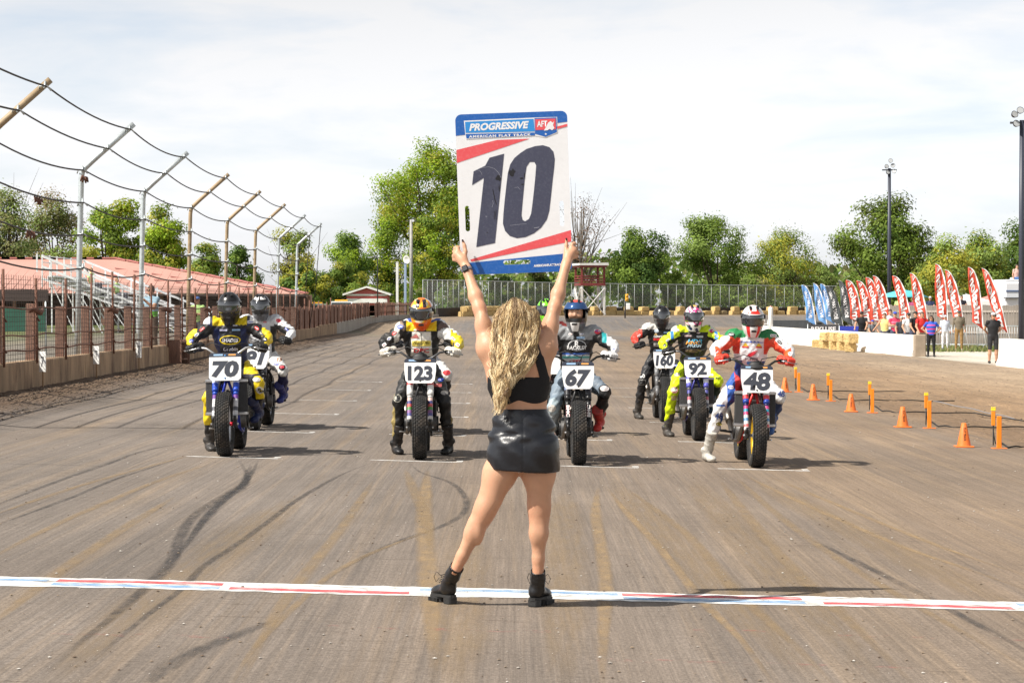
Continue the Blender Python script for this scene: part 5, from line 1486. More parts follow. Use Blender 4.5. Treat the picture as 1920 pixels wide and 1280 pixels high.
MB().tube([(0, 0, .27), (0, 0, .2), (.01, .0, .12), (.03, .02, .02)], .007, 6).build('lead', M_BLACK, sb)
MB().cyl((-.0, .02, 0), (0, .02, .30), .008, 6).build('stake', M_DKGREY, sb)
POSTS = [(1874, 841), (1743, 803), (1636, 774), (1558, 752), (1498, 735)]
BX = [(1863, 835), (1737, 797), (1631, 768), (1553, 747), (1492, 731)]
for i in range(5):
    o = tp_ if i == 0 else copy_tree(tp_); x, y = G(*POSTS[i]); o.location = (x, y, gz(x, y)); o.rotation_euler = (0, 0, random.uniform(-.15, .15))
    tag(o, f'orange timing post on a flat base, {OR[i]} of the five beside the cones', 'post', 'orange timing posts')
    o = sb if i == 0 else copy_tree(sb); x, y = G(*BX[i]); o.location = (x, y, gz(x, y)); o.rotation_euler = (0, 0, random.uniform(-.2, .2))
    tag(o, f'orange sensor box with yellow cap, {OR[i]} of the five behind the timing posts', 'sensor', 'orange sensor boxes')
CBL = [[(1877, 833), (1892, 841), (1920, 840), (1980, 838)], [(1746, 793), (1760, 801), (1790, 803), (1850, 803), (1920, 803)], [(1640, 763), (1655, 772), (1680, 775), (1740, 775), (1830, 777), (1920, 792)], [(1561, 742), (1575, 750), (1600, 752), (1660, 752), (1720, 753), (1790, 754)], [(1501, 728), (1515, 735), (1545, 735), (1600, 735), (1700, 736)], [(1750, 754), (1800, 764), (1850, 775), (1905, 788)]]
for i, pp in enumerate(CBL):
    pts = [G(*q) for q in pp]; mb = MB(); sub_ = []
    for a, b_ in zip(pts[:-1], pts[1:]):
        for k in range(6): f = k / 6; sub_.append((a[0] + (b_[0] - a[0]) * f, a[1] + (b_[1] - a[1]) * f))
    sub_.append(pts[-1])
    o = mb.tube([(x, y, gz(x, y) + .022 + .008 * math.sin(k * .9)) for k, (x, y) in enumerate(sub_)], .010 if i < 5 else .009, 6).build('timing_cable', M_BLACK if i < 5 else mat('grey_cable', (.22, .22, .24), .5))
    tag(o, ['black cable from the nearest timing post', 'black cable from the second timing post', 'black cable from the third timing post', 'black cable from the fourth timing post', 'black cable from the farthest timing post', 'grey twisted cable crossing the loose dirt'][i], 'cable', 'cables on the dirt')

# ================================================================== number sign held up by the woman
WD = 13.40
def Wp(px, py, dy=0.0):
    """figure point: pixel at the woman's distance, dy metres further away"""
    D = WD + dy
    v = P(px, py, D); return np.array((v.x, v.y, v.z))
SGD = WD + .27
TLp, TRp, BLp = P(854, 216, SGD), P(1063.5, 208.5, SGD), P(863.5, 516, SGD)
SW, SH = (TRp - TLp).length, (BLp - TLp).length
ctr = (TRp + BLp) / 2
ang = -math.atan2((TRp - TLp).z, (TRp - TLp).x)
sg = empty('lap_sign', ctr, 0, 'large white, red and blue board with a dark number ten, held overhead', 'sign')
sg.rotation_euler = (R(4), ang, 0)
def SZ(zx, zy):
    """sign graphics measured on an enlarged view of the photograph -> board coordinates"""
    ex = Vector((785, -35)); ey = Vector((35, 1110))
    d = Vector((zx - 90, zy - 110)); det = ex.x * ey.y - ex.y * ey.x
    u_ = (d.x * ey.y - d.y * ey.x) / det; v_ = (ex.x * d.y - ex.y * d.x) / det
    return ((u_ - .5) * SW, (.5 - v_) * SH)
def slot(a, b_, r_):
    """handle hole between two points"""
    a = Vector(a); b_ = Vector(b_); d = (b_ - a).normalized(); n = Vector((-d.y, d.x)); out = []
    for i in range(9): t = math.pi * i / 8; out.append(tuple(b_ + n * r_ * math.cos(t) + d * r_ * math.sin(t)))
    for i in range(9): t = math.pi * i / 8; out.append(tuple(a - n * r_ * math.cos(t) - d * r_ * math.sin(t)))
    return out
HL = slot((-SW / 2 + .049, -.075), (-SW / 2 + .049, -.195), .0125)
HR = slot((SW / 2 - .049, -.065), (SW / 2 - .049, -.185), .0125)
HB = slot((-.062, -SH / 2 + .062), (.068, -SH / 2 + .062), .0125)
M_SGW = mat('sign_white', (.82, .83, .85), .42, var=.03, vscale=6, dirt=(.6, .6, .62), dscale=30, damt=.15)
M_SGB = mat('sign_blue', (.012, .115, .44), .42, var=.06, vscale=8, dirt=(.20, .32, .6), dscale=70, damt=.18)
M_SGL = mat('sign_light_blue', (.03, .27, .68), .42, var=.04)
M_SGR = mat('sign_red', (.76, .09, .105), .45, var=.05, dirt=(.85, .4, .4), dscale=70, damt=.15)
M_SGN = mat('sign_navy', (.055, .060, .100), .45, var=.08, vscale=5, dirt=(.16, .17, .22), dscale=80, damt=.22)
M_SGK = mat('sign_scuff', (.012, .012, .016), .5)
M_SGS = mat('sign_scratch', (.42, .44, .52), .6)
def sg_part(name, splines, m_, layer, parent=sg):
    me = curve_mesh(splines, 0.0); me.materials.clear(); me.materials.append(m_)
    me.transform(Matrix.Translation((0, -.0034 - .0007 * layer, 0)) @ FRONT)
    return link(name, me, parent)
me = curve_mesh([rrect(SW, SH, .035), HL, HR, HB], .003); me.transform(FRONT); me.materials.append(M_SGW); link('board', me, sg)
pr = empty('printed_face'); pr.parent = sg
hw_, hh_ = SW / 2 - .0005, SH / 2 - .0005
rr_ = rrect(SW - .001, SH - .001, .0345)
# blue bands cut from the rounded outline
top_ = [q for q in rr_ if q[1] > 0]
sg_part('blue_top_band', [top_[:len(top_) // 2][:0] + [(hw_, SZ(877, 152)[1])] + top_ + [(-hw_, SZ(92, 257)[1])]], M_SGB, 1, pr)
bot_ = [q for q in rr_ if q[1] < 0]
sg_part('blue_bottom_band', [[(-hw_, SZ(120, 1140)[1])] + bot_ + [(hw_, SZ(905, 1058)[1])], HB], M_SGB, 1, pr)
sg_part('red_stripe', [[(-hw_, SZ(96, 354)[1]), SZ(385, 282), SZ(612, 271), (-hw_, SZ(98, 444)[1])]], M_SGR, 1, pr)
sg_part('red_stripe', [[(hw_, SZ(876, 166)[1]), SZ(800, 187), SZ(800, 204), (hw_, SZ(876, 183)[1])]], M_SGR, 2, pr)
sg_part('red_stripe', [[SZ(190, 1112), (hw_, SZ(909, 899)[1]), (hw_, SZ(911, 978)[1]), SZ(200, 1126)]], M_SGR, 1, pr)
lg = empty('logo_panel'); lg.parent = sg
def quadz(pts): return [SZ(*q) for q in pts]
sg_part('logo_outline', [quadz([(152, 152), (640, 126), (805, 120), (807, 228), (724, 262), (640, 250), (165, 280)])], M_SGW, 2, lg)
sg_part('logo_upper', [quadz([(160, 160), (640, 134), (648, 222), (164, 236)])], M_SGL, 3, lg)
sg_part('logo_lower', [quadz([(164, 243), (648, 228), (650, 248), (170, 274)])], M_SGB, 3, lg)
sg_part('shield_rim', [quadz([(646, 130), (800, 123), (803, 224), (724, 258), (650, 238)])], M_SGB, 3, lg)
sg_part('shield_field', [quadz([(652, 137), (794, 131), (796, 205), (653, 212)])], M_SGR, 4, lg)
def sg_text(s_, c, w, h, m_, layer, parent, rot=0.0, **kw):
    me = text_fit(s_, w, h, **kw); me.materials.clear(); me.materials.append(m_)
    x, y = SZ(*c); me.transform(Matrix.Translation((x, -.0034 - .0007 * layer, y)) @ FRONT @ Matrix.Rotation(rot, 4, 'Z')); return link('lettering', me, parent)
sx_ = SW / 785
sg_text('PROGRESSIVE', (398, 186), 420 * sx_, 52 * sx_, M_SGW, 4, lg, R(.6), bold=.045, shear=.25)
sg_text('AMERICAN FLAT TRACK', (404, 252), 434 * sx_, 17 * sx_, M_SGW, 4, lg, R(0), bold=.04, spacing=1.25)
sg_text('AFT', (700, 168), 72 * sx_, 42 * sx_, M_SGW, 5, lg, 0, bold=.03)
star = [(SZ(725, 238)[0] + .0075 * (1 if i % 2 == 0 else .42) * math.sin(2 * math.pi * i / 10), SZ(725, 238)[1] + .0075 * (1 if i % 2 == 0 else .42) * math.cos(2 * math.pi * i / 10)) for i in range(10)]
sg_part('star', [star], M_SGW, 4, lg)
sg_part('rider_mark', [quadz([(712, 215), (730, 185), (742, 160), (760, 148), (772, 160), (784, 150), (776, 178), (786, 196), (770, 212), (752, 202), (738, 212)])], M_SGW, 5, lg)
sg_text('AMERICANFLATTRACK.COM', (760, 1143), 245 * sx_, 17 * sx_, M_SGW, 2, pr, R(1.0), bold=.05)
nm = empty('number_ten'); nm.parent = sg
sg_part('digit_one', [quadz([(433, 376), (366, 995), (234, 1024), (290, 545), (207, 596), (218, 500), (300, 460), (330, 405)])], M_SGN, 1, nm)
zo = [(545, 372), (590, 342), (650, 322), (705, 315), (750, 328), (778, 358), (788, 410), (783, 470), (772, 560), (760, 670), (748, 770), (730, 830), (690, 885), (640, 925), (580, 952), (520, 960), (470, 945), (437, 910), (422, 860), (426, 790), (436, 690), (448, 590), (458, 510), (475, 450), (505, 405)]
zi = [(612, 432), (645, 432), (657, 455), (652, 520), (642, 620), (630, 720), (620, 790), (604, 826), (578, 842), (560, 832), (553, 800), (558, 740), (568, 640), (578, 540), (590, 465)]
sg_part('digit_zero', [quadz(zo), quadz(zi)], M_SGN, 1, nm)
def blotch(c, w, h, m_, seed, layer=2):
    rg = random.Random(seed); x, y = SZ(*c); n = 14
    return sg_part('scuff', [[(x + math.cos(2 * math.pi * i / n) * w * sx_ * rg.uniform(.4, 1), y + math.sin(2 * math.pi * i / n) * h * sx_ * rg.uniform(.4, 1)) for i in range(n)]], m_, layer, nm)
blotch((488, 508), 34, 38, M_SGK, 1); blotch((392, 545), 24, 32, M_SGK, 2); blotch((556, 545), 16, 10, M_SGK, 3); blotch((575, 525), 6, 26, M_SGK, 4); blotch((560, 588), 14, 7, M_SGK, 5)
blotch((397, 615), 5, 32, M_SGK, 6); blotch((312, 922), 9, 5, M_SGK, 7); blotch((292, 655), 4, 5, M_SGK, 8)
def scratch(pts, w, m_):
    out = []; P_ = [Vector(SZ(*q)) for q in pts]
    L, Rr = [], []
    for i, q in enumerate(P_):
        d = (P_[min(i + 1, len(P_) - 1)] - P_[max(i - 1, 0)]).normalized(); n = Vector((-d.y, d.x)) * w * (.4 + .6 * math.sin(math.pi * (i + .5) / len(P_)))
        L.append(tuple(q + n)); Rr.append(tuple(q - n))
    return sg_part('scratch', [L + Rr[::-1]], m_, 3, nm)
scratch([(272, 475), (325, 468), (365, 480), (395, 510), (412, 545)], .0007, M_SGS); scratch([(245, 490), (268, 500), (278, 525)], .0007, M_SGS)
scratch([(505, 612), (530, 606), (545, 625)], .0006, M_SGS); scratch([(470, 872), (520, 866), (590, 858)], .0006, M_SGS); scratch([(640, 888), (660, 885), (678, 882)], .0014, M_SGS)
scratch([(352, 622), (365, 690), (378, 730)], .0022, M_SGK); scratch([(374, 762), (371, 800), (374, 830)], .0016, M_SGK); scratch([(362, 770), (360, 830)], .0014, M_SGK); scratch([(345, 750), (355, 720), (350, 700)], .0007, M_SGS); scratch([(300, 810), (312, 812)], .0012, M_SGS)

# ================================================================== the woman
SKIN = (.55, .312, .202)
M_SKIN = vmat('skin', .48, var=.05, vscale=14, bump=.05, bscale=180, spec=.38, sss=.12)
wm = empty('person', (0, WD, 0), 0, 'blonde woman seen from behind in black crop top, leather miniskirt and boots, arms raised', 'person')
WO = np.array((0, WD, 0.0))
def W(px, py, dy=0.0): return Wp(px, py, dy) - WO
bw = Blob(.035)
# legs
LH, LK, LA = W(957, 838, .0), W(907, 962, -.02), W(856, 1064, .0)
RH, RK, RA = W(1010, 836, .0), W(1011, 958, .0), W(1009, 1072, .02)
def leg(H_, K_, A_, side):
    H_, K_, A_ = map(np.array, (H_, K_, A_)); d = K_ - H_; e = A_ - K_
    bw.cone(H_, H_ + d * .40, .090, .086, 'skin', .05); bw.cone(H_ + d * .40, K_ - d * .07, .086, .058, 'skin', .05)
    bw.cone(K_ - d * .08, K_ + e * .10, .0575, .053, 'skin', .04)
    bw.cone(K_ + e * .05, K_ + e * .36, .049, .050, 'skin', .03); bw.cone(K_ + e * .36, K_ + e * .80, .049, .031, 'skin', .03); bw.cone(K_ + e * .78, A_ + e * .05, .034, .032, 'skin', .02)
    # calf heads and hamstring tendons (camera side)
    bw.ball(K_ + e * .30 + np.array((.016, -.022, 0)), (.029, .033, .085), 'skin', .022); bw.ball(K_ + e * .33 + np.array((-.018, -.020, 0)), (.028, .032, .078), 'skin', .022)
    bw.ball(H_ + d * .58 + np.array((.0, -.030, 0)), (.050, .046, .12), 'skin', .035)
leg(LH, LK, LA, -1); leg(RH, RK, RA, 1)
# pelvis and torso
bw.ball(W(983, 832, .01), (.172, .125, .115), 'skin', .06)
bw.ball(W(960, 846, -.04), (.092, .088, .095), 'skin', .05); bw.ball(W(1008, 843, -.04), (.092, .088, .095), 'skin', .05)
bw.cone(W(981, 812, .0), W(977, 764, .01), .150, .125, 'skin', .06, (1, .72, 1)); bw.cone(W(977, 764, .01), W(973, 712, .01), .125, .150, 'skin', .06, (1, .70, 1))
bw.cone(W(973, 712, .01), W(970, 668, .0), .152, .150, 'skin', .06, (1, .68, 1))
# shoulder girdle, blades, neck
bw.cone(W(940, 655, .0), W(1000, 655, .0), .075, .075, 'skin', .06); bw.cone(W(966, 660, .0), W(967, 622, .02), .070, .052, 'skin', .05)
bw.ball(W(944, 672, -.062), (.058, .035, .075), 'skin', .05); bw.ball(W(1000, 672, -.062), (.058, .035, .075), 'skin', .05)
for sx in (-1, 1): bw.cone(W(972 + sx * 32, 690, -.03), W(972 + sx * 24, 740, -.03), .05, .045, 'skin', .05)
bw.ball(W(968, 598, .03), (.074, .092, .108), 'skin', .02)           # head
bw.ball(W(968, 612, .10), (.05, .04, .06), 'skin', .03)             # jaw, face side
bw.ball(W(968, 604, .128), (.012, .02, .02), 'skin', .01)           # nose
# arms
def arm(S_, E_, Wr, sgn):
    S_, E_, Wr = map(np.array, (S_, E_, Wr)); d = E_ - S_; e = Wr - E_
    bw.ball(S_ + np.array((sgn * .006, -.004, .012)), (.053, .053, .060), 'skin', .045)
    bw.cone(S_, S_ + d * .55, .046, .043, 'skin', .04); bw.cone(S_ + d * .55, E_, .043, .033, 'skin', .03)
    bw.ball(S_ + d * .50 + np.array((sgn * .012, -.016, 0)), (.027, .028, .085), 'skin', .03)
    bw.cone(E_, E_ + e * .30, .034, .036, 'skin', .03); bw.cone(E_ + e * .30, E_ + e * .92, .036, .0245, 'skin', .03); bw.cone(E_ + e * .88, Wr, .0245, .0255, 'skin', .015)
LS, LE, LW_ = W(917, 652, .0), W(899, 578, .07), W(875, 504, .20)
RS, RE, RW = W(1021, 650, .0), W(1040, 576, .07), W(1062, 494, .20)
arm(LS, LE, LW_, -1); arm(RS, RE, RW, 1)
bw.cone(W(950, 676, .02), LS, .075, .056, 'skin', .05); bw.cone(W(988, 676, .02), RS, .075, .056, 'skin', .05)
bw.cone(W(936, 712, .0), LS + np.array((0, 0, -.01)), .05, .048, 'skin', .05); bw.cone(W(1008, 706, .0), RS + np.array((0, 0, -.01)), .05, .048, 'skin', .05)
# hands: palm on the camera side of the board's edge, fingers hooked round behind it
SY = .27
def hand(wr, palm, sgn, thumb, knuck, edge):
    wr, palm = np.array(wr), np.array(palm)
    bw.cone(wr, palm, .025, .030, 'skin', .015, (1, .8, 1))
    kn = [np.array(q) for q in knuck]
    bw.cone(palm, (kn[0] + kn[3]) / 2, .027, .024, 'skin', .015)
    for i, q in enumerate(kn):
        bw.cone(palm + (q - palm) * .2, q, .0135, .0108, 'skin', .010)
        p2 = q + np.array((sgn * .016, .020, .004)); p3 = p2 + np.array((-sgn * .008, .028, .004)); p4 = p3 + np.array((-sgn * (.030 - .004 * abs(i - 1)), .006, .003))
        bw.chain([q, p2, p3, p4], [.0108, .0100, .0090, .0078], 'skin', .004)
    bw.chain([np.array(t) for t in thumb], [.0145, .0120, .0105, .0078], 'skin', .006)
hand(LW_, W(867, 487, SY - .035), -1, [W(870, 485, SY - .035), W(873, 472, SY - .030), W(871, 461, SY - .022), W(868, 452, SY - .019)],
     [W(858, 466, SY - .018), W(856, 473, SY - .018), W(855, 481, SY - .018), W(856, 488, SY - .018)], 861)
hand(RW, W(1066, 480, SY - .035), 1, [W(1064, 484, SY - .035), W(1061, 470, SY - .030), W(1062, 460, SY - .022), W(1062, 449, SY - .019)],
     [W(1073, 458, SY - .018), W(1075, 466, SY - .018), W(1077, 474, SY - .018), W(1077, 482, SY - .018)], 1072)
def skin_col(V, T):
    c = np.tile(np.array(SKIN), (len(V), 1))
    n = fbm(V[:, 0] * 14 + 3, V[:, 2] * 14, 5)[:, None]
    n2 = fbm(V[:, 0] * 45, V[:, 2] * 45 + V[:, 1] * 30, 9)[:, None]
    c = c * (.86 + .20 * n + .10 * n2) * np.array((1, .98, .95))
    red = np.zeros(len(V))
    for q, r_ in ((LK, .07), (RK, .07), (LE, .05), (RE, .05), (LA, .06), (RA, .06)): red += np.exp(-(np.linalg.norm(V - q, axis=1) / r_) ** 2)
    c = c * (1 - red[:, None] * np.array((.02, .13, .16)))
    sp = W(916, 0)[0]
    return c
body_me = blob_mesh('body', bw, .0072, M_SKIN, skin_col)
link('body', body_me, wm)
# small tattoo-like mark on the left upper arm is left to the skin; nails
for (px, py, dy) in ((867.5, 451.2, SY - .028), (1062, 448.4, SY - .028)):
    o = MB().bevbox((0, 0, 0), (.010, .004, .014), .002).build('fingernail', mat('dark_nail', (.05, .03, .035), .25), wm); o.location = Vector(W(px, py, dy)) ; o.rotation_euler = (R(8), R(-8), 0)

M_TOP = mat('black_jersey', (.011, .011, .013), .75, bump=.10, bscale=120, spec=.3)
def top_post(D, X):
    x, z = X[..., 0], X[..., 2]
    zp = lambda py: CAMH - (py - HORIZ) * WD / F
    xp = lambda px: (px - 960) * WD / F
    sh = D - .0075
    hem = zp(759) + .05 * (x - xp(975)) * .3
    low = np.maximum(hem - z, z - (zp(706) - .06 * np.abs((x - xp(985)) / .1) ** 2 * 0))
    armL = (x - (xp(917) + (z - zp(706)) * 0)); 
    # straps: right strap runs from the armpit up to the neck, left mirrored
    def strap(x0, y0, x1, y1, w):
        a = np.array((xp(x0), zp(y0))); b = np.array((xp(x1), zp(y1))); d = b - a; L = d @ d
        t = np.clip(((x - a[0]) * d[0] + (z - a[1]) * d[1]) / L, 0, 1)
        return np.hypot(x - a[0] - t * d[0], z - a[1] - t * d[1]) - w
    st_ = np.minimum.reduce([strap(1020, 706, 1011, 672, .026), strap(1011, 672, 1003, 646, .020), strap(926, 706, 934, 672, .026), strap(934, 672, 942, 646, .020)])
    reg = np.minimum(low, np.maximum(st_, z - zp(640)))
    reg = np.maximum(reg, np.maximum(x - xp(1031), xp(914) - x))
    return np.maximum(sh, reg)
tb = Blob(.05); tb.p = [p for p in bw.p if p[5] == 'skin' and ((p[0] == 'c' and max(p[1][2], p[2][2]) < W(0, 620)[2] and min(p[1][2], p[2][2]) > W(0, 800)[2]) or (p[0] == 'e' and W(0, 800)[2] < p[1][2] < W(0, 640)[2]))]
link('crop_top', blob_mesh('crop_top', tb, .0075, M_TOP, None, top_post), wm)

# leather skirt
M_LEA = mat('black_leather', (.010, .011, .015), .36, bump=.16, bscale=18, spec=.5)
sk = Blob(.05)
sk.cone(W(977, 772, .005), W(980, 810, .0), .138, .166, 's', .05, (1, .76, 1)); sk.cone(W(980, 810, .0), W(982, 850, -.01), .168, .186, 's', .05, (1, .80, 1)); sk.cone(W(982, 850, -.01), W(981, 905, .0), .186, .203, 's', .05, (1, .80, 1))
sk.ball(W(958, 845, -.055), (.098, .095, .10), 's', .05); sk.ball(W(1010, 842, -.055), (.098, .095, .10), 's', .05)
def sk_post(D, X):
    x, y, z = X[..., 0], X[..., 1], X[..., 2]
    zp = lambda py: CAMH - (py - HORIZ) * WD / F
    fold = .0060 * np.sin(55 * z + 16 * x + 2.0 * np.sin(9 * x)) * np.exp(-((z - zp(800)) / .10) ** 2) + .0062 * np.sin(38 * x + 26 * z) * np.exp(-((z - zp(862)) / .08) ** 2) + .0045 * np.sin(80 * z - 30 * x) * np.exp(-((z - zp(815)) / .05) ** 2)
    hem = zp(882) - .012 * np.sin((x - .05) * 9) + .03 * (x - .05)
    # slit at the left side
    sx_ = (913 - 960) * WD / F
    slit = np.maximum.reduce([np.abs(x - sx_ - .012) - .004 - .10 * np.maximum(0, zp(868) - z), z - zp(866), y - .05])
    d = np.maximum.reduce([D + fold, hem - z, z - (zp(766) + .0 * x)])
    # waistband groove
    d = d + .0035 * np.exp(-((z - zp(779)) / .004) ** 2) + .0035 * np.exp(-((x - (981 - 960) * WD / F) / .0035) ** 2) * (y < 0) + .003 * np.exp(-((z - zp(812) - .10 * np.abs(x - .06)) / .0035) ** 2)
    return np.maximum(d, -slit)
link('skirt', blob_mesh('skirt', sk, .0070, M_LEA, None, sk_post), wm)

# boots
M_BOOT = mat('boot_leather', (.010, .010, .011), .33, bump=.10, bscale=50, spec=.55); M_SOLE = mat('boot_rubber', (.020, .020, .020), .6, bump=.2, bscale=60)
def boot(ankle, heel_px, yaw, tilt, side):
    hx, hy, hz = heel_px
    bt = empty('ankle_boot'); bt.parent = wm
    bt.location = (hx, hy, hz); bt.rotation_euler = (0, 0, yaw); bt.scale = (.88, .84, .90)
    # local frame: y runs from the heel to the toe, z up
    inv = Matrix.Rotation(-yaw, 3, 'Z')
    A = inv @ (Vector(ankle) - Vector((hx, hy, hz))); A = Vector((A.x / .88, A.y / .84, A.z / .90))
    b = Blob(.025)
    topc = np.array(A) + np.array((0, 0, .0)); mid = np.array((A.x * .35, .045, .115))
    b.cone(mid, topc * .55 + mid * .45, .048, .045, 'b'); b.cone(topc * .55 + mid * .45, topc, .045, .047, 'b')
    b.ball((0, .035, .085), (.042, .055, .048), 'b'); b.cone((0, .06, .085), (0, .15, .070), .043, .042, 'b', None, (1, 1, .85)); b.ball((.0, .185, .062), (.045, .062, .034), 'b')
    zt_ = topc[2] + .012
    ax_ = (topc - mid); ax_ /= np.linalg.norm(ax_)
    def pst(D, X):
        cut = (X - topc) @ ax_ - .012
        inner = np.linalg.norm(np.cross(X - topc, ax_), axis=-1) - .040
        hole = np.maximum(inner, -((X - topc) @ ax_) - .012)
        d = np.maximum(D + .0016 * np.sin(X[..., 2] * 190 + X[..., 0] * 60) * np.exp(-((X[..., 2] - .15) / .03) ** 2), cut)
        d = np.maximum(d, .040 - X[..., 2])
        return np.maximum(d, -hole)
    link('upper', blob_mesh('upper', b, .0065, M_BOOT, None, pst), bt)
    # lug sole with heel block
    def outline(w, y0, y1):
        pts = []
        for i in range(24):
            a = 2 * math.pi * i / 24; yy = (y0 + y1) / 2 + (y1 - y0) / 2 * math.sin(a); ww = w * (1 if yy > .1 else .86)
            c_ = math.copysign(abs(math.cos(a)) ** .55, math.cos(a)); pts.append((ww * c_, yy, 0))
        return pts
    mb = MB(); mb.prism(outline(.050, -.026, .250), (0, 0, .036), (0, 0, .052)).build('welt', M_SOLE, bt, fix=True)
    mb = MB(); mb.prism(outline(.0465, -.022, .068), (0, 0, 0), (0, 0, .037)).build('heel_block', M_SOLE, bt, fix=True)
    mb = MB(); mb.prism(outline(.050, .098, .248), (0, 0, .0), (0, 0, .037))
    for i in range(7):
        for sx in (-1, 1): mb.box((sx * .046, .115 + i * .019, .012), (.012, .010, .024))
    mb.build('fore_sole', M_SOLE, bt, fix=True)
    M_LACE = mat('boot_lace', (.012, .012, .012), .7)
    for sg_ in (-1, 1):
        q = np.array((sg_ * .035, .075, .165)); mb = MB()
        mb.tube([q, q + (sg_ * .03, .01, .03), q + (sg_ * .045, .02, .0), q + (sg_ * .03, .02, -.035), q + (sg_ * .012, .01, -.01)], .0022, 5).build('lace_bow', M_LACE, bt)
    for i in range(4): MB().tube([(-.03, .085 + .012 * i, .15 - .016 * i + .02), (0, .10 + .014 * i, .155 - .016 * i + .02), (.03, .085 + .012 * i, .15 - .016 * i + .02)], .0025, 5).build('lace', M_LACE, bt)
def foot_xy(px, py):
    x, y = G(px, py); return x, y - WD, gz(x, y) + .004
boot(LA + np.array((0, 0, .0)), foot_xy(847, 1133), R(30), 0, -1)
boot(RA + np.array((0, 0, .0)), foot_xy(1000, 1138), R(-24), 0, 1)

# wrist watch on the left wrist
d_ = Vector(LW_ - LE).normalized(); wc = Vector(LW_) - d_ * .012
wt = empty('wrist_watch'); wt.parent = wm; wt.location = wc; wt.rotation_euler = d_.to_track_quat('Z', 'Y').to_euler()
mb = MB(); mb.lathe([(.0290, -.011), (.0305, -.011), (.0305, .011), (.0290, .011)], 'z', (0, 0, 0), 24, True).build('strap', mat('grey_strap', (.17, .16, .18), .6), wt)
ci = wt.rotation_euler.to_matrix().inverted() @ Vector((-.25, -1, 0)); a_ = math.atan2(ci.y, ci.x)
o = MB().bevbox((0, 0, 0), (.010, .034, .038), .004).build('case', mat('watch_black', (.008, .008, .010), .12, spec=.7), wt); o.location = (.033 * math.cos(a_), .033 * math.sin(a_), 0); o.rotation_euler = (0, 0, a_)

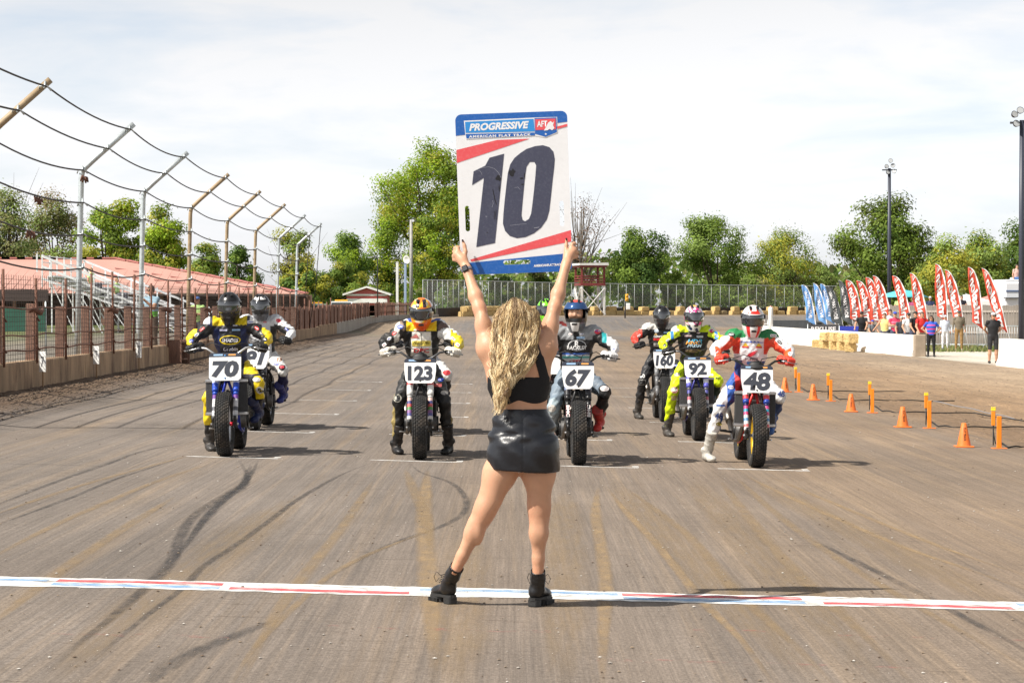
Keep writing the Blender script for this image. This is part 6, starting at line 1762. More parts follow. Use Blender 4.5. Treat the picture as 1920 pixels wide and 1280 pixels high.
# hair ------------------------------------------------------------------------
HT = [(556, 962, 8), (563, 968, 20), (575, 969, 33), (590, 971, 40), (605, 969, 43), (620, 967, 43), (648, 965, 40), (677, 961, 38), (706, 954, 29), (726, 952, 23), (755, 945, 16), (780, 936, 10), (792, 934, 7)]
hy = np.array([q[0] for q in HT], float); hx = np.array([q[1] for q in HT], float); hwd = np.array([q[2] for q in HT], float)
def hair_mat():
    m = vmat('blonde_hair', .42, var=.10, vscale=60, spec=.45); return m
M_HAIR = hair_mat()
def build_hair():
    rg = np.random.default_rng(5)
    NCL = 300; SEG = 34
    allV, allF, allC = [], [], []
    nv = 0
    for c in range(NCL):
        q = rg.uniform(-1, 1); lay = rg.uniform(0, 1)                 # across, depth layer
        yend = rg.uniform(690, 786) if rg.random() < .75 else rg.uniform(640, 700)
        if q > .35: yend = min(yend, rg.uniform(665, 722))
        elif q > 0: yend = min(yend, rg.uniform(690, 752))
        y_start = 557 + 26 * abs(q) ** 2 + rg.uniform(0, 8)
        amp = rg.uniform(.008, .021); wav = rg.uniform(.11, .21); ph = rg.uniform(0, 6.28); hand_ = rg.choice([-1, 1])
        tone = rg.uniform(0, 1) if rg.random() < .75 else rg.uniform(-.7, .1)
        py = np.linspace(y_start, yend, SEG)
        u = (py - y_start) / (yend - y_start)
        cx = np.interp(py, hy, hx); wd = np.interp(py, hy, hwd)
        spread = q * (.92 + .10 * lay)
        px = cx + spread * wd
        z = CAMH - (py - HORIZ) * WD / F
        x = (px - 960) * WD / F
        # depth: round the back of the head, then rest on the back
        headd = .095 * np.sqrt(np.clip(1 - ((py - 600) / 46.0) ** 2, 0, 1)) * np.sqrt(max(0.05, 1 - .8 * q * q)) - .02
        backd = np.interp(py, [600, 640, 680, 720, 790], [.055, .085, .118, .122, .125]) * (1 - .28 * q * q)
        dep = -np.maximum(headd, np.where(py > 598, backd, headd)) - .012 - .034 * lay
        grow = np.clip((u - .2) / .6, 0, 1) ** 1.2
        s_ = (z[0] - z) / wav * 6.28 + ph + .8 * np.sin(u * 5 + ph)
        x = x + hand_ * amp * grow * np.sin(s_); dep = dep + amp * .9 * grow * np.cos(s_)
        NS = 22
        thick = .0085 * (1 - .25 * u) * (.6 + .4 * rg.random())
        for k in range(NS):
            a = rg.uniform(0, 6.28); r0 = math.sqrt(rg.random())
            prof = np.interp(u, [0, .15, .6, .92, 1.0], [.55, 1.0, .9, .6, .18])
            fx = math.cos(a) * r0 * thick * prof; fy = math.sin(a) * r0 * thick * .75 * prof
            frz = rg.normal(size=3) * (.0016 if k > 3 else .008)
            cut = int(SEG * rg.uniform(.86, 1.0))
            X = x + fx + frz[0] * np.sin(u * 17 + k) * 1.5; Y = dep + fy + frz[1] * np.cos(u * 13 + k); Z = z + rg.normal() * .002
            pts = np.stack([X, Y, Z], 1)[:cut]
            n = len(pts); w = np.full(n, .00105) * np.interp(np.arange(n) / n, [0, .8, 1], [1, 1, .3])
            side = np.array((1.0, 0, 0)); bk = np.array((0, -1.0, 0)); up = np.array((-.5, .87, 0))
            ring = np.stack([pts + np.outer(w, (-.87, -.3, 0)), pts + np.outer(w, (.87, -.3, 0)), pts + np.outer(w, (0, .9, 0))], 1).reshape(-1, 3)
            allV.append(ring)
            i0 = np.arange(n - 1)[:, None] * 3 + nv
            for (p, r_) in ((0, 1), (1, 2), (2, 0)):
                allF.append(np.concatenate([i0 + p, i0 + r_, i0 + 3 + r_, i0 + 3 + p], 1))
            nv += len(ring)
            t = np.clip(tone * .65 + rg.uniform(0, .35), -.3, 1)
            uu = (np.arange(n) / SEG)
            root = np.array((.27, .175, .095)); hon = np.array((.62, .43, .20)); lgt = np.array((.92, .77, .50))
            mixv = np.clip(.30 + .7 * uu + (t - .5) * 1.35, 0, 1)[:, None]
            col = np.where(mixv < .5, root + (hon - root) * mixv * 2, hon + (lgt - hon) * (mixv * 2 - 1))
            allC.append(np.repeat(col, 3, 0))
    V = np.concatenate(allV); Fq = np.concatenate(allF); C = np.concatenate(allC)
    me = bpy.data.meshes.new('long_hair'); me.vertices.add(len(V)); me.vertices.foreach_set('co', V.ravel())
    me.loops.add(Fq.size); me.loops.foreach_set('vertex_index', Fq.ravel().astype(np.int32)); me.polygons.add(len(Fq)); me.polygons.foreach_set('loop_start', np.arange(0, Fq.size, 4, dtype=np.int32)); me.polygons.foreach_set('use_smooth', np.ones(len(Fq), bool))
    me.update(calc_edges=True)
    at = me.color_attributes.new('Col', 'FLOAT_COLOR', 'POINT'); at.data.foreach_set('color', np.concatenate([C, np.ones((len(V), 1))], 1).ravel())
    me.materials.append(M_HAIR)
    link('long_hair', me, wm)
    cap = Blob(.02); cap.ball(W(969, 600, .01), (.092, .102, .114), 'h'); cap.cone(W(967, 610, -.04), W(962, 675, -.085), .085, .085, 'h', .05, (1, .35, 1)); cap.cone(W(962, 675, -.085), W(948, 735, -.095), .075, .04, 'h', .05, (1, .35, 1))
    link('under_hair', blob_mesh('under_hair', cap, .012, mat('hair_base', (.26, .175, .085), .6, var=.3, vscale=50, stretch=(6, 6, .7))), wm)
build_hair()

# ================================================================== racing motorcycles
K_ = (.010, .010, .011); WH = (.78, .77, .75); YE = (.78, .58, .01); NV = (.012, .022, .09); BL = (.015, .06, .42); RE = (.62, .02, .02); OR_ = (.85, .16, .01); GN = (.01, .22, .07); FL = (.62, .80, .005); SV = (.42, .43, .44); TE = (.02, .36, .38); PK = (.75, .05, .25); GY = (.10, .10, .105); LB = (.32, .50, .72)
M_RUBBER = mat('tyre_rubber', (.016, .016, .016), .82, var=.25, vscale=20, dirt=(.10, .08, .062), dscale=9, damt=.7)
M_VG = vmat('gloss_paint', .28, var=.04, coat=.25); M_VS = vmat('sticker_vinyl', .35, var=.06, vscale=40)
M_VM = vmat('bare_metal_parts', .38, metal=.75, var=.12, vscale=30)
M_ALM = mat('machined_alloy', (.50, .50, .50), .32, .85, var=.1); M_BLKM = mat('black_metal', (.014, .014, .015), .42, .3, var=.15, vscale=20, dirt=(.09, .075, .06), dscale=6, damt=.35)
M_ENG = mat('engine_alloy', (.16, .155, .15), .45, .7, var=.3, vscale=14, dirt=(.06, .05, .045), dscale=8, damt=.6)
M_RAD = mat('radiator_core', (.05, .05, .052), .5, .4, bump=.6, bscale=220)
M_SEAT = mat('seat_vinyl', (.015, .015, .016), .6)
TR = .345
def tyre_mesh():
    mb = MB(); N = 72
    prof = [(.232, -.045), (.245, -.062), (.275, -.074), (.305, -.076), (.325, -.066), (.334, -.045), (.338, -.02), (.339, 0), (.338, .02), (.334, .045), (.325, .066), (.305, .076), (.275, .074), (.245, .062), (.232, .045)]
    mb.lathe(prof, 'x', (0, 0, 0), 64, True)
    rows = [(-.066, .324, -62), (-.045, .3335, -25), (-.022, .3375, -9), (0, .3385, 0), (.022, .3375, 9), (.045, .3335, 25), (.066, .324, 62)]
    nb = 54
    for j, (x, r_, tl) in enumerate(rows):
        for i in range(nb):
            a = 2 * math.pi * (i + (.5 if j % 2 else 0)) / nb
            rot = Matrix.Rotation(a, 3, 'X') @ Matrix.Rotation(R(tl), 3, 'Y')
            c = Matrix.Rotation(a, 3, 'X') @ Vector((x, 0, r_))
            mb.box(c, (.0165, .024, .016), rot)
    return mb.mesh('tyre', M_RUBBER)
TYRE = tyre_mesh()
def rim_mesh(m_):
    mb = MB(); mb.lathe([(.236, -.048), (.246, -.048), (.248, -.043), (.228, -.036), (.216, -.02), (.214, 0), (.216, .02), (.228, .036), (.248, .043), (.246, .048), (.236, .048), (.222, .025), (.208, 0), (.222, -.025)], 'x', (0, 0, 0), 40, True)
    return mb.mesh('rim', m_)
def hub_mesh(m_):
    mb = MB(); mb.lathe([(.012, -.10), (.018, -.10), (.018, -.05), (.042, -.045), (.042, -.038), (.024, -.03), (.024, .03), (.042, .038), (.042, .045), (.018, .05), (.018, .10), (.012, .10)], 'x', (0, 0, 0), 18, True)
    return mb.mesh('hub', m_)
def spoke_mesh():
    mb = MB()
    for i in range(36):
        a = 2 * math.pi * i / 36; b = a + (.35 if i % 4 < 2 else -.35); sx = .04 if i % 2 else -.04
        mb.tube([(sx, .040 * math.cos(a), .040 * math.sin(a)), (0, .212 * math.cos(b), .212 * math.sin(b))], .0024, 4, cap=False)
    return mb.mesh('spokes', M_ALM)
SPK = spoke_mesh(); HUB = {}
def wheel(name, bike, loc, rimcol, rimname):
    w = link(name, HUB.setdefault('h', hub_mesh(M_ALM)), bike); w.location = loc
    link('tyre', TYRE, w); link('rim', HUB.setdefault(rimname, rim_mesh(mat('rim_' + rimname, rimcol, .3, .5))), w); link('spokes', SPK, w)
    return w
FK = Vector((0, .40, .917)).normalized()
def bands(mb, x, l0, l1, r_, cols, rg, n=14):
    L = (l1 - l0) / len(cols); a = Vector((x, 0, TR))
    for i, c in enumerate(cols):
        mb.col = c; p0, p1 = a + FK * (l0 + L * i), a + FK * (l0 + L * (i + 1))
        mb.tube([p0, p1], r_ + .0004 * (i % 2), n, cap=(i in (0, len(cols) - 1)))
def motorcycle(num, x, D, spec, label, roll=0.0, lab_plate=None):
    z = gz(x, D)
    b = empty('racing_motorcycle', (x, D, z), .0124, label, 'motorcycle', 'racing motorcycles on the grid')
    b.rotation_euler = (0, R(roll), .0124 + spec.get('yaw', 0))
    rg = random.Random(hash(num) % 999)
    wheel('front_wheel', b, (0, 0, TR), spec['rim'], spec['rimname']); wheel('rear_wheel', b, (0, 1.40, TR), spec['rim'], spec['rimname'])
    # forks
    for sx in (-.112, .112):
        mb = MB(); bands(mb, sx, .37, .66, .034, spec['fork_up'], rg); f = mb.build('fork_leg', M_VS, b, vcol=True)
        mb = MB(); bands(mb, sx, .055, .375, .0275, spec['fork_lo'], rg); mb.build('fork_slider', M_VS, f, vcol=True)
        mb = MB(); c = Vector((sx, 0, TR)); mb.bevbox(c + Vector((0, -.005, .005)), (.044, .06, .10), .012); mb.cyl(c + Vector((0, -.03, .03)), c + Vector((0, -.03, .09)), .018, 8); mb.build('axle_clamp', M_BLKM, f)
    MB().cyl((-.15, 0, TR), (.15, 0, TR), .012, 10).build('front_axle', M_ALM, b)
    if spec.get('axle_red'): MB().cyl((.055, 0, TR), (.09, 0, TR), .022, 10).build('axle_spacer', mat('red_anodised', (.6, .02, .04), .3, .6), b)
    # triple clamps
    for l_, w_ in ((.60, .30), (.72, .29)):
        p = Vector((0, 0, TR)) + FK * l_
        MB().bevbox(p, (w_, .075, .035), .012, Matrix.Rotation(-math.atan2(FK.y, FK.z), 3, 'X')).build('triple_clamp', M_BLKM if l_ < .7 else M_ALM, b)
    # handlebar with grips and levers
    hb = MB(); zc = 1.075
    for sx in (-1, 1):
        hb.tube([(0, .30, zc), (sx * .07, .30, zc), (sx * .13, .29, zc + .02), (sx * .21, .30, zc + .075), (sx * .27, .335, zc + .085), (sx * .44, .43, zc + .06)], .0125, 10)
    h = hb.build('handlebar', mat('bar_' + spec['barname'], spec['bar'], .35, .6), b)
    for sx in (-1, 1):
        MB().tube([(sx * .315, .361, zc + .08), (sx * .44, .43, zc + .06)], .0185, 10).build('grip', M_BLKM, h)
        mb = MB(); mb.bevbox((sx * .285, .34, zc + .083), (.035, .04, .045), .008); mb.build('lever_perch', M_BLKM, h)
        if sx < 0 or spec.get('two_levers', True): MB().tube([(sx * .285, .32, zc + .08), (sx * .33, .305, zc + .075), (sx * .42, .36, zc + .055), (sx * .465, .39, zc + .05)], [.008, .008, .006, .008], 6).build('lever', M_ALM if spec['barname'] != 'black' else M_BLKM, h)
    MB().tube([(.27, .33, zc + .09), (.20, .20, zc + .13), (.05, .16, zc + .10), (0, .24, zc - .02)], .005, 6).build('throttle_cable', M_BLACK, h)
    MB().tube([(-.27, .33, zc + .09), (-.14, .20, zc + .14), (.04, .20, zc + .07), (.02, .35, zc - .1)], .005, 6).build('clutch_cable', M_BLACK, h)
    # number plate
    pw, ph = spec.get('plate', (.34, .30)); tilt = R(-14)
    pc = Vector((spec.get('plate_dx', 0), .150, spec.get('plate_z', .955)))
    pl_ = empty('number_plate'); pl_.parent = b; pl_.location = pc; pl_.rotation_euler = (tilt, R(spec.get('plate_rot', 0)), 0)
    inset = spec.get('inset', .02)
    out = [(-pw / 2 + .02, ph / 2), (pw / 2 - .02, ph / 2), (pw / 2, ph / 2 - .02), (pw / 2, 0), (pw / 2 - inset, -ph / 2 + .03), (pw / 2 - inset - .03, -ph / 2), (-pw / 2 + inset + .03, -ph / 2), (-pw / 2 + inset, -ph / 2 + .03), (-pw / 2, 0), (-pw / 2, ph / 2 - .02)]
    me = curve_mesh([out], .002); me.transform(FRONT); me.materials.append(mat('plate_white', (.80, .80, .79), .4, var=.03)); link('plate', me, pl_)
    hd = .045
    me = curve_mesh([[(-pw / 2 + .02, ph / 2), (pw / 2 - .02, ph / 2), (pw / 2, ph / 2 - .02), (pw / 2, ph / 2 - hd), (-pw / 2, ph / 2 - hd), (-pw / 2, ph / 2 - .02)]]); me.transform(Matrix.Translation((0, -.0035, 0)) @ FRONT); me.materials.append(mat('plate_header', (.030, .035, .055), .45)); link('header_strip', me, pl_)
    for cx, c, w_ in ((-.075, LB, .10), (.075, (.72, .35, .10), .08)):
        me = curve_mesh([rrect(w_, .018, .004)]); me.transform(Matrix.Translation((cx, -.0045, ph / 2 - hd / 2)) @ FRONT); me.materials.append(mat('header_patch_%d' % int(c[0] * 100), c, .45)); link('header_sticker', me, pl_)
    nw, nh = spec.get('numsize', (.27, .185))
    if num.strip(): me = text_fit(num, nw, nh, bold=spec.get('bold', .035), shear=spec.get('shear', 0)); me.transform(Matrix.Translation((0, -.0050, -hd / 2 - .004)) @ FRONT); me.materials.clear(); me.materials.append(mat('number_slate', spec.get('numcol', (.040, .045, .060)), .45)); link('number', me, pl_)
    for bz in (ph / 2 - .030, -ph / 2 + .028): MB().lathe([(.0, -.010), (.008, -.009), (.010, -.004), (.010, 0)], 'y', (0, 0, bz), 12).build('bolt', mat('bolt_' + spec.get('boltname', 'black'), spec.get('bolt', K_), .35), pl_)
    if spec.get('screen', False):
        bl_ = Blob(.02); bl_.ball((0, .24, 1.10), (.085, .05, .055), 's'); bl_.ball((0, .21, 1.075), (.10, .05, .035), 's'); link('bar_pad', blob_mesh('bar_pad', bl_, .012, M_SEAT), b)
    # frame, engine, tank, seat, exhaust
    fc = mat('frame_' + spec['framename'], spec['frame'], .35, .2)
    mb = MB(); hs = Vector((0, .33, .93))
    for sx in (-1, 1):
        mb.tube([hs, (sx * .10, .45, .80), (sx * .14, .70, .70), (sx * .12, .95, .58), (sx * .11, 1.0, .42)], .017, 8); mb.tube([hs - Vector((0, 0, .10)), (sx * .09, .42, .55), (sx * .11, .50, .28), (sx * .11, .85, .22), (sx * .11, 1.0, .36)], .016, 8)
        mb.tube([(sx * .10, .70, .72), (sx * .11, 1.0, .78), (sx * .08, 1.32, .82)], .012, 8)
    mb.cyl((0, .30, .80), (0, .35, 1.0), .032, 12); mb.build('frame', fc, b)
    mb = MB()
    for sx in (-1, 1): mb.bar((sx * .10, .98, .40), (sx * .115, 1.40, TR), .035, .06)
    mb.build('swingarm', fc if spec.get('frame_swing') else M_ALM, b)
    e = MB(); e.bevbox((0, .72, .40), (.26, .42, .26), .05); e.cyl((-.17, .62, .36), (.17, .62, .36), .085, 18); e.cyl((-.16, .86, .40), (.16, .86, .40), .07, 18)
    if spec.get('vtwin', True):
        for (a, bb) in (((0, .58, .50), (0, .46, .72)), ((0, .74, .50), (0, .82, .74))):
            d = Vector(bb) - Vector(a)
            for i in range(7): c = Vector(a) + d * (i / 6); e.bevbox(c, (.19, .19, .016), .006, Matrix.Rotation(math.atan2(-d.y, d.z), 3, 'X'))
            e.cyl(a, bb, .07, 14)
    e.build('engine', M_ENG, b)
    if spec.get('radiator'):
        for sx in (-1, 1):
            mb = MB(); mb.bevbox((sx * .165, .27, .62), (.12, .035, .34), .008); r_ = mb.build('radiator', M_RAD, b)
            [MB().bevbox((sx * .165, .268, zz), (.13, .05, .035), .008).build('radiator_tank', M_ALM, r_) for zz in (.80, .445)]
    tk = Blob(.05); tk.cone((0, .46, .88), (0, .78, .86), .095, .085, 't', None, (1.15, 1, .8)); tk.ball((0, .55, .90), (.12, .14, .075), 't')
    link('fuel_tank', blob_mesh('fuel_tank', tk, .018, mat('tank_' + spec['tankname'], spec['tank'], .25, coat=.4)), b)
    se = Blob(.05); se.cone((0, .86, .85), (0, 1.15, .84), .085, .10, 's', None, (1.2, 1, .5)); link('seat', blob_mesh('seat', se, .02, M_SEAT), b)
    ta = Blob(.05); ta.cone((0, 1.15, .86), (0, 1.52, .93), .11, .06, 't', None, (1.1, 1, .45)); link('tail', blob_mesh('tail', ta, .02, mat('tank_' + spec['tankname'], spec['tank'], .25)), b)
    ex = MB(); xs = spec.get('exh', -1)
    ex.tube([(0, .44, .68), (xs * .06, .34, .60), (xs * .12, .36, .42), (xs * .15, .50, .27), (xs * .16, .78, .25), (xs * .17, 1.05, .34), (xs * .18, 1.20, .45)], [.024] * 5 + [.028, .03], 10); ex.tube([(xs * .18, 1.18, .44), (xs * .19, 1.55, .60)], [.045, .05], 12)
    ex.build('exhaust', mat('exhaust_steel', (.20, .18, .16), .35, .9, var=.3, vscale=8), b)
    for sx in (-1, 1):
        mb = MB(); mb.cyl((sx * .14, .90, .33), (sx * .31, .90, .35), .014, 8); mb.bevbox((sx * .28, .90, .352), (.08, .05, .02), .005); mb.build('footpeg', M_BLKM, b)
        mb = MB(); mb.tube([(sx * .17, .90, .30), (sx * .19, .72, .26), (sx * .24, .66, .27)], .009, 6); mb.build('foot_lever', M_ALM, b)
    mb = MB(); mb.tube([(.09, .95, .42), (.09, 1.40, .42)], .008, 5); mb.tube([(.09, .95, .33), (.09, 1.40, .27)], .008, 5); mb.lathe([(.02, -.004), (.085, -.004), (.085, .004), (.02, .004)], 'x', (.09, 1.40, TR), 24, True); mb.build('chain_drive', M_BLKM, b)
    mb = MB(); mb.lathe([(.06, -.003), (.12, -.003), (.12, .003), (.06, .003)], 'x', (-.10, 1.40, TR), 24, True); mb.bevbox((-.105, 1.29, .40), (.04, .08, .06), .01); mb.build('rear_brake', M_ALM, b)
    MB().bevbox((spec.get('exh', -1) * -.15, .70, .52), (.04, .26, .18), .02).build('side_cover', M_BLKM, b); [MB().cyl((sx * .19, .72, .36), (sx * .15, .72, .36), .08, 16).build('case_cover', M_BLKM, b) for sx in (-1, 1)]
    mb = MB(); mb.tube([(-.06, .35, .85), (-.10, .40, .70), (-.05, .45, .50)], .012, 6); mb.tube([(.06, .35, .83), (.12, .38, .66), (.06, .47, .48)], .012, 6); mb.build('hose', M_BLACK, b)
    return b

# ------------------------------------------------------------------ riders
M_SUIT = vmat('leather_suit', .50, var=.10, vscale=16, bump=.30, bscale=45, spec=.42, dirt=(.16, .13, .10), dscale=7, damt=.16)
M_VISOR = mat('smoked_visor', (.018, .020, .024), .05, spec=.9, coat=1.0)
M_VISORB = mat('blue_mirror_visor', (.05, .12, .30), .08, .6, spec=.9)
def glove_mesh(sgn, m_):
    g = Blob(.012)
    wr = np.array((sgn * .01, .10, .035)); pal = np.array((0, .03, .030))
    g.cone(wr, pal, .034, .038, 'g'); g.cone(pal + (-.03, 0, .004), pal + (.03, 0, .004), .026, .026, 'g')
    g.cone(wr + (0, .02, .01), wr + (0, .05, .02), .040, .044, 'g')
    for i in range(4):
        xx = -.036 + .024 * i; q = np.array((xx, .0, .034)); L = (1, 1.08, 1.04, .9)[i]
        g.chain([pal + (xx * .8, 0, .01), q + (0, -.012, 0), q + (0, -.042 * L, -.018), q + (0, -.034 * L, -.050), q + (0, -.004, -.062)], [.016, .0145, .0135, .0125, .011], 'g', .004)
    g.chain([pal + (-sgn * .035, -.0, -.01), (-sgn * .050, -.012, -.018), (-sgn * .046, -.030, -.036)], [.016, .0145, .012], 'g', .005)
    return blob_mesh('glove', g, .0085, m_)
GLV = {}
def glove(sgn, name, col):
    k = (sgn,)
    if k not in GLV: GLV[k] = glove_mesh(sgn, None)
    me = GLV[k].copy(); me.materials.clear(); me.materials.append(mat('glove_' + name, col, .6, var=.2, vscale=30, bump=.3, bscale=60)); return me
def boot_mesh(shin):
    b = Blob(.03); d = np.array(shin, float); d /= np.linalg.norm(d)
    b.cone((0, 0, -.02), d * .27, .050, .064, 'shaft'); b.ball((0, .02, -.055), (.046, .055, .05), 'foot'); b.cone((0, -.02, -.05), (0, -.15, -.068), .048, .040, 'foot', None, (1.05, 1, .9)); b.ball((0, -.165, -.072), (.048, .055, .033), 'foot')
    b.cone((-.045, .0, .02), (.045, .0, .05), .03, .03, 'shaft')
    def pst(D, X):
        D = np.maximum(D, -.100 - X[..., 2])
        D = np.maximum(D, X @ d - .265)
        return D - .004 * (np.abs(((X @ d) * 14) % 1 - .5) < .12) * (X @ d > .02)
    return blob_mesh('boot', b, .011, None if False else mat('boot_tmp', K_, .5), None, pst)
BTS = {}
def rboot(kind, shin, name, col):
    if kind not in BTS: BTS[kind] = boot_mesh(shin)
    me = BTS[kind].copy(); me.materials.clear(); me.materials.append(mat('raceboot_' + name, col, .5, var=.3, vscale=18, dirt=(.12, .09, .07), dscale=10, damt=.55)); return me
def helmet(parent, loc, pat, visor='closed', pitch=0.0, yaw=0.0, vis=None):
    mb = MB(); mb.smooth = True
    NT, NP = 64, 40
    def pt(th, ph, off=0.0):
        sp, cp = math.sin(ph), math.cos(ph)
        if ph >= 0: rx, ry, rz = .128 + off, .152 + off, .150 + off; w = cp
        else:
            rx, ry, rz = .128 + off, .152 + off, .235 + off; w = 1 - .42 * min(1, -ph / 1.0) ** 1.6
        fr = max(0, math.cos(th))
        y = -ry * w * math.cos(th); x = rx * w * math.sin(th)
        if ph < 0: y -= .030 * fr ** 2 * min(1, -ph * 2.2); x *= 1 - .10 * fr * min(1, -ph)
        return Vector((x, y, rz * sp))
    P0, P1 = -1.0, math.pi / 2
    grid = {}
    vs = [];
    for i in range(NP + 1):
        ph = P0 + (P1 - P0) * i / NP
        for j in range(NT): vs.append(pt(-math.pi + 2 * math.pi * j / NT, ph))
    n0 = len(mb.v); mb.v.extend([tuple(q) for q in vs])
    for i in range(NP):
        phc = P0 + (P1 - P0) * (i + .5) / NP
        for j in range(NT):
            thc = -math.pi + 2 * math.pi * (j + .5) / NT
            if abs(thc) < R(64) and -.21 < phc < .36: continue
            c = pat(thc, phc)
            if abs(thc) < R(84) and -.29 < phc < .44: c = K_
            mb.f.append((n0 + i * NT + j, n0 + i * NT + (j + 1) % NT, n0 + (i + 1) * NT + (j + 1) % NT, n0 + (i + 1) * NT + j)); mb.c.append(c); mb.m.append(0); mb.sm.append(True)
    h = mb.build('helmet', M_VG, parent, vcol=True); h.location = loc; h.rotation_euler = (pitch, 0, yaw)
    v0, v1 = (-.27, .40) if visor == 'closed' else (.30, .86)
    mb = MB(); mb.smooth = True; nt, npv = 24, 8
    o_ = .006 if visor == 'closed' else .014
    mb.add([pt(R(-80) + R(160) * j / nt, v0 + (v1 - v0) * i / npv, o_) for i in range(npv + 1) for j in range(nt + 1)], [(i * (nt + 1) + j, i * (nt + 1) + j + 1, (i + 1) * (nt + 1) + j + 1, (i + 1) * (nt + 1) + j) for i in range(npv) for j in range(nt)])
    v = mb.build('visor', vis or M_VISOR, h); md = v.modifiers.new('thick', 'SOLIDIFY'); md.thickness = .003
    for sx in (-1, 1): MB().lathe([(.0, -.008), (.024, -.006), (.028, .0), (.028, .008)], 'x', (0, 0, 0), 14).build('visor_pivot', M_BLKM, h).location = (sx * .130, -.022, .030)
    for sx in (-1, 1): MB().bevbox((sx * .04, -.085, .135), (.03, .05, .014), .005, Matrix.Rotation(R(38), 3, 'X')).build('vent', M_BLKM, h)
    MB().bevbox((0, -.176, -.115), (.06, .02, .022), .006).build('chin_vent', M_BLKM, h)
    return h
def rider(bike_x, D, s, label, bike):
    r = empty('person', (bike_x, D, gz(bike_x, D)), .0124, label, 'person', 'racers waiting on the grid')
    r.rotation_euler = (0, R(s.get('roll', 0)), .0124 + s.get('yaw', 0))
    C = s['col']; bb = Blob(.045)
    dz = s.get('dz', 0); lean = s.get('lean', 0)
    hipc = np.array((0, 1.0, .95 + dz)); ch = np.array((lean * .6, .84, 1.25 + dz)); nk = np.array((lean, .77, 1.47 + dz))
    bb.cone(hipc, (hipc + ch) / 2, .145, .138, 'torso', .06, (1.05, .82, 1)); bb.cone((hipc + ch) / 2, ch, .138, .160, 'torso', .06, (1.1, .80, 1)); bb.cone(ch, ch * .4 + nk * .6, .162, .128, 'torso', .06, (1.12, .78, 1))
    bb.cone(ch * .35 + nk * .65, nk + (0, -.02, .06), .075, .062, 'neck', .03); bb.ball(nk + (0, -.06, .15), (.085, .10, .11), 'head', .02)
    bb.ball(ch + (0, .12, .12), (.12, .08, .14), 'torso', .06)
    for sg, nm in ((-1, 'A'), (1, 'B')):                   # A is the picture's left, B its right
        sh = np.array((sg * .185 + lean * .8, .79, 1.405 + dz)); el = np.array((sg * (.41 + s.get('elx', 0)), .66, 1.245)); wr = np.array((sg * .395, .49, 1.175))
        bb.ball(sh + (sg * .025, 0, .0), (.092, .088, .078), 'shol' + nm, .05); bb.cone(ch + (sg * .07, 0, .08), sh, .11, .085, 'torso', .05)
        bb.cone(sh, (sh + el) / 2, .070, .061, 'uarm' + nm, .03); bb.cone((sh + el) / 2, el, .061, .052, 'uarm' + nm, .03)
        bb.ball(el + (sg * .008, .012, -.004), (.055, .055, .055), 'farm' + nm, .03); bb.cone(el, (el + wr) / 2, .053, .048, 'farm' + nm, .03); bb.cone((el + wr) / 2, wr, .048, .038, 'farm' + nm, .03)
        # folds in the sleeves
        for f in (.35, .6, .8): p = sh + (el - sh) * f; bb.cone(p + (0, -.03, 0), p + (sg * .05, 0, .02), .042, .042, 'uarm' + nm, .015)
        hp = np.array((sg * .115, 1.0, .91 + dz))
        if (nm == 'A' and s['legs'][0] == 'd') or (nm == 'B' and s['legs'][1] == 'd'):
            fx = s.get('foot' + nm, sg * .28); kn = np.array((sg * .245 + (fx - sg * .28) * .55, .70, .60)); an = np.array((fx, s.get('footy', .93), .105 - (-.025 * fx) * 0))
            kind = 'down'
        else:
            kn = np.array((sg * .305, .60, .76)); an = np.array((sg * .275, .99, .455)); kind = 'peg'
        bb.cone(hp, (hp + kn) / 2, .100, .088, 'thigh' + nm, .05); bb.cone((hp + kn) / 2, kn, .088, .069, 'thigh' + nm, .04)
        bb.ball(kn + (sg * .008, -.030, .0), (.064, .056, .085), 'knee' + nm, .02); bb.cone(kn, kn + (an - kn) * .45, .066, .063, 'shin' + nm, .03); bb.cone(kn + (an - kn) * .45, kn + (an - kn) * .9, .063, .047, 'shin' + nm, .03)
        bt = link('boot', rboot(kind, kn - an, s['bootname'] if not (kind == 'peg' and 'boot2name' in s) else s['boot2name'], s['boot'] if not (kind == 'peg' and 'boot2' in s) else s['boot2']), r); bt.location = an; bt.rotation_euler = (R(0) if kind == 'down' else R(14), 0, R(sg * -14))
        gl = link('glove', glove(sg, s['glovename'], s['glove']), r); gl.location = (sg * .378, .396, 1.140); gl.rotation_euler = (R(-12), R(sg * 9), R(sg * 28)); gl.scale = (1.12, 1.15, 1.2)
    def colr(V, T):
        out = np.zeros((len(V), 3))
        def base(t):
            if t in C: return C[t]
            if t[:-1] in C: return C[t[:-1]]
            return C.get('base', K_)
        for t in set(T): out[T == t] = base(t)
        out[T == 'head'] = K_
        if 'neck' not in C: out[T == 'neck'] = K_
        for cond, c in s.get('paint', []): out[cond(V[:, 0], V[:, 1], V[:, 2] - dz, T)] = c
        return out
    me = blob_mesh('body', bb, s.get('h', .0105), M_SUIT, colr, lambda Dd, X: Dd + .0042 * np.sin(62 * X[..., 2] + 2.5 * np.sin(17 * X[..., 0]) + 24 * X[..., 1]) + .0026 * np.sin(95 * X[..., 0] - 70 * X[..., 2]))
    link('body', me, r)
    bv = bvh_of(me)
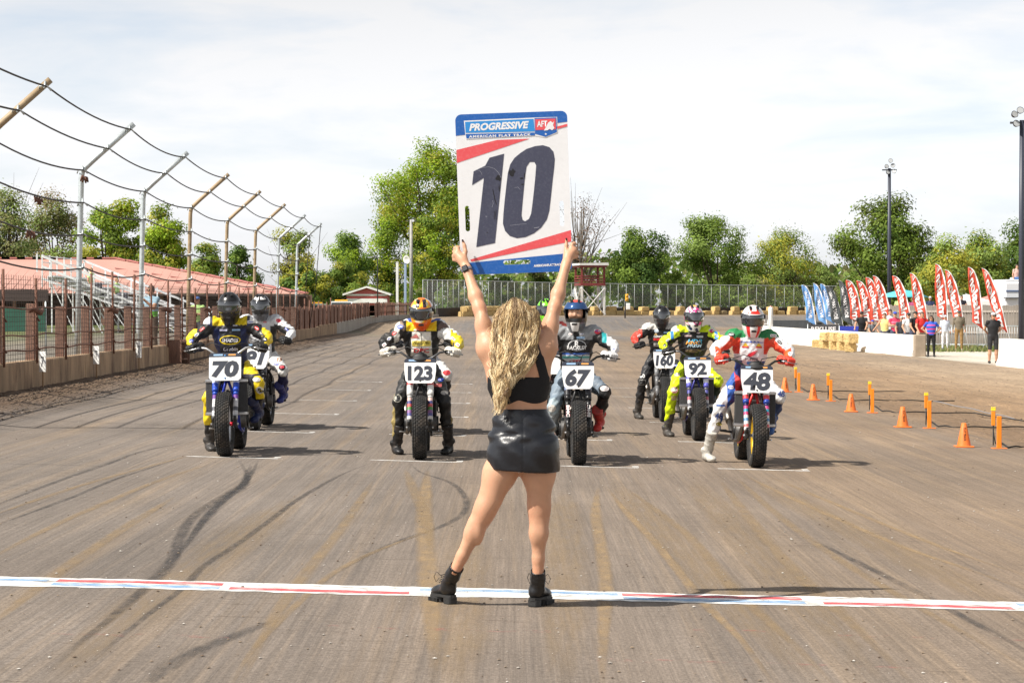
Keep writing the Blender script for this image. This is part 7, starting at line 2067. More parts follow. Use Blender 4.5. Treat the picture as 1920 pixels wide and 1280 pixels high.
    for d in s.get('decals', []):
        kind, cx, cz, w_, h_, c, *extra = d
        if kind == 'ell': fl = curve_mesh([ellipse(w_, h_)])
        elif kind == 'rect': fl = curve_mesh([rrect(w_, h_, min(w_, h_) * .2, 3)])
        elif kind == 'poly': fl = curve_mesh([[(q[0] * w_, q[1] * h_) for q in extra[0]]])
        else: fl = text_fit(kind, w_, h_, bold=.03, shear=extra[0] if extra else 0.0, res=2)
        lay = extra[1] if len(extra) > 1 else 0
        dm = decal(fl, bv, cx + lean * .6, cz + dz, .005 + .003 * (d[0] not in ('ell', 'rect', 'poly')) + .0025 * lay); dm.materials.append(mat('patch_%02d%02d%02d' % tuple(int(min(q, .99) * 100) for q in c), c, .5)); link('chest_lettering' if kind not in ('ell', 'rect', 'poly') else 'suit_patch', dm, r)
    rgp = random.Random(str(label))
    for sg in (-1, 1):
        for (ax, az, w_, h_) in ((.235, 1.43, .075, .045), (.30, 1.36, .06, .035), (.355, 1.30, .055, .035), (.405, 1.235, .045, .05), (.215, .84, .07, .04), (.06, 1.395, .05, .02)):
            if rgp.random() < .25: continue
            c1, c2 = rgp.choice([(WH, RE), (WH, K_), (K_, WH), (RE, WH), (BL, WH), (WH, BL)])
            for lay, fl, cc in ((0, curve_mesh([ellipse(w_, h_, 16) if rgp.random() < .5 else rrect(w_, h_ * .7, .006, 3)]), c1), (1, text_fit(rgp.choice(['ALPINE', 'BELL', 'MX', 'RACE', 'PRO', 'D']), w_ * .7, h_ * .32, bold=.03, res=1), c2)):
                dm = decal(fl, bv, sg * ax + lean * .8, az + dz, .004 + .003 * lay, rot=R(-sg * 38) if ax > .25 and az > 1 else 0); dm.materials.append(mat('patch_%02d%02d%02d' % tuple(int(min(q, .99) * 100) for q in cc), cc, .5)); link('sponsor_patch', dm, r)
    hl = (lean * 1.1 + s.get('hx', 0), .72 + s.get('hy', 0), 1.615 + dz + s.get('hz', 0))
    h = helmet(r, hl, s['helmet'], s.get('visor', 'closed'), R(s.get('hpitch', 8)), R(s.get('hyaw', 0)), s.get('vis'))
    if s.get('visor') == 'open':
        f = Blob(.02); f.ball((0, -.045, .0), (.082, .088, .105), 'skin'); f.cone((0, -.128, .012), (0, -.140, -.018), .010, .015, 'skin'); f.cone((-.05, -.118, .034), (.05, -.118, .034), .014, .014, 'skin'); f.ball((-.045, -.112, -.02), (.028, .02, .026), 'skin'); f.ball((.045, -.112, -.02), (.028, .02, .026), 'skin')
        def fc_(V, T):
            c = np.tile(np.array(SKIN) * .9, (len(V), 1))
            for ex_ in (-.032, .032):
                d2 = ((V[:, 0] - ex_) / .014) ** 2 + ((V[:, 2] - .012) / .006) ** 2; c[d2 < 1] = (.05, .035, .03)
                d2 = ((V[:, 0] - ex_) / .022) ** 2 + ((V[:, 2] - .036) / .005) ** 2; c[d2 < 1] = (.10, .06, .04)
            return c
        link('face', blob_mesh('face', f, .006, M_SKIN, fc_), h)
    return r

def solid(c): return lambda th, ph: c
deg = math.degrees
def hp_black(th, ph): return K_
def hp_91(th, ph): return WH if (.62 < ph < .95 and abs(th) < .9 and abs(th) > .05) else ((.10, .10, .11) if ph < -.5 else K_)
def hp_123(th, ph):
    if ph > 1.25: return OR_
    if abs(abs(th) - .38) < .16 and .5 < ph < 1.25: return (.05, .03, .04)
    if ph < -.45: return (.80, .10, .01)
    v = math.sin(th * 4 + ph * 3) + math.sin(ph * 7 - th * 2)
    return (.80, .20, .02) if v > .2 else (.85, .52, .03) if v > -.7 else (.75, .65, .45)
def hp_67(th, ph):
    if ph < -.45: return (.12, .12, .13) if abs(th) > .5 else WH
    if ph > .95 and abs(th) < 1.3: return (.70, .08, .05)
    if ph > .5: return WH if abs(th) < 1.2 else (.65, .05, .05)
    return K_
def hp_green(th, ph): return (.18, .62, .02) if math.sin(th * 5 + ph * 4) > -.35 else K_
def hp_92(th, ph):
    v = math.sin(th * 5.3 + ph * 4.1) + math.sin(ph * 9 + th * 3)
    if ph < -.5: return WH if v > -.3 else NV
    if ph > 1.1: return (.78, .10, .10) if v > 0 else (.80, .60, .05)
    return WH if v > .35 else PK if v > -.3 else (.03, .03, .05) if v > -1 else (.75, .55, .6)
def hp_48(th, ph):
    if ph < -.30: return WH if abs(th) < .35 or abs(th) > .8 else (.70, .03, .03)
    a = abs(th)
    if ph > .45 and a < .45 + .1 * (ph - .45) and ph < .75: return (.72, .03, .02)
    if .30 + (ph - .45) * .1 < a < .62 - (ph - .7) * .15 and .45 < ph < 1.2: return (.75, .05, .02)
    if a > 1.9: return (.70, .03, .03)
    return WH
def hp_160(th, ph): return (.013, .013, .015)
def hp_blue(th, ph): return BL if math.sin(th * 4) > 0 else WH

isA = lambda T, *n: np.isin(T.astype(str), n)
TRI = [(-.5, -.5), (.5, -.5), (.28, .1), (.0, .5), (-.28, .1)]
SPEC = {}
# --- 70
SPEC['70'] = dict(
    rider=dict(legs='du', foot='A', footA=-.27, glove=K_, glovename='black', boot=(.045, .042, .04), bootname='worn_black', boot2=(.02, .03, .10), boot2name='navy', helmet=hp_black,
        col=dict(base=K_, torso=(.014, .015, .02), shol=NV, uarm=K_, farm=K_, thigh=(.02, .02, .03), knee=YE, shin=YE),
        paint=[(lambda x, y, z, T: (np.abs(x) > .115) & isA(T, 'torso') & (z < 1.36), NV),
               (lambda x, y, z, T: (z > 1.40) & (np.abs(x) > .06) & (np.abs(x) < .19), YE),
               (lambda x, y, z, T: isA(T, 'farmA', 'farmB') & (np.abs(x) > .395), YE), (lambda x, y, z, T: isA(T, 'uarmA', 'uarmB') & (np.abs(x) > .36), YE),
               (lambda x, y, z, T: isA(T, 'thighB') & (z > .86) & (x > .14), YE), (lambda x, y, z, T: isA(T, 'shinA', 'kneeA') & ((x > -.225) | (z < .30)), K_), (lambda x, y, z, T: isA(T, 'shinB', 'kneeB') & ((x < .27) | (z < .58)), K_), (lambda x, y, z, T: isA(T, 'sholA', 'sholB') & (np.abs(x) > .22) & (z > 1.42), WH)],
        decals=[('ell', 0, 1.235, .235, .105, YE, None, 0), ('ell', 0, 1.237, .205, .080, K_, None, 1), ('SHADES', 0, 1.232, .185, .040, WH, .3, 1), ('Corbin', 0, 1.135, .16, .042, WH, .25), ('rect', -.07, 1.345, .085, .022, (.45, .45, .6)), ('rect', .07, 1.345, .09, .02, LB),
                ('ell', .33, .68, .085, .085, WH, None, 0), ('9', .33, .68, .035, .055, K_, 0, 1), ('ell', .30, .80, .09, .05, WH), ('ell', -.235, .66, .07, .07, WH), ('R', -.245, .48, .05, .05, K_)]),
    bike=dict(rim=(.55, .57, .62), rimname='silver', fork_up=[BL, BL, (.55, .6, .8), BL, BL, (.04, .03, .20)], fork_lo=[SV, (.6, .6, .62), (.10, .10, .12), (.62, .62, .64), (.55, .55, .58), (.16, .05, .30), BL], frame=(.01, .03, .35), framename='blue', tank=(.02, .05, .30), tankname='blue', bar=(.5, .5, .5), barname='silver', radiator=True, axle_red=True, plate=(.345, .305), inset=.0, numsize=(.295, .185), shear=.12, bold=.055, bolt=(.10, .30, .65), boltname='blue', vtwin=False))
# --- 91
SPEC['91'] = dict(
    rider=dict(legs='du', glove=K_, glovename='black', boot=(.03, .03, .035), bootname='dark', boot2=(.03, .04, .22), boot2name='blue', helmet=hp_91, hpitch=4,
        col=dict(base=(.60, .61, .62), torso=(.55, .56, .58), shol=(.70, .71, .72), uarm=(.64, .65, .66), farm=(.72, .72, .71), thigh=(.68, .67, .65), knee=(.70, .69, .67), shin=(.03, .03, .10)),
        paint=[(lambda x, y, z, T: isA(T, 'uarmA', 'uarmB') & (z < 1.365 - .25 * (np.abs(x) - .2)), K_), (lambda x, y, z, T: isA(T, 'torso') & (np.abs(x) > .13) & (z < 1.34) & (x > 0), K_)],
        decals=[('ell', .24, 1.415, .06, .05, (.6, .03, .06)), ('ell', .305, .80, .09, .08, K_, None, 0), ('ell', .305, .805, .065, .04, (.65, .05, .08), None, 1), ('13', .25, .90, .06, .05, (.45, .22, .12)), ('rect', .0, 1.30, .10, .02, LB)]),
    bike=dict(rim=(.55, .57, .62), rimname='silver', fork_up=[K_, GY, K_, (.25, .25, .26), K_], fork_lo=[GY, K_, (.2, .18, .12), K_], frame=(.015, .015, .016), framename='black', tank=(.75, .75, .74), tankname='white', bar=(.02, .02, .02), barname='black', plate=(.36, .34), inset=.04, numsize=(.27, .20), shear=.25, bold=.05, numcol=(.16, .165, .175), plate_rot=0, yaw=-.03))
# --- 123
SPEC['123'] = dict(
    rider=dict(legs='dd', footA=-.285, footB=.30, footy=.88, glove=(.62, .58, .50), glovename='cream', boot=K_, bootname='black', helmet=hp_123, hpitch=14, hz=-.01,
        col=dict(base=(.02, .017, .015), torso=K_, shol=(.24, .17, .13), sholB=(.10, .06, .05), uarmA=K_, farmA=K_, uarmB=(.62, .62, .60), farmB=(.70, .55, .03), thigh=(.018, .018, .018), knee=(.02, .02, .02), shin=(.018, .018, .018)),
        paint=[(lambda x, y, z, T: isA(T, 'torso') & (np.abs(x) < .105 + .06 * (1.38 - z)) & (z < 1.37) & (z > 1.1) & (y < .86), (.74, .71, .64)),
               (lambda x, y, z, T: (z > 1.385) & (np.abs(x) > .055) & (np.abs(x) < .17) & (y < .82), YE), (lambda x, y, z, T: isA(T, 'uarmA', 'sholA') & (x < -.245) & (x > -.30), (.66, .64, .58)),
               (lambda x, y, z, T: isA(T, 'uarmB', 'farmB') & (z < 1.29) & (x < .37), (.05, .045, .04)), (lambda x, y, z, T: isA(T, 'uarmB') & (x > .33), YE), (lambda x, y, z, T: isA(T, 'thighA', 'shinA') & (x < -.295), (.35, .27, .10)), (lambda x, y, z, T: isA(T, 'shinB') & (x > .33), (.30, .22, .08))],
        decals=[('rect', 0, 1.245, .21, .06, (.70, .56, .10)), ('Happy Mo', 0, 1.247, .18, .045, (.20, .16, .02), .3), ('DPC', 0, 1.165, .17, .05, (.62, .02, .03)), ('poly', 0, 1.115, .12, .04, (.55, .50, .42), [(-.5, -.5), (.5, -.5), (0, .5)]), ('poly', -.075, 1.325, .10, .05, (.55, .16, .14), [(-.5, -.4), (.5, -.4), (.2, .5)]), ('rect', .0, 1.25, .006, .22, (.05, .05, .05)),
                ('ell', -.265, .64, .09, .09, (.45, .43, .36), None, 0), ('ell', -.265, .64, .07, .07, K_, None, 1), ('rect', .18, .78, .09, .035, (.45, .10, .10)), ('ell', .255, .70, .08, .05, (.45, .43, .40)), ('poly', .305, .30, .06, .06, (.70, .70, .70), [(-.5, -.5), (-.1, .5), (.5, .3), (.1, .1), (.3, -.3)])]),
    bike=dict(rim=(.50, .36, .12), rimname='gold', fork_up=[(.66, .65, .62), (.72, .71, .68), (.6, .1, .1), (.72, .71, .68), (.20, .22, .26)], fork_lo=[GY, (.62, .6, .58), (.10, .10, .28), (.25, .12, .3), (.10, .28, .08), (.55, .12, .12), (.08, .08, .22), (.66, .45, .40), (.6, .58, .55)], frame=(.015, .015, .016), framename='black', tank=(.02, .02, .022), tankname='black', bar=(.10, .10, .105), barname='dark', plate=(.345, .275), inset=.015, numsize=(.27, .165), bold=.048, screen=True))
# --- rider half hidden behind 123
SPEC['55'] = dict(
    rider=dict(legs='du', glove=K_, glovename='black', boot=(.03, .03, .035), bootname='dark', helmet=hp_blue, hx=.0, hpitch=16,
        col=dict(base=(.68, .68, .68), torso=(.06, .10, .32), shol=(.70, .70, .70), uarm=(.70, .70, .70), farm=(.68, .68, .68), farmA=(.04, .16, .50), thigh=(.66, .65, .63), knee=(.70, .69, .67), shin=(.05, .05, .05)),
        paint=[(lambda x, y, z, T: isA(T, 'uarmB') & (x < .30), (.03, .13, .45))], decals=[('ell', .305, .79, .10, .07, (.65, .05, .06)), ('ell', .23, 1.42, .06, .04, (.6, .03, .06))]),
    bike=dict(rim=(.05, .05, .05), rimname='black', fork_up=[K_, GY, K_], fork_lo=[GY, K_], frame=(.015, .015, .016), framename='black', tank=(.02, .02, .022), tankname='black', bar=(.02, .02, .02), barname='black', numsize=(.2, .18)))
# --- 67
SPEC['67'] = dict(
    rider=dict(legs='du', glove=(.55, .55, .55), glovename='grey_white', boot=K_, bootname='black', boot2=(.60, .05, .04), boot2name='red', helmet=hp_67, visor='open', vis=M_VISORB, hpitch=2, hyaw=-8, hz=.01,
        col=dict(base=K_, torso=K_, shol=(.32, .33, .34), uarm=(.014, .014, .015), farm=(.70, .71, .72), thigh=(.17, .22, .27), thighB=(.16, .20, .25), knee=K_, shin=(.03, .03, .03), kneeA=(.34, .42, .46), shinA=(.30, .33, .34)),
        paint=[(lambda x, y, z, T: (z > 1.335) & isA(T, 'torso') & (np.abs(x) > .03), (.30, .31, .32)), (lambda x, y, z, T: isA(T, 'uarmA', 'uarmB') & (np.abs(x) > .285) & (np.abs(x) < .335) & (z > 1.30), TE), (lambda x, y, z, T: isA(T, 'uarmA', 'uarmB') & (np.abs(x) > .335) & (z > 1.27), (.72, .72, .72)),
               (lambda x, y, z, T: isA(T, 'torso') & (z < 1.165), (.66, .68, .70)), (lambda x, y, z, T: isA(T, 'torso') & (z > 1.165) & (z < 1.185), (.05, .14, .50)), (lambda x, y, z, T: isA(T, 'torso') & (z < 1.150) & (z > 1.125), (.10, .42, .40)), (lambda x, y, z, T: isA(T, 'farmA', 'farmB') & (np.abs(x) < .375), K_), (lambda x, y, z, T: isA(T, 'torso') & (np.abs(x) > .15) & (z < 1.3), K_)],
        decals=[('ell', .01, 1.27, .20, .12, (.66, .66, .66), None, 0), ('ell', .01, 1.27, .185, .105, K_, None, 1), ('R', .01, 1.285, .05, .07, WH, 0, 1), ('RACKLEY', .01, 1.245, .22, .042, WH, 0, 1), ('ell', .01, 1.075, .20, .065, (.50, .03, .04), None, 0), ('BMC', .01, 1.077, .15, .04, WH, .2), ('rect', .05, 1.355, .09, .025, LB), ('ell', .235, 1.42, .07, .05, (.6, .03, .06)), ('ell', .305, .80, .10, .06, (.70, .65, .65)), ('ell', -.27, .58, .09, .08, (.70, .66, .60))]),
    bike=dict(rim=(.05, .05, .05), rimname='black', fork_up=[K_, (.03, .03, .035), (.2, .25, .4), K_, (.35, .4, .5)], fork_lo=[K_, K_, K_], frame=(.015, .015, .016), framename='black', tank=(.02, .02, .022), tankname='black', bar=(.02, .02, .02), barname='black', plate=(.345, .30), inset=.02, numsize=(.28, .195), shear=.18, bold=.055, bmc=True))
# --- green helmet rider behind the woman
SPEC['14'] = dict(
    rider=dict(legs='du', glove=K_, glovename='black', boot=K_, bootname='black', helmet=hp_green, hpitch=4, hz=.04, col=dict(base=(.62, .06, .05), torso=(.55, .05, .05), shol=(.68, .10, .08), uarm=(.70, .70, .70), farm=(.65, .05, .05), thigh=(.6, .6, .6), knee=WH, shin=K_)),
    bike=dict(rim=(.05, .05, .05), rimname='black', fork_up=[K_, GY, K_], fork_lo=[GY, K_], frame=(.015, .015, .016), framename='black', tank=(.5, .03, .03), tankname='red', bar=(.02, .02, .02), barname='black', numsize=(.2, .18)))
# --- 160
SPEC['160'] = dict(
    rider=dict(legs='du', footA=-.36, glove=K_, glovename='black', boot=(.05, .045, .04), bootname='worn_black2', helmet=hp_160, hpitch=5,
        col=dict(base=K_, torso=(.014, .014, .015), shol=(.66, .64, .60), uarm=K_, farm=(.62, .05, .03), thigh=(.016, .016, .018), knee=(.02, .02, .02), shin=(.018, .018, .02)),
        paint=[(lambda x, y, z, T: isA(T, 'uarmA', 'uarmB') & (np.abs(x) > .30) & (z > 1.27), (.65, .05, .03)), (lambda x, y, z, T: (z > 1.40) & (np.abs(x) > .06), (.66, .64, .60)), (lambda x, y, z, T: isA(T, 'farmA', 'farmB') & (np.abs(x) < .37), K_)],
        decals=[('COMPETITIVE', 0, 1.285, .24, .032, WH), ('rect', 0, 1.24, .25, .038, (.60, .03, .03)), ('ELSLEY BROS', 0, 1.155, .24, .055, (.70, .68, .64)), ('ell', -.08, 1.37, .07, .06, (.5, .58, .66)), ('rect', .08, 1.345, .10, .03, LB), ('poly', -.09, 1.325, .05, .04, (.70, .48, .20), TRI),
                ('60', -.30, .68, .08, .06, WH), ('rect', -.30, .58, .11, .08, (.30, .29, .27)), ('rect', -.30, .58, .09, .06, K_, None, 1)]),
    bike=dict(rim=(.05, .05, .05), rimname='black', fork_up=[(.20, .205, .21), (.22, .225, .23)], fork_lo=[(.16, .16, .165), (.17, .17, .175)], frame=(.015, .015, .016), framename='black', tank=(.02, .02, .022), tankname='black', bar=(.02, .02, .02), barname='black', plate=(.33, .30), inset=.02, numsize=(.27, .175), shear=.12, bold=.05, numcol=(.08, .082, .09)))
# --- 92
SPEC['92'] = dict(
    rider=dict(legs='du', footA=-.34, glove=K_, glovename='black', boot=(.06, .055, .05), bootname='dusty_black', boot2=(.02, .06, .10), boot2name='teal_dark', helmet=hp_92, hpitch=3, hyaw=6,
        col=dict(base=FL, torso=(.016, .016, .017), shol=FL, uarm=FL, farm=FL, thigh=FL, knee=FL, shin=FL, shinB=(.02, .04, .03)),
        paint=[(lambda x, y, z, T: isA(T, 'uarmA', 'uarmB') & (z < 1.345 - .35 * (np.abs(x) - .2)), K_), (lambda x, y, z, T: isA(T, 'farmA', 'farmB') & (np.abs(x) < .365), K_), (lambda x, y, z, T: isA(T, 'uarmA', 'uarmB') & (np.abs(x) > .27) & (np.abs(x) < .315) & (z > 1.315), (.03, .22, .60)), (lambda x, y, z, T: isA(T, 'sholA', 'sholB') & (np.abs(x) > .225), (.62, .66, .55)),
               (lambda x, y, z, T: (z > 1.405) & (np.abs(x) > .07) & (np.abs(x) < .2), FL), (lambda x, y, z, T: isA(T, 'thighA') & (x > -.12), K_), (lambda x, y, z, T: isA(T, 'thighB') & (z < .76), K_)],
        decals=[('HDR', .01, 1.285, .20, .05, (.10, .50, .75), .3), ('HNC', -.01, 1.265, .20, .045, (.80, .36, .04), .3, 1), ('PRISM', .01, 1.225, .20, .045, (.55, .74, .85), .3), ('ell', 0, 1.155, .22, .05, (.20, .14, .07)), ('rect', -.08, 1.355, .09, .022, (.60, .45, .45)), ('rect', .08, 1.345, .09, .03, (.5, .55, .6)), ('ell', -.265, .64, .10, .085, (.70, .30, .28), None, 0), ('ell', -.265, .645, .07, .05, (.75, .75, .7), None, 1), ('rect', -.27, .53, .07, .06, (.62, .45, .30)), ('ell', .235, 1.42, .06, .05, (.6, .03, .06)), ('FOX', .31, .80, .07, .03, K_)]),
    bike=dict(rim=(.05, .05, .05), rimname='black', fork_up=[(.10, .10, .45), (.62, .62, .7), (.12, .12, .55), (.5, .5, .7), (.10, .10, .42)], fork_lo=[(.55, .55, .56), (.10, .10, .12), (.50, .50, .52), (.45, .12, .16), K_, (.08, .08, .30), (.10, .10, .12)], frame=(.03, .03, .22), framename='violet', tank=(.03, .03, .05), tankname='ink', bar=(.10, .10, .105), barname='dark', plate=(.35, .275), inset=.01, numsize=(.235, .165), bold=.045, radiator=True))
# --- 48
SPEC['48'] = dict(
    rider=dict(legs='du', footA=-.46, footy=.82, glove=(.72, .05, .025), glovename='red', boot=(.52, .50, .45), bootname='dusty_white', boot2=(.03, .10, .32), boot2name='blue2', helmet=hp_48, hpitch=10, hx=.0,
        col=dict(base=WH, torso=(.72, .72, .73), neck=(.70, .06, .02), shol=(.01, .20, .06), uarm=(.70, .06, .02), farm=(.72, .10, .02), thigh=(.03, .10, .38), knee=(.72, .72, .72), shin=(.70, .70, .70), thighB=(.70, .70, .71), kneeB=(.74, .74, .74), shinB=(.05, .08, .20)),
        paint=[(lambda x, y, z, T: isA(T, 'torso') & (z < 1.14) & (np.abs(x) > .10), (.02, .04, .18)), (lambda x, y, z, T: (z > 1.40) & isA(T, 'torso') & (np.abs(x) > .07), (.01, .20, .06)), (lambda x, y, z, T: isA(T, 'torso') & (np.abs(x) > .135) & (z > 1.22) & (z < 1.40), (.66, .05, .02)),
               (lambda x, y, z, T: isA(T, 'uarmA', 'uarmB') & (np.abs(x) > .255) & (z > 1.345 - .9 * (np.abs(x) - .28)), (.72, .72, .73)), (lambda x, y, z, T: isA(T, 'farmA', 'farmB') & (np.abs(x) > .425), (.70, .71, .73)), (lambda x, y, z, T: isA(T, 'thighA') & (x > -.165), (.60, .04, .04)), (lambda x, y, z, T: isA(T, 'thighA') & (x < -.262), (.70, .70, .72)), (lambda x, y, z, T: isA(T, 'shinA') & (x > -.335) & (z < .52), (.03, .08, .30)), (lambda x, y, z, T: isA(T, 'torso') & (z > 1.345) & (z < 1.358) & (np.abs(x) < .13), (.02, .07, .40))],
        decals=[('poly', -.075, 1.315, .075, .055, (.80, .55, .03), TRI, 0), ('rect', -.075, 1.296, .075, .018, (.60, .05, .04), None, 1), ('poly', .075, 1.315, .075, .055, (.80, .55, .03), TRI, 0), ('rect', .075, 1.296, .075, .018, (.60, .05, .04), None, 1),
                ('poly', .005, 1.225, .13, .075, (.62, .03, .05), [(-.5, -.5), (-.1, -.5), (.0, -.35), (.3, -.2), (.1, -.2), (.42, .05), (.2, .02), (.5, .3), (.2, .2), (.5, .5), (.0, .25), (-.35, -.1)]), ('HONDA', .0, 1.165, .15, .028, (.10, .05, .08)), ('rect', .01, 1.115, .12, .034, (.03, .25, .62)), ('48', -.355, .52, .09, .075, (.03, .06, .22)), ('48', .315, .79, .085, .07, (.03, .06, .22), .1), ('rect', -.34, .64, .10, .02, (.05, .12, .35)), ('ell', -.35, .43, .07, .045, (.32, .26, .05))]),
    bike=dict(rim=(.68, .42, .02), rimname='yellow', fork_up=[(.02, .05, .30), (.62, .05, .06), (.72, .72, .73), (.62, .05, .06), (.72, .72, .73), (.15, .3, .6)], fork_lo=[(.7, .7, .7), (.66, .15, .15), (.7, .7, .71), (.12, .28, .5), (.68, .68, .7), (.60, .08, .2), (.05, .3, .45), (.5, .05, .2), (.02, .02, .1)], frame=(.60, .02, .02), framename='red', tank=(.60, .03, .03), tankname='red', bar=(.04, .04, .04), barname='dark2', plate=(.35, .305), inset=.02, numsize=(.30, .205), shear=.10, bold=.045, radiator=True, screen=True, exh=-1))
GRID = [('70', 422, 855, -1.0, 'blue motorcycle with number 70 plate and silver rims', 'racer in black, navy and yellow leathers with black helmet'),
        ('123', 787, 861, 0.0, 'motorcycle with number 123 plate and white fork stickers', 'racer with orange and yellow helmet and cream gloves, both feet down'),
        ('67', 1085, 871, 0.0, 'black motorcycle with number 67 plate right of the woman', 'racer with raised visor and white sleeves, right of the woman'),
        ('48', 1418, 876, 1.5, 'motorcycle with number 48 plate and yellow rims', 'racer in red, white and green leathers with red gloves'),
        ('91', 476, 806, 0.0, 'motorcycle with grey slanted number 91 plate behind the blue one', 'racer in silver white leathers behind the yellow and navy racer'),
        ('55', 792, 815, 0.0, 'motorcycle mostly hidden behind the number 123 machine', 'racer in white and blue mostly hidden behind the orange helmet racer'),
        ('14', 1027, 818, 0.0, 'motorcycle hidden behind the woman and the number 67 machine', 'racer with bright green helmet peeking out beside the raised arm'),
        ('92', 1310, 826, 0.0, 'motorcycle with number 92 plate and blue violet forks', 'racer in fluorescent yellow and black leathers with pink patterned helmet'),
        ('160', 1247, 791, 0.0, 'motorcycle with number 160 plate and plain grey forks', 'racer in black leathers with red sleeves and white shoulders')]
for num, px, py, roll, lb, lr in GRID:
    x, D = G(px, py); sp = SPEC[num]
    hidden = num in ('55', '14')
    bk = motorcycle(num if not hidden else ' ', x, D, sp['bike'], lb, roll)
    sp['rider']['roll'] = roll; sp['rider']['yaw'] = sp['bike'].get('yaw', 0)
    rider(x, D, sp['rider'], lr, bk)
    if sp['bike'].get('bmc'):
        for ch in [c for c in bk.children if c.name.startswith('fork_leg')]:
            sx = .112 if ch.data.vertices[0].co.x > 0 else -.112
            for c_, off in (((.62, .05, .08), 0), (WH, .0008)):
                me = text_fit('BMC', .125, .036 if off else .042, bold=.05); M4 = Matrix.Translation(Vector((sx, 0, TR)) + FK * .25 + Vector((0, -.030 - off, .0))) @ FRONT @ Matrix.Rotation(R(-90 if sx < 0 else 90), 4, 'Z')
                me.transform(M4); ang_ = math.atan2(FK.y, FK.z)
                for v in me.vertices: v.co.y += (v.co.z - (TR + FK.z * .25)) * math.tan(ang_)
                me.materials.clear(); me.materials.append(mat('bmc_%d' % int(c_[1] * 100), c_, .4)); link('fork_lettering', me, ch)

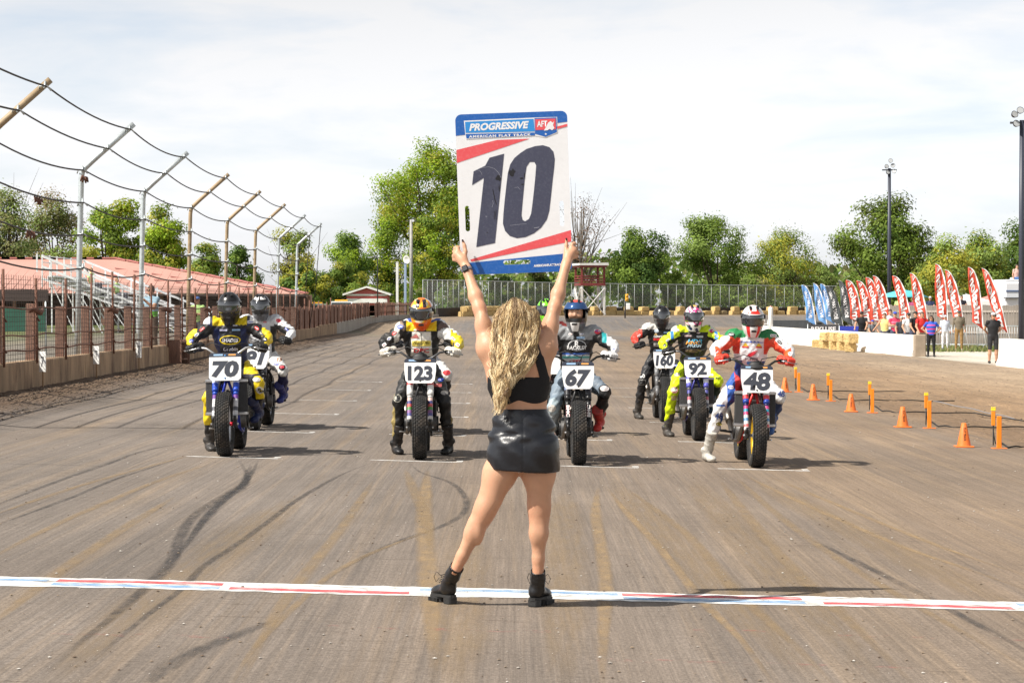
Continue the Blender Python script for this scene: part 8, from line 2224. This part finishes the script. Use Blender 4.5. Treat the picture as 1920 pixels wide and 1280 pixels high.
# ================================================================== people around the track
M_PPL = vmat('people_cloth_and_skin', .7, var=.12, vscale=9, spec=.3)
HS = (.50, .28, .18)
def bystander(px, D, H, rz, pose, shirt, pants, label, short=False, hair=(.05, .03, .02), cap=None, shoes=(.03, .03, .03), sleeve='short', glasses=False, z=None, h=.019, extras=None, stripes=None, longhair=False, group='bystanders in the infield', armB=None, base=None):
    q = P(px, HORIZ, D); x0, y0 = q.x, q.y
    zg = gz(x0, y0) if z is None else z
    o = empty('person', (x0, y0, zg), rz, label, 'person', group)
    k = H / 1.75; b = Blob(.04)
    V = lambda *a: np.array(a, float) * k
    sit = pose == 'sit'
    dz = -.90 if sit else 0.0
    def T(*a): return V(a[0], a[1], a[2] + dz)
    lean = -.10 if pose == 'lean' else 0.0
    pel, ch, nk, hd = T(0, .0, .96), T(0, lean * .7, 1.27), T(0, lean, 1.47), T(0, lean - .02, 1.625)
    b.cone(pel, (pel + ch) / 2, .150 * k, .145 * k, 'torso', .06, (1.05, .78, 1)); b.cone((pel + ch) / 2, ch, .145 * k, .158 * k, 'torso', .06, (1.1, .76, 1)); b.cone(ch, T(0, lean, 1.40), .158 * k, .115 * k, 'torso', .06, (1.25, .74, 1))
    b.cone(T(0, lean, 1.43), nk + (0, 0, .05), .06 * k, .055 * k, 'skin', .02); b.ball(hd, (.076 * k, .092 * k, .115 * k), 'head', .02); b.ball(hd + (0, -.09 * k, -.012 * k), (.014 * k, .022 * k, .022 * k), 'skin', .01); b.ball(hd + (0, -.045 * k, -.075 * k), (.048 * k, .045 * k, .045 * k), 'jaw', .02)
    for s_ in (-1, 1):
        sh = T(s_ * .185, lean, 1.405); b.ball(sh, (.072 * k,) * 3, 'shol', .04)
        ps = armB if (armB and s_ > 0) else pose
        el, wr = {'lean': ((.27, lean - .10, 1.17), (.25, lean - .30, 1.0)), 'behind': ((.285, .09, 1.17), (.13, .17, 1.0)), 'hip': ((.38, .06, 1.19), (.19, .0, 1.02)), 'up': ((.22, -.16, 1.20), (.10, -.30, 1.36)), 'out': ((.30, -.06, 1.22), (.42, -.20, 1.04)), 'cross': ((.25, -.08, 1.17), (.02, -.20, 1.19))}.get(ps, ((.245, .02, 1.15), (.245, -.06, .93)))
        el, wr = T(s_ * el[0], el[1], el[2]), T(s_ * wr[0], wr[1], wr[2])
        b.cone(sh, (sh + el) / 2, .056 * k, .050 * k, 'uarm', .03); b.cone((sh + el) / 2, el, .048 * k, .042 * k, 'larm', .03); b.cone(el, wr, .042 * k, .028 * k, 'farm', .03)
        d = (wr - el) / np.linalg.norm(wr - el); side = np.array((-d[1], d[0], 0)); side = side / (np.linalg.norm(side) + 1e-6)
        b.cone(wr, wr + d * .06 * k, .026 * k, .032 * k, 'hand', .02)
        for f in (-.024, -.008, .008, .024): b.cone(wr + d * .06 * k + side * f * k, wr + d * .135 * k + side * f * 1.2 * k, .0115 * k, .009 * k, 'hand', .006)
        b.cone(wr + d * .02 * k, wr + d * .07 * k + side * .045 * k, .013 * k, .011 * k, 'hand', .01)
        hp = T(s_ * .095, 0, .92)
        if sit: kn, an = T(s_ * .14, -.44, .95), T(s_ * .13, -.46, .50)
        else: kn, an = T(s_ * .115, -.015, .50), T(s_ * .125, .02, .085)
        b.cone(hp, (hp + kn) / 2, .098 * k, .085 * k, 'thigh', .04); b.cone((hp + kn) / 2, kn, .084 * k, .064 * k, 'lthigh', .03); b.cone(kn, kn * .6 + an * .4, .060 * k, .060 * k, 'shin', .03); b.cone(kn * .6 + an * .4, an, .058 * k, .040 * k, 'shin', .03)
        b.cone(an + V(0, .02, -.035), an + V(s_ * .02, -.14, -.045), .045 * k, .040 * k, 'shoe', .02)
    def colr(Vt, Tg):
        c = np.zeros((len(Vt), 3)); sk_ = np.array(HS)
        c[:] = sk_
        for t in ('torso', 'shol'): c[Tg == t] = shirt
        c[Tg == 'uarm'] = shirt if sleeve != 'none' else sk_
        if sleeve == 'none': c[(Tg == 'shol') & (np.abs(Vt[:, 0]) > .15 * k)] = sk_
        if sleeve == 'long': c[np.isin(Tg.astype(str), ('larm', 'farm'))] = shirt
        for t in ('thigh', 'lthigh'): c[Tg == t] = pants
        c[Tg == 'shin'] = sk_ if short else pants
        c[Tg == 'shoe'] = shoes
        c[(Tg == 'torso') & (Vt[:, 2] < (.93 + dz) * k)] = pants
        hm = np.isin(Tg.astype(str), ('head',)) & ((Vt[:, 2] > hd[2] + .045 * k) | (Vt[:, 1] > hd[1] + .02 * k))
        c[hm] = hair
        for ex_ in (-.03, .03):
            e2 = ((Vt[:, 0] - ex_ * k) / (.02 * k)) ** 2 + ((Vt[:, 2] - hd[2] - .012 * k) / (.014 * k)) ** 2; c[(e2 < 1) & (Vt[:, 1] < hd[1] - .05 * k)] = (.08, .05, .04)
        if stripes:
            for lo, hi, cc in stripes: c[np.isin(Tg.astype(str), ('torso',)) & (Vt[:, 2] > lo * k) & (Vt[:, 2] < hi * k)] = cc
        return c
    link('body', blob_mesh('body', b, h, M_PPL, colr), o)
    nm = lambda c: '%02d%02d%02d' % tuple(int(min(v, .99) * 100) for v in c)
    if cap is not None:
        m_ = mat('cap_' + nm(cap), cap, .7)
        hb = Blob(.01); hb.ball(hd + (0, .005 * k, .035 * k), (.086 * k, .103 * k, .092 * k), 'c')
        c_ = link('cap', blob_mesh('cap', hb, .016, m_, None, lambda Dd, X: np.maximum(Dd, hd[2] + .035 * k - X[..., 2])), o)
        mb = MB(); n = 10; pts = [(hd[0] + .075 * k * math.cos(math.pi * (1 + i / n)), hd[1] - .075 * k + .085 * k * math.sin(math.pi * (1 + i / n)), hd[2] + .040 * k) for i in range(n + 1)]
        mb.prism(pts, (0, 0, 0), (0, 0, .012)).build('brim', m_, c_, fix=True)
    else:
        hb = Blob(.02); hb.ball(hd + (0, .014 * k, .022 * k), (.084 * k, .096 * k, .112 * k), 'h')
        if longhair:
            for i in range(16):
                a = i / 15 * math.pi * 1.15 - .25; hb.ball(hd + (math.cos(a) * .09 * k, .03 * k + abs(math.sin(a)) * .05 * k, (-.02 - .10 * (i % 3) / 2) * k), (.038 * k,) * 3, 'h')
        link('hair', blob_mesh('hair', hb, .016, mat('hair_' + nm(hair), hair, .6, var=.3, vscale=40), None, lambda Dd, X: np.maximum(Dd, -(X[..., 2] - hd[2] - (.055 * k)) * (X[..., 1] < hd[1] - .035 * k) - 5 * (X[..., 1] >= hd[1] - .035 * k))), o)
    if glasses:
        for ex_ in (-.033, .033): MB().bevbox(Vector(hd) + Vector((ex_ * k, -.094 * k, .012 * k)), (.05 * k, .012, .034 * k), .006).build('sunglass_lens', mat('sunglass', (.01, .01, .012), .1), o)
    if extras == 'headset':
        for s_ in (-1, 1): MB().lathe([(.0, -.02), (.036, -.018), (.04, .0), (.036, .018), (.0, .02)], 'x', Vector(hd) + Vector((s_ * .088 * k, 0, .0)), 14).build('earmuff', M_DKGREY, o)
        MB().tube([Vector(hd) + Vector((.09 * k * math.cos(math.pi * i / 10), 0, .02 + .125 * k * math.sin(math.pi * i / 10))) for i in range(11)], .01, 6).build('headband', M_DKGREY, o)
    if extras == 'badge': pass
    return o
bystander(1862, 85, 1.80, R(4), 'behind', (.020, .020, .022), (.030, .030, .033), 'man in black polo and black shorts with headset standing in the gate', True, cap=(.62, .62, .62), extras='headset', shoes=(.03, .03, .03), h=.014, glasses=True)
bystander(1746, 96.0, 1.66, R(-8), 'hip', (.03, .10, .50), (.012, .012, .014), 'woman in blue and pink patterned shirt and black trousers by the wall end', False, hair=(.035, .018, .012), glasses=True, longhair=True, armB='hip', h=.014, stripes=[(1.14, 1.20, (.65, .06, .20)), (1.30, 1.37, (.60, .08, .28)), (.98, 1.02, (.60, .06, .22))])
bystander(1727, 97.6, 1.80, R(10), 'lean', (.60, .030, .030), (.36, .30, .22), 'man in red shirt and khaki shorts leaning at the wall end', True, hair=(.10, .07, .05), h=.015)
bystander(1772, 114, 1.62, R(5), 'down', (.62, .66, .76), (.72, .72, .73), 'person dressed all in white with a pale cap by the barriers', False, cap=(.55, .62, .72), shoes=(.05, .07, .25), sleeve='long')
bystander(1798, 110, 1.84, R(-5), 'down', (.17, .14, .10), (.30, .18, .07), 'man in olive brown shirt and tan trousers with dark cap', False, cap=(.06, .06, .06), sleeve='long', shoes=(.35, .30, .22))
WALLP = [(1617, 104.5, 1.80, 'lean', (.012, .012, .014), (.03, .03, .04), (.02, .02, .02), 'man in black tee and black cap, leftmost behind the white wall'),
         (1634, 103.5, 1.42, 'lean', (.16, .17, .19), (.05, .05, .06), (.03, .07, .45), 'low bent person in blue cap beside the man in black tee'),
         (1659, 103, 1.74, 'out', (.72, .56, .22), (.05, .06, .10), None, 'woman in yellow tank top with brown hair behind the white wall'),
         (1669, 108.5, 1.90, 'down', (.62, .64, .68), (.05, .06, .10), None, 'tall dark haired man in pale shirt standing further back'),
         (1678, 105, 1.80, 'cross', (.55, .04, .10), (.05, .06, .10), (.03, .07, .45), 'man in red and pink jersey with blue cap behind the white wall'),
         (1690, 102, 1.62, 'lean', (.045, .05, .06), (.05, .06, .10), None, 'man in dark grey tee leaning low on the white wall'),
         (1702, 101, 1.76, 'lean', (.70, .70, .70), (.05, .06, .10), (.03, .03, .035), 'man in white tee and dark cap leaning on the white wall'),
         (1714, 100, 1.82, 'lean', (.014, .014, .016), (.05, .06, .10), (.02, .02, .025), 'man in black tee and dark cap beside the man in red')]
for i, (px, D, H, ps, sh_, pa, cp, lab) in enumerate(WALLP):
    D = 17.45 * F / (px - 904) + (.75 if i != 3 else 4.0)
    bystander(px, D, H, R(random.uniform(-25, 25)), ps, sh_, pa, lab, hair=(.09, .05, .03) if i == 2 else (.03, .02, .015) if i != 5 else (.45, .43, .40), cap=cp, sleeve='none' if i == 2 else 'short', glasses=i in (0, 5, 6), group='people leaning on the white wall', stripes=[(1.10, 1.18, (.65, .45, .5)), (1.28, 1.34, (.7, .2, .3))] if i == 4 else None)
# raised deck with spectators behind the board fence
q0, q1 = P(1665, HORIZ, 134), P(1820, HORIZ, 134)
st = empty('spectator_deck', ((q0.x + q1.x) / 2, 134.4, gz((q0.x + q1.x) / 2, 134)), 0, 'low timber deck for spectators behind the board fence', 'deck')
MB().box((0, 0, .80), (q1.x - q0.x + 1, 2.4, .10)).build('floor', M_GBOARD, st)
for sx in (-1, -.33, .33, 1):
    for sy in (-1, 1): MB().bar((sx * (q1.x - q0.x) / 2, sy, 0), (sx * (q1.x - q0.x) / 2, sy, .75), .12).build('leg', M_GBOARD, st)
zd = st.location.z + .85
for px, H, sh_, cp, lab in ((1686, 1.74, (.45, .66, .25), None, 'spectator in lime green shirt above the board fence'), (1712, 1.66, (.30, .05, .14), (.10, .03, .06), 'spectator in dark pink shirt above the board fence'), (1744, 1.74, (.02, .03, .08), (.70, .70, .68), 'spectator in navy shirt with white hat above the board fence'), (1790, 1.70, (.75, .28, .03), None, 'spectator in orange shirt above the board fence'), (1803, 1.80, (.02, .02, .03), None, 'spectator in black beside the one in orange')):
    bystander(px, 134.2, H, R(random.uniform(-20, 20)), 'cross', sh_, (.04, .05, .09), lab, cap=cp, z=zd, group='spectators on the deck')
o = bystander(1906, 139.6, 1.75, R(20), 'sit', (.62, .40, .34), (.05, .12, .28), 'spectator in pink shirt and jeans sitting on the camper roof', z=gz(30, 140) + 3.60, group='spectators on the deck')
# left side
bystander(284, 58.2, 1.74, R(-35), 'up', (.30, .45, .55), (.10, .07, .05), 'man holding up a phone behind the mesh fence', hair=(.10, .06, .04), glasses=True, group='people behind the mesh fence', stripes=[(.95, 1.12, (.15, .50, .06))], h=.014, z=gz(-8.7, 58) + .10)
bystander(371, 72, 1.62, R(-20), 'cross', (.42, .62, .22), (.08, .08, .10), 'person in lime vest and blue hood behind the mesh fence', cap=(.05, .12, .35), group='people behind the mesh fence', z=gz(-9.4, 72))
for px, row, yy, lab in ((184, 8, 3.0, 'upper of two spectators in lime shirts on the bleachers'), (201, 6, 2.4, 'lower of two spectators in lime shirts on the bleachers')):
    X_ = bl.location.x - .3 - run * row; D_ = BD + yy
    pxx = 960 + X_ * F / D_
    bystander(pxx, D_, 1.74, R(70), 'sit', (.50, .72, .28), (.10, .10, .12), lab, hair=(.28, .16, .08), z=bl.location.z + .45 + rise * row + .10, group='spectators on the bleachers', stripes=None)
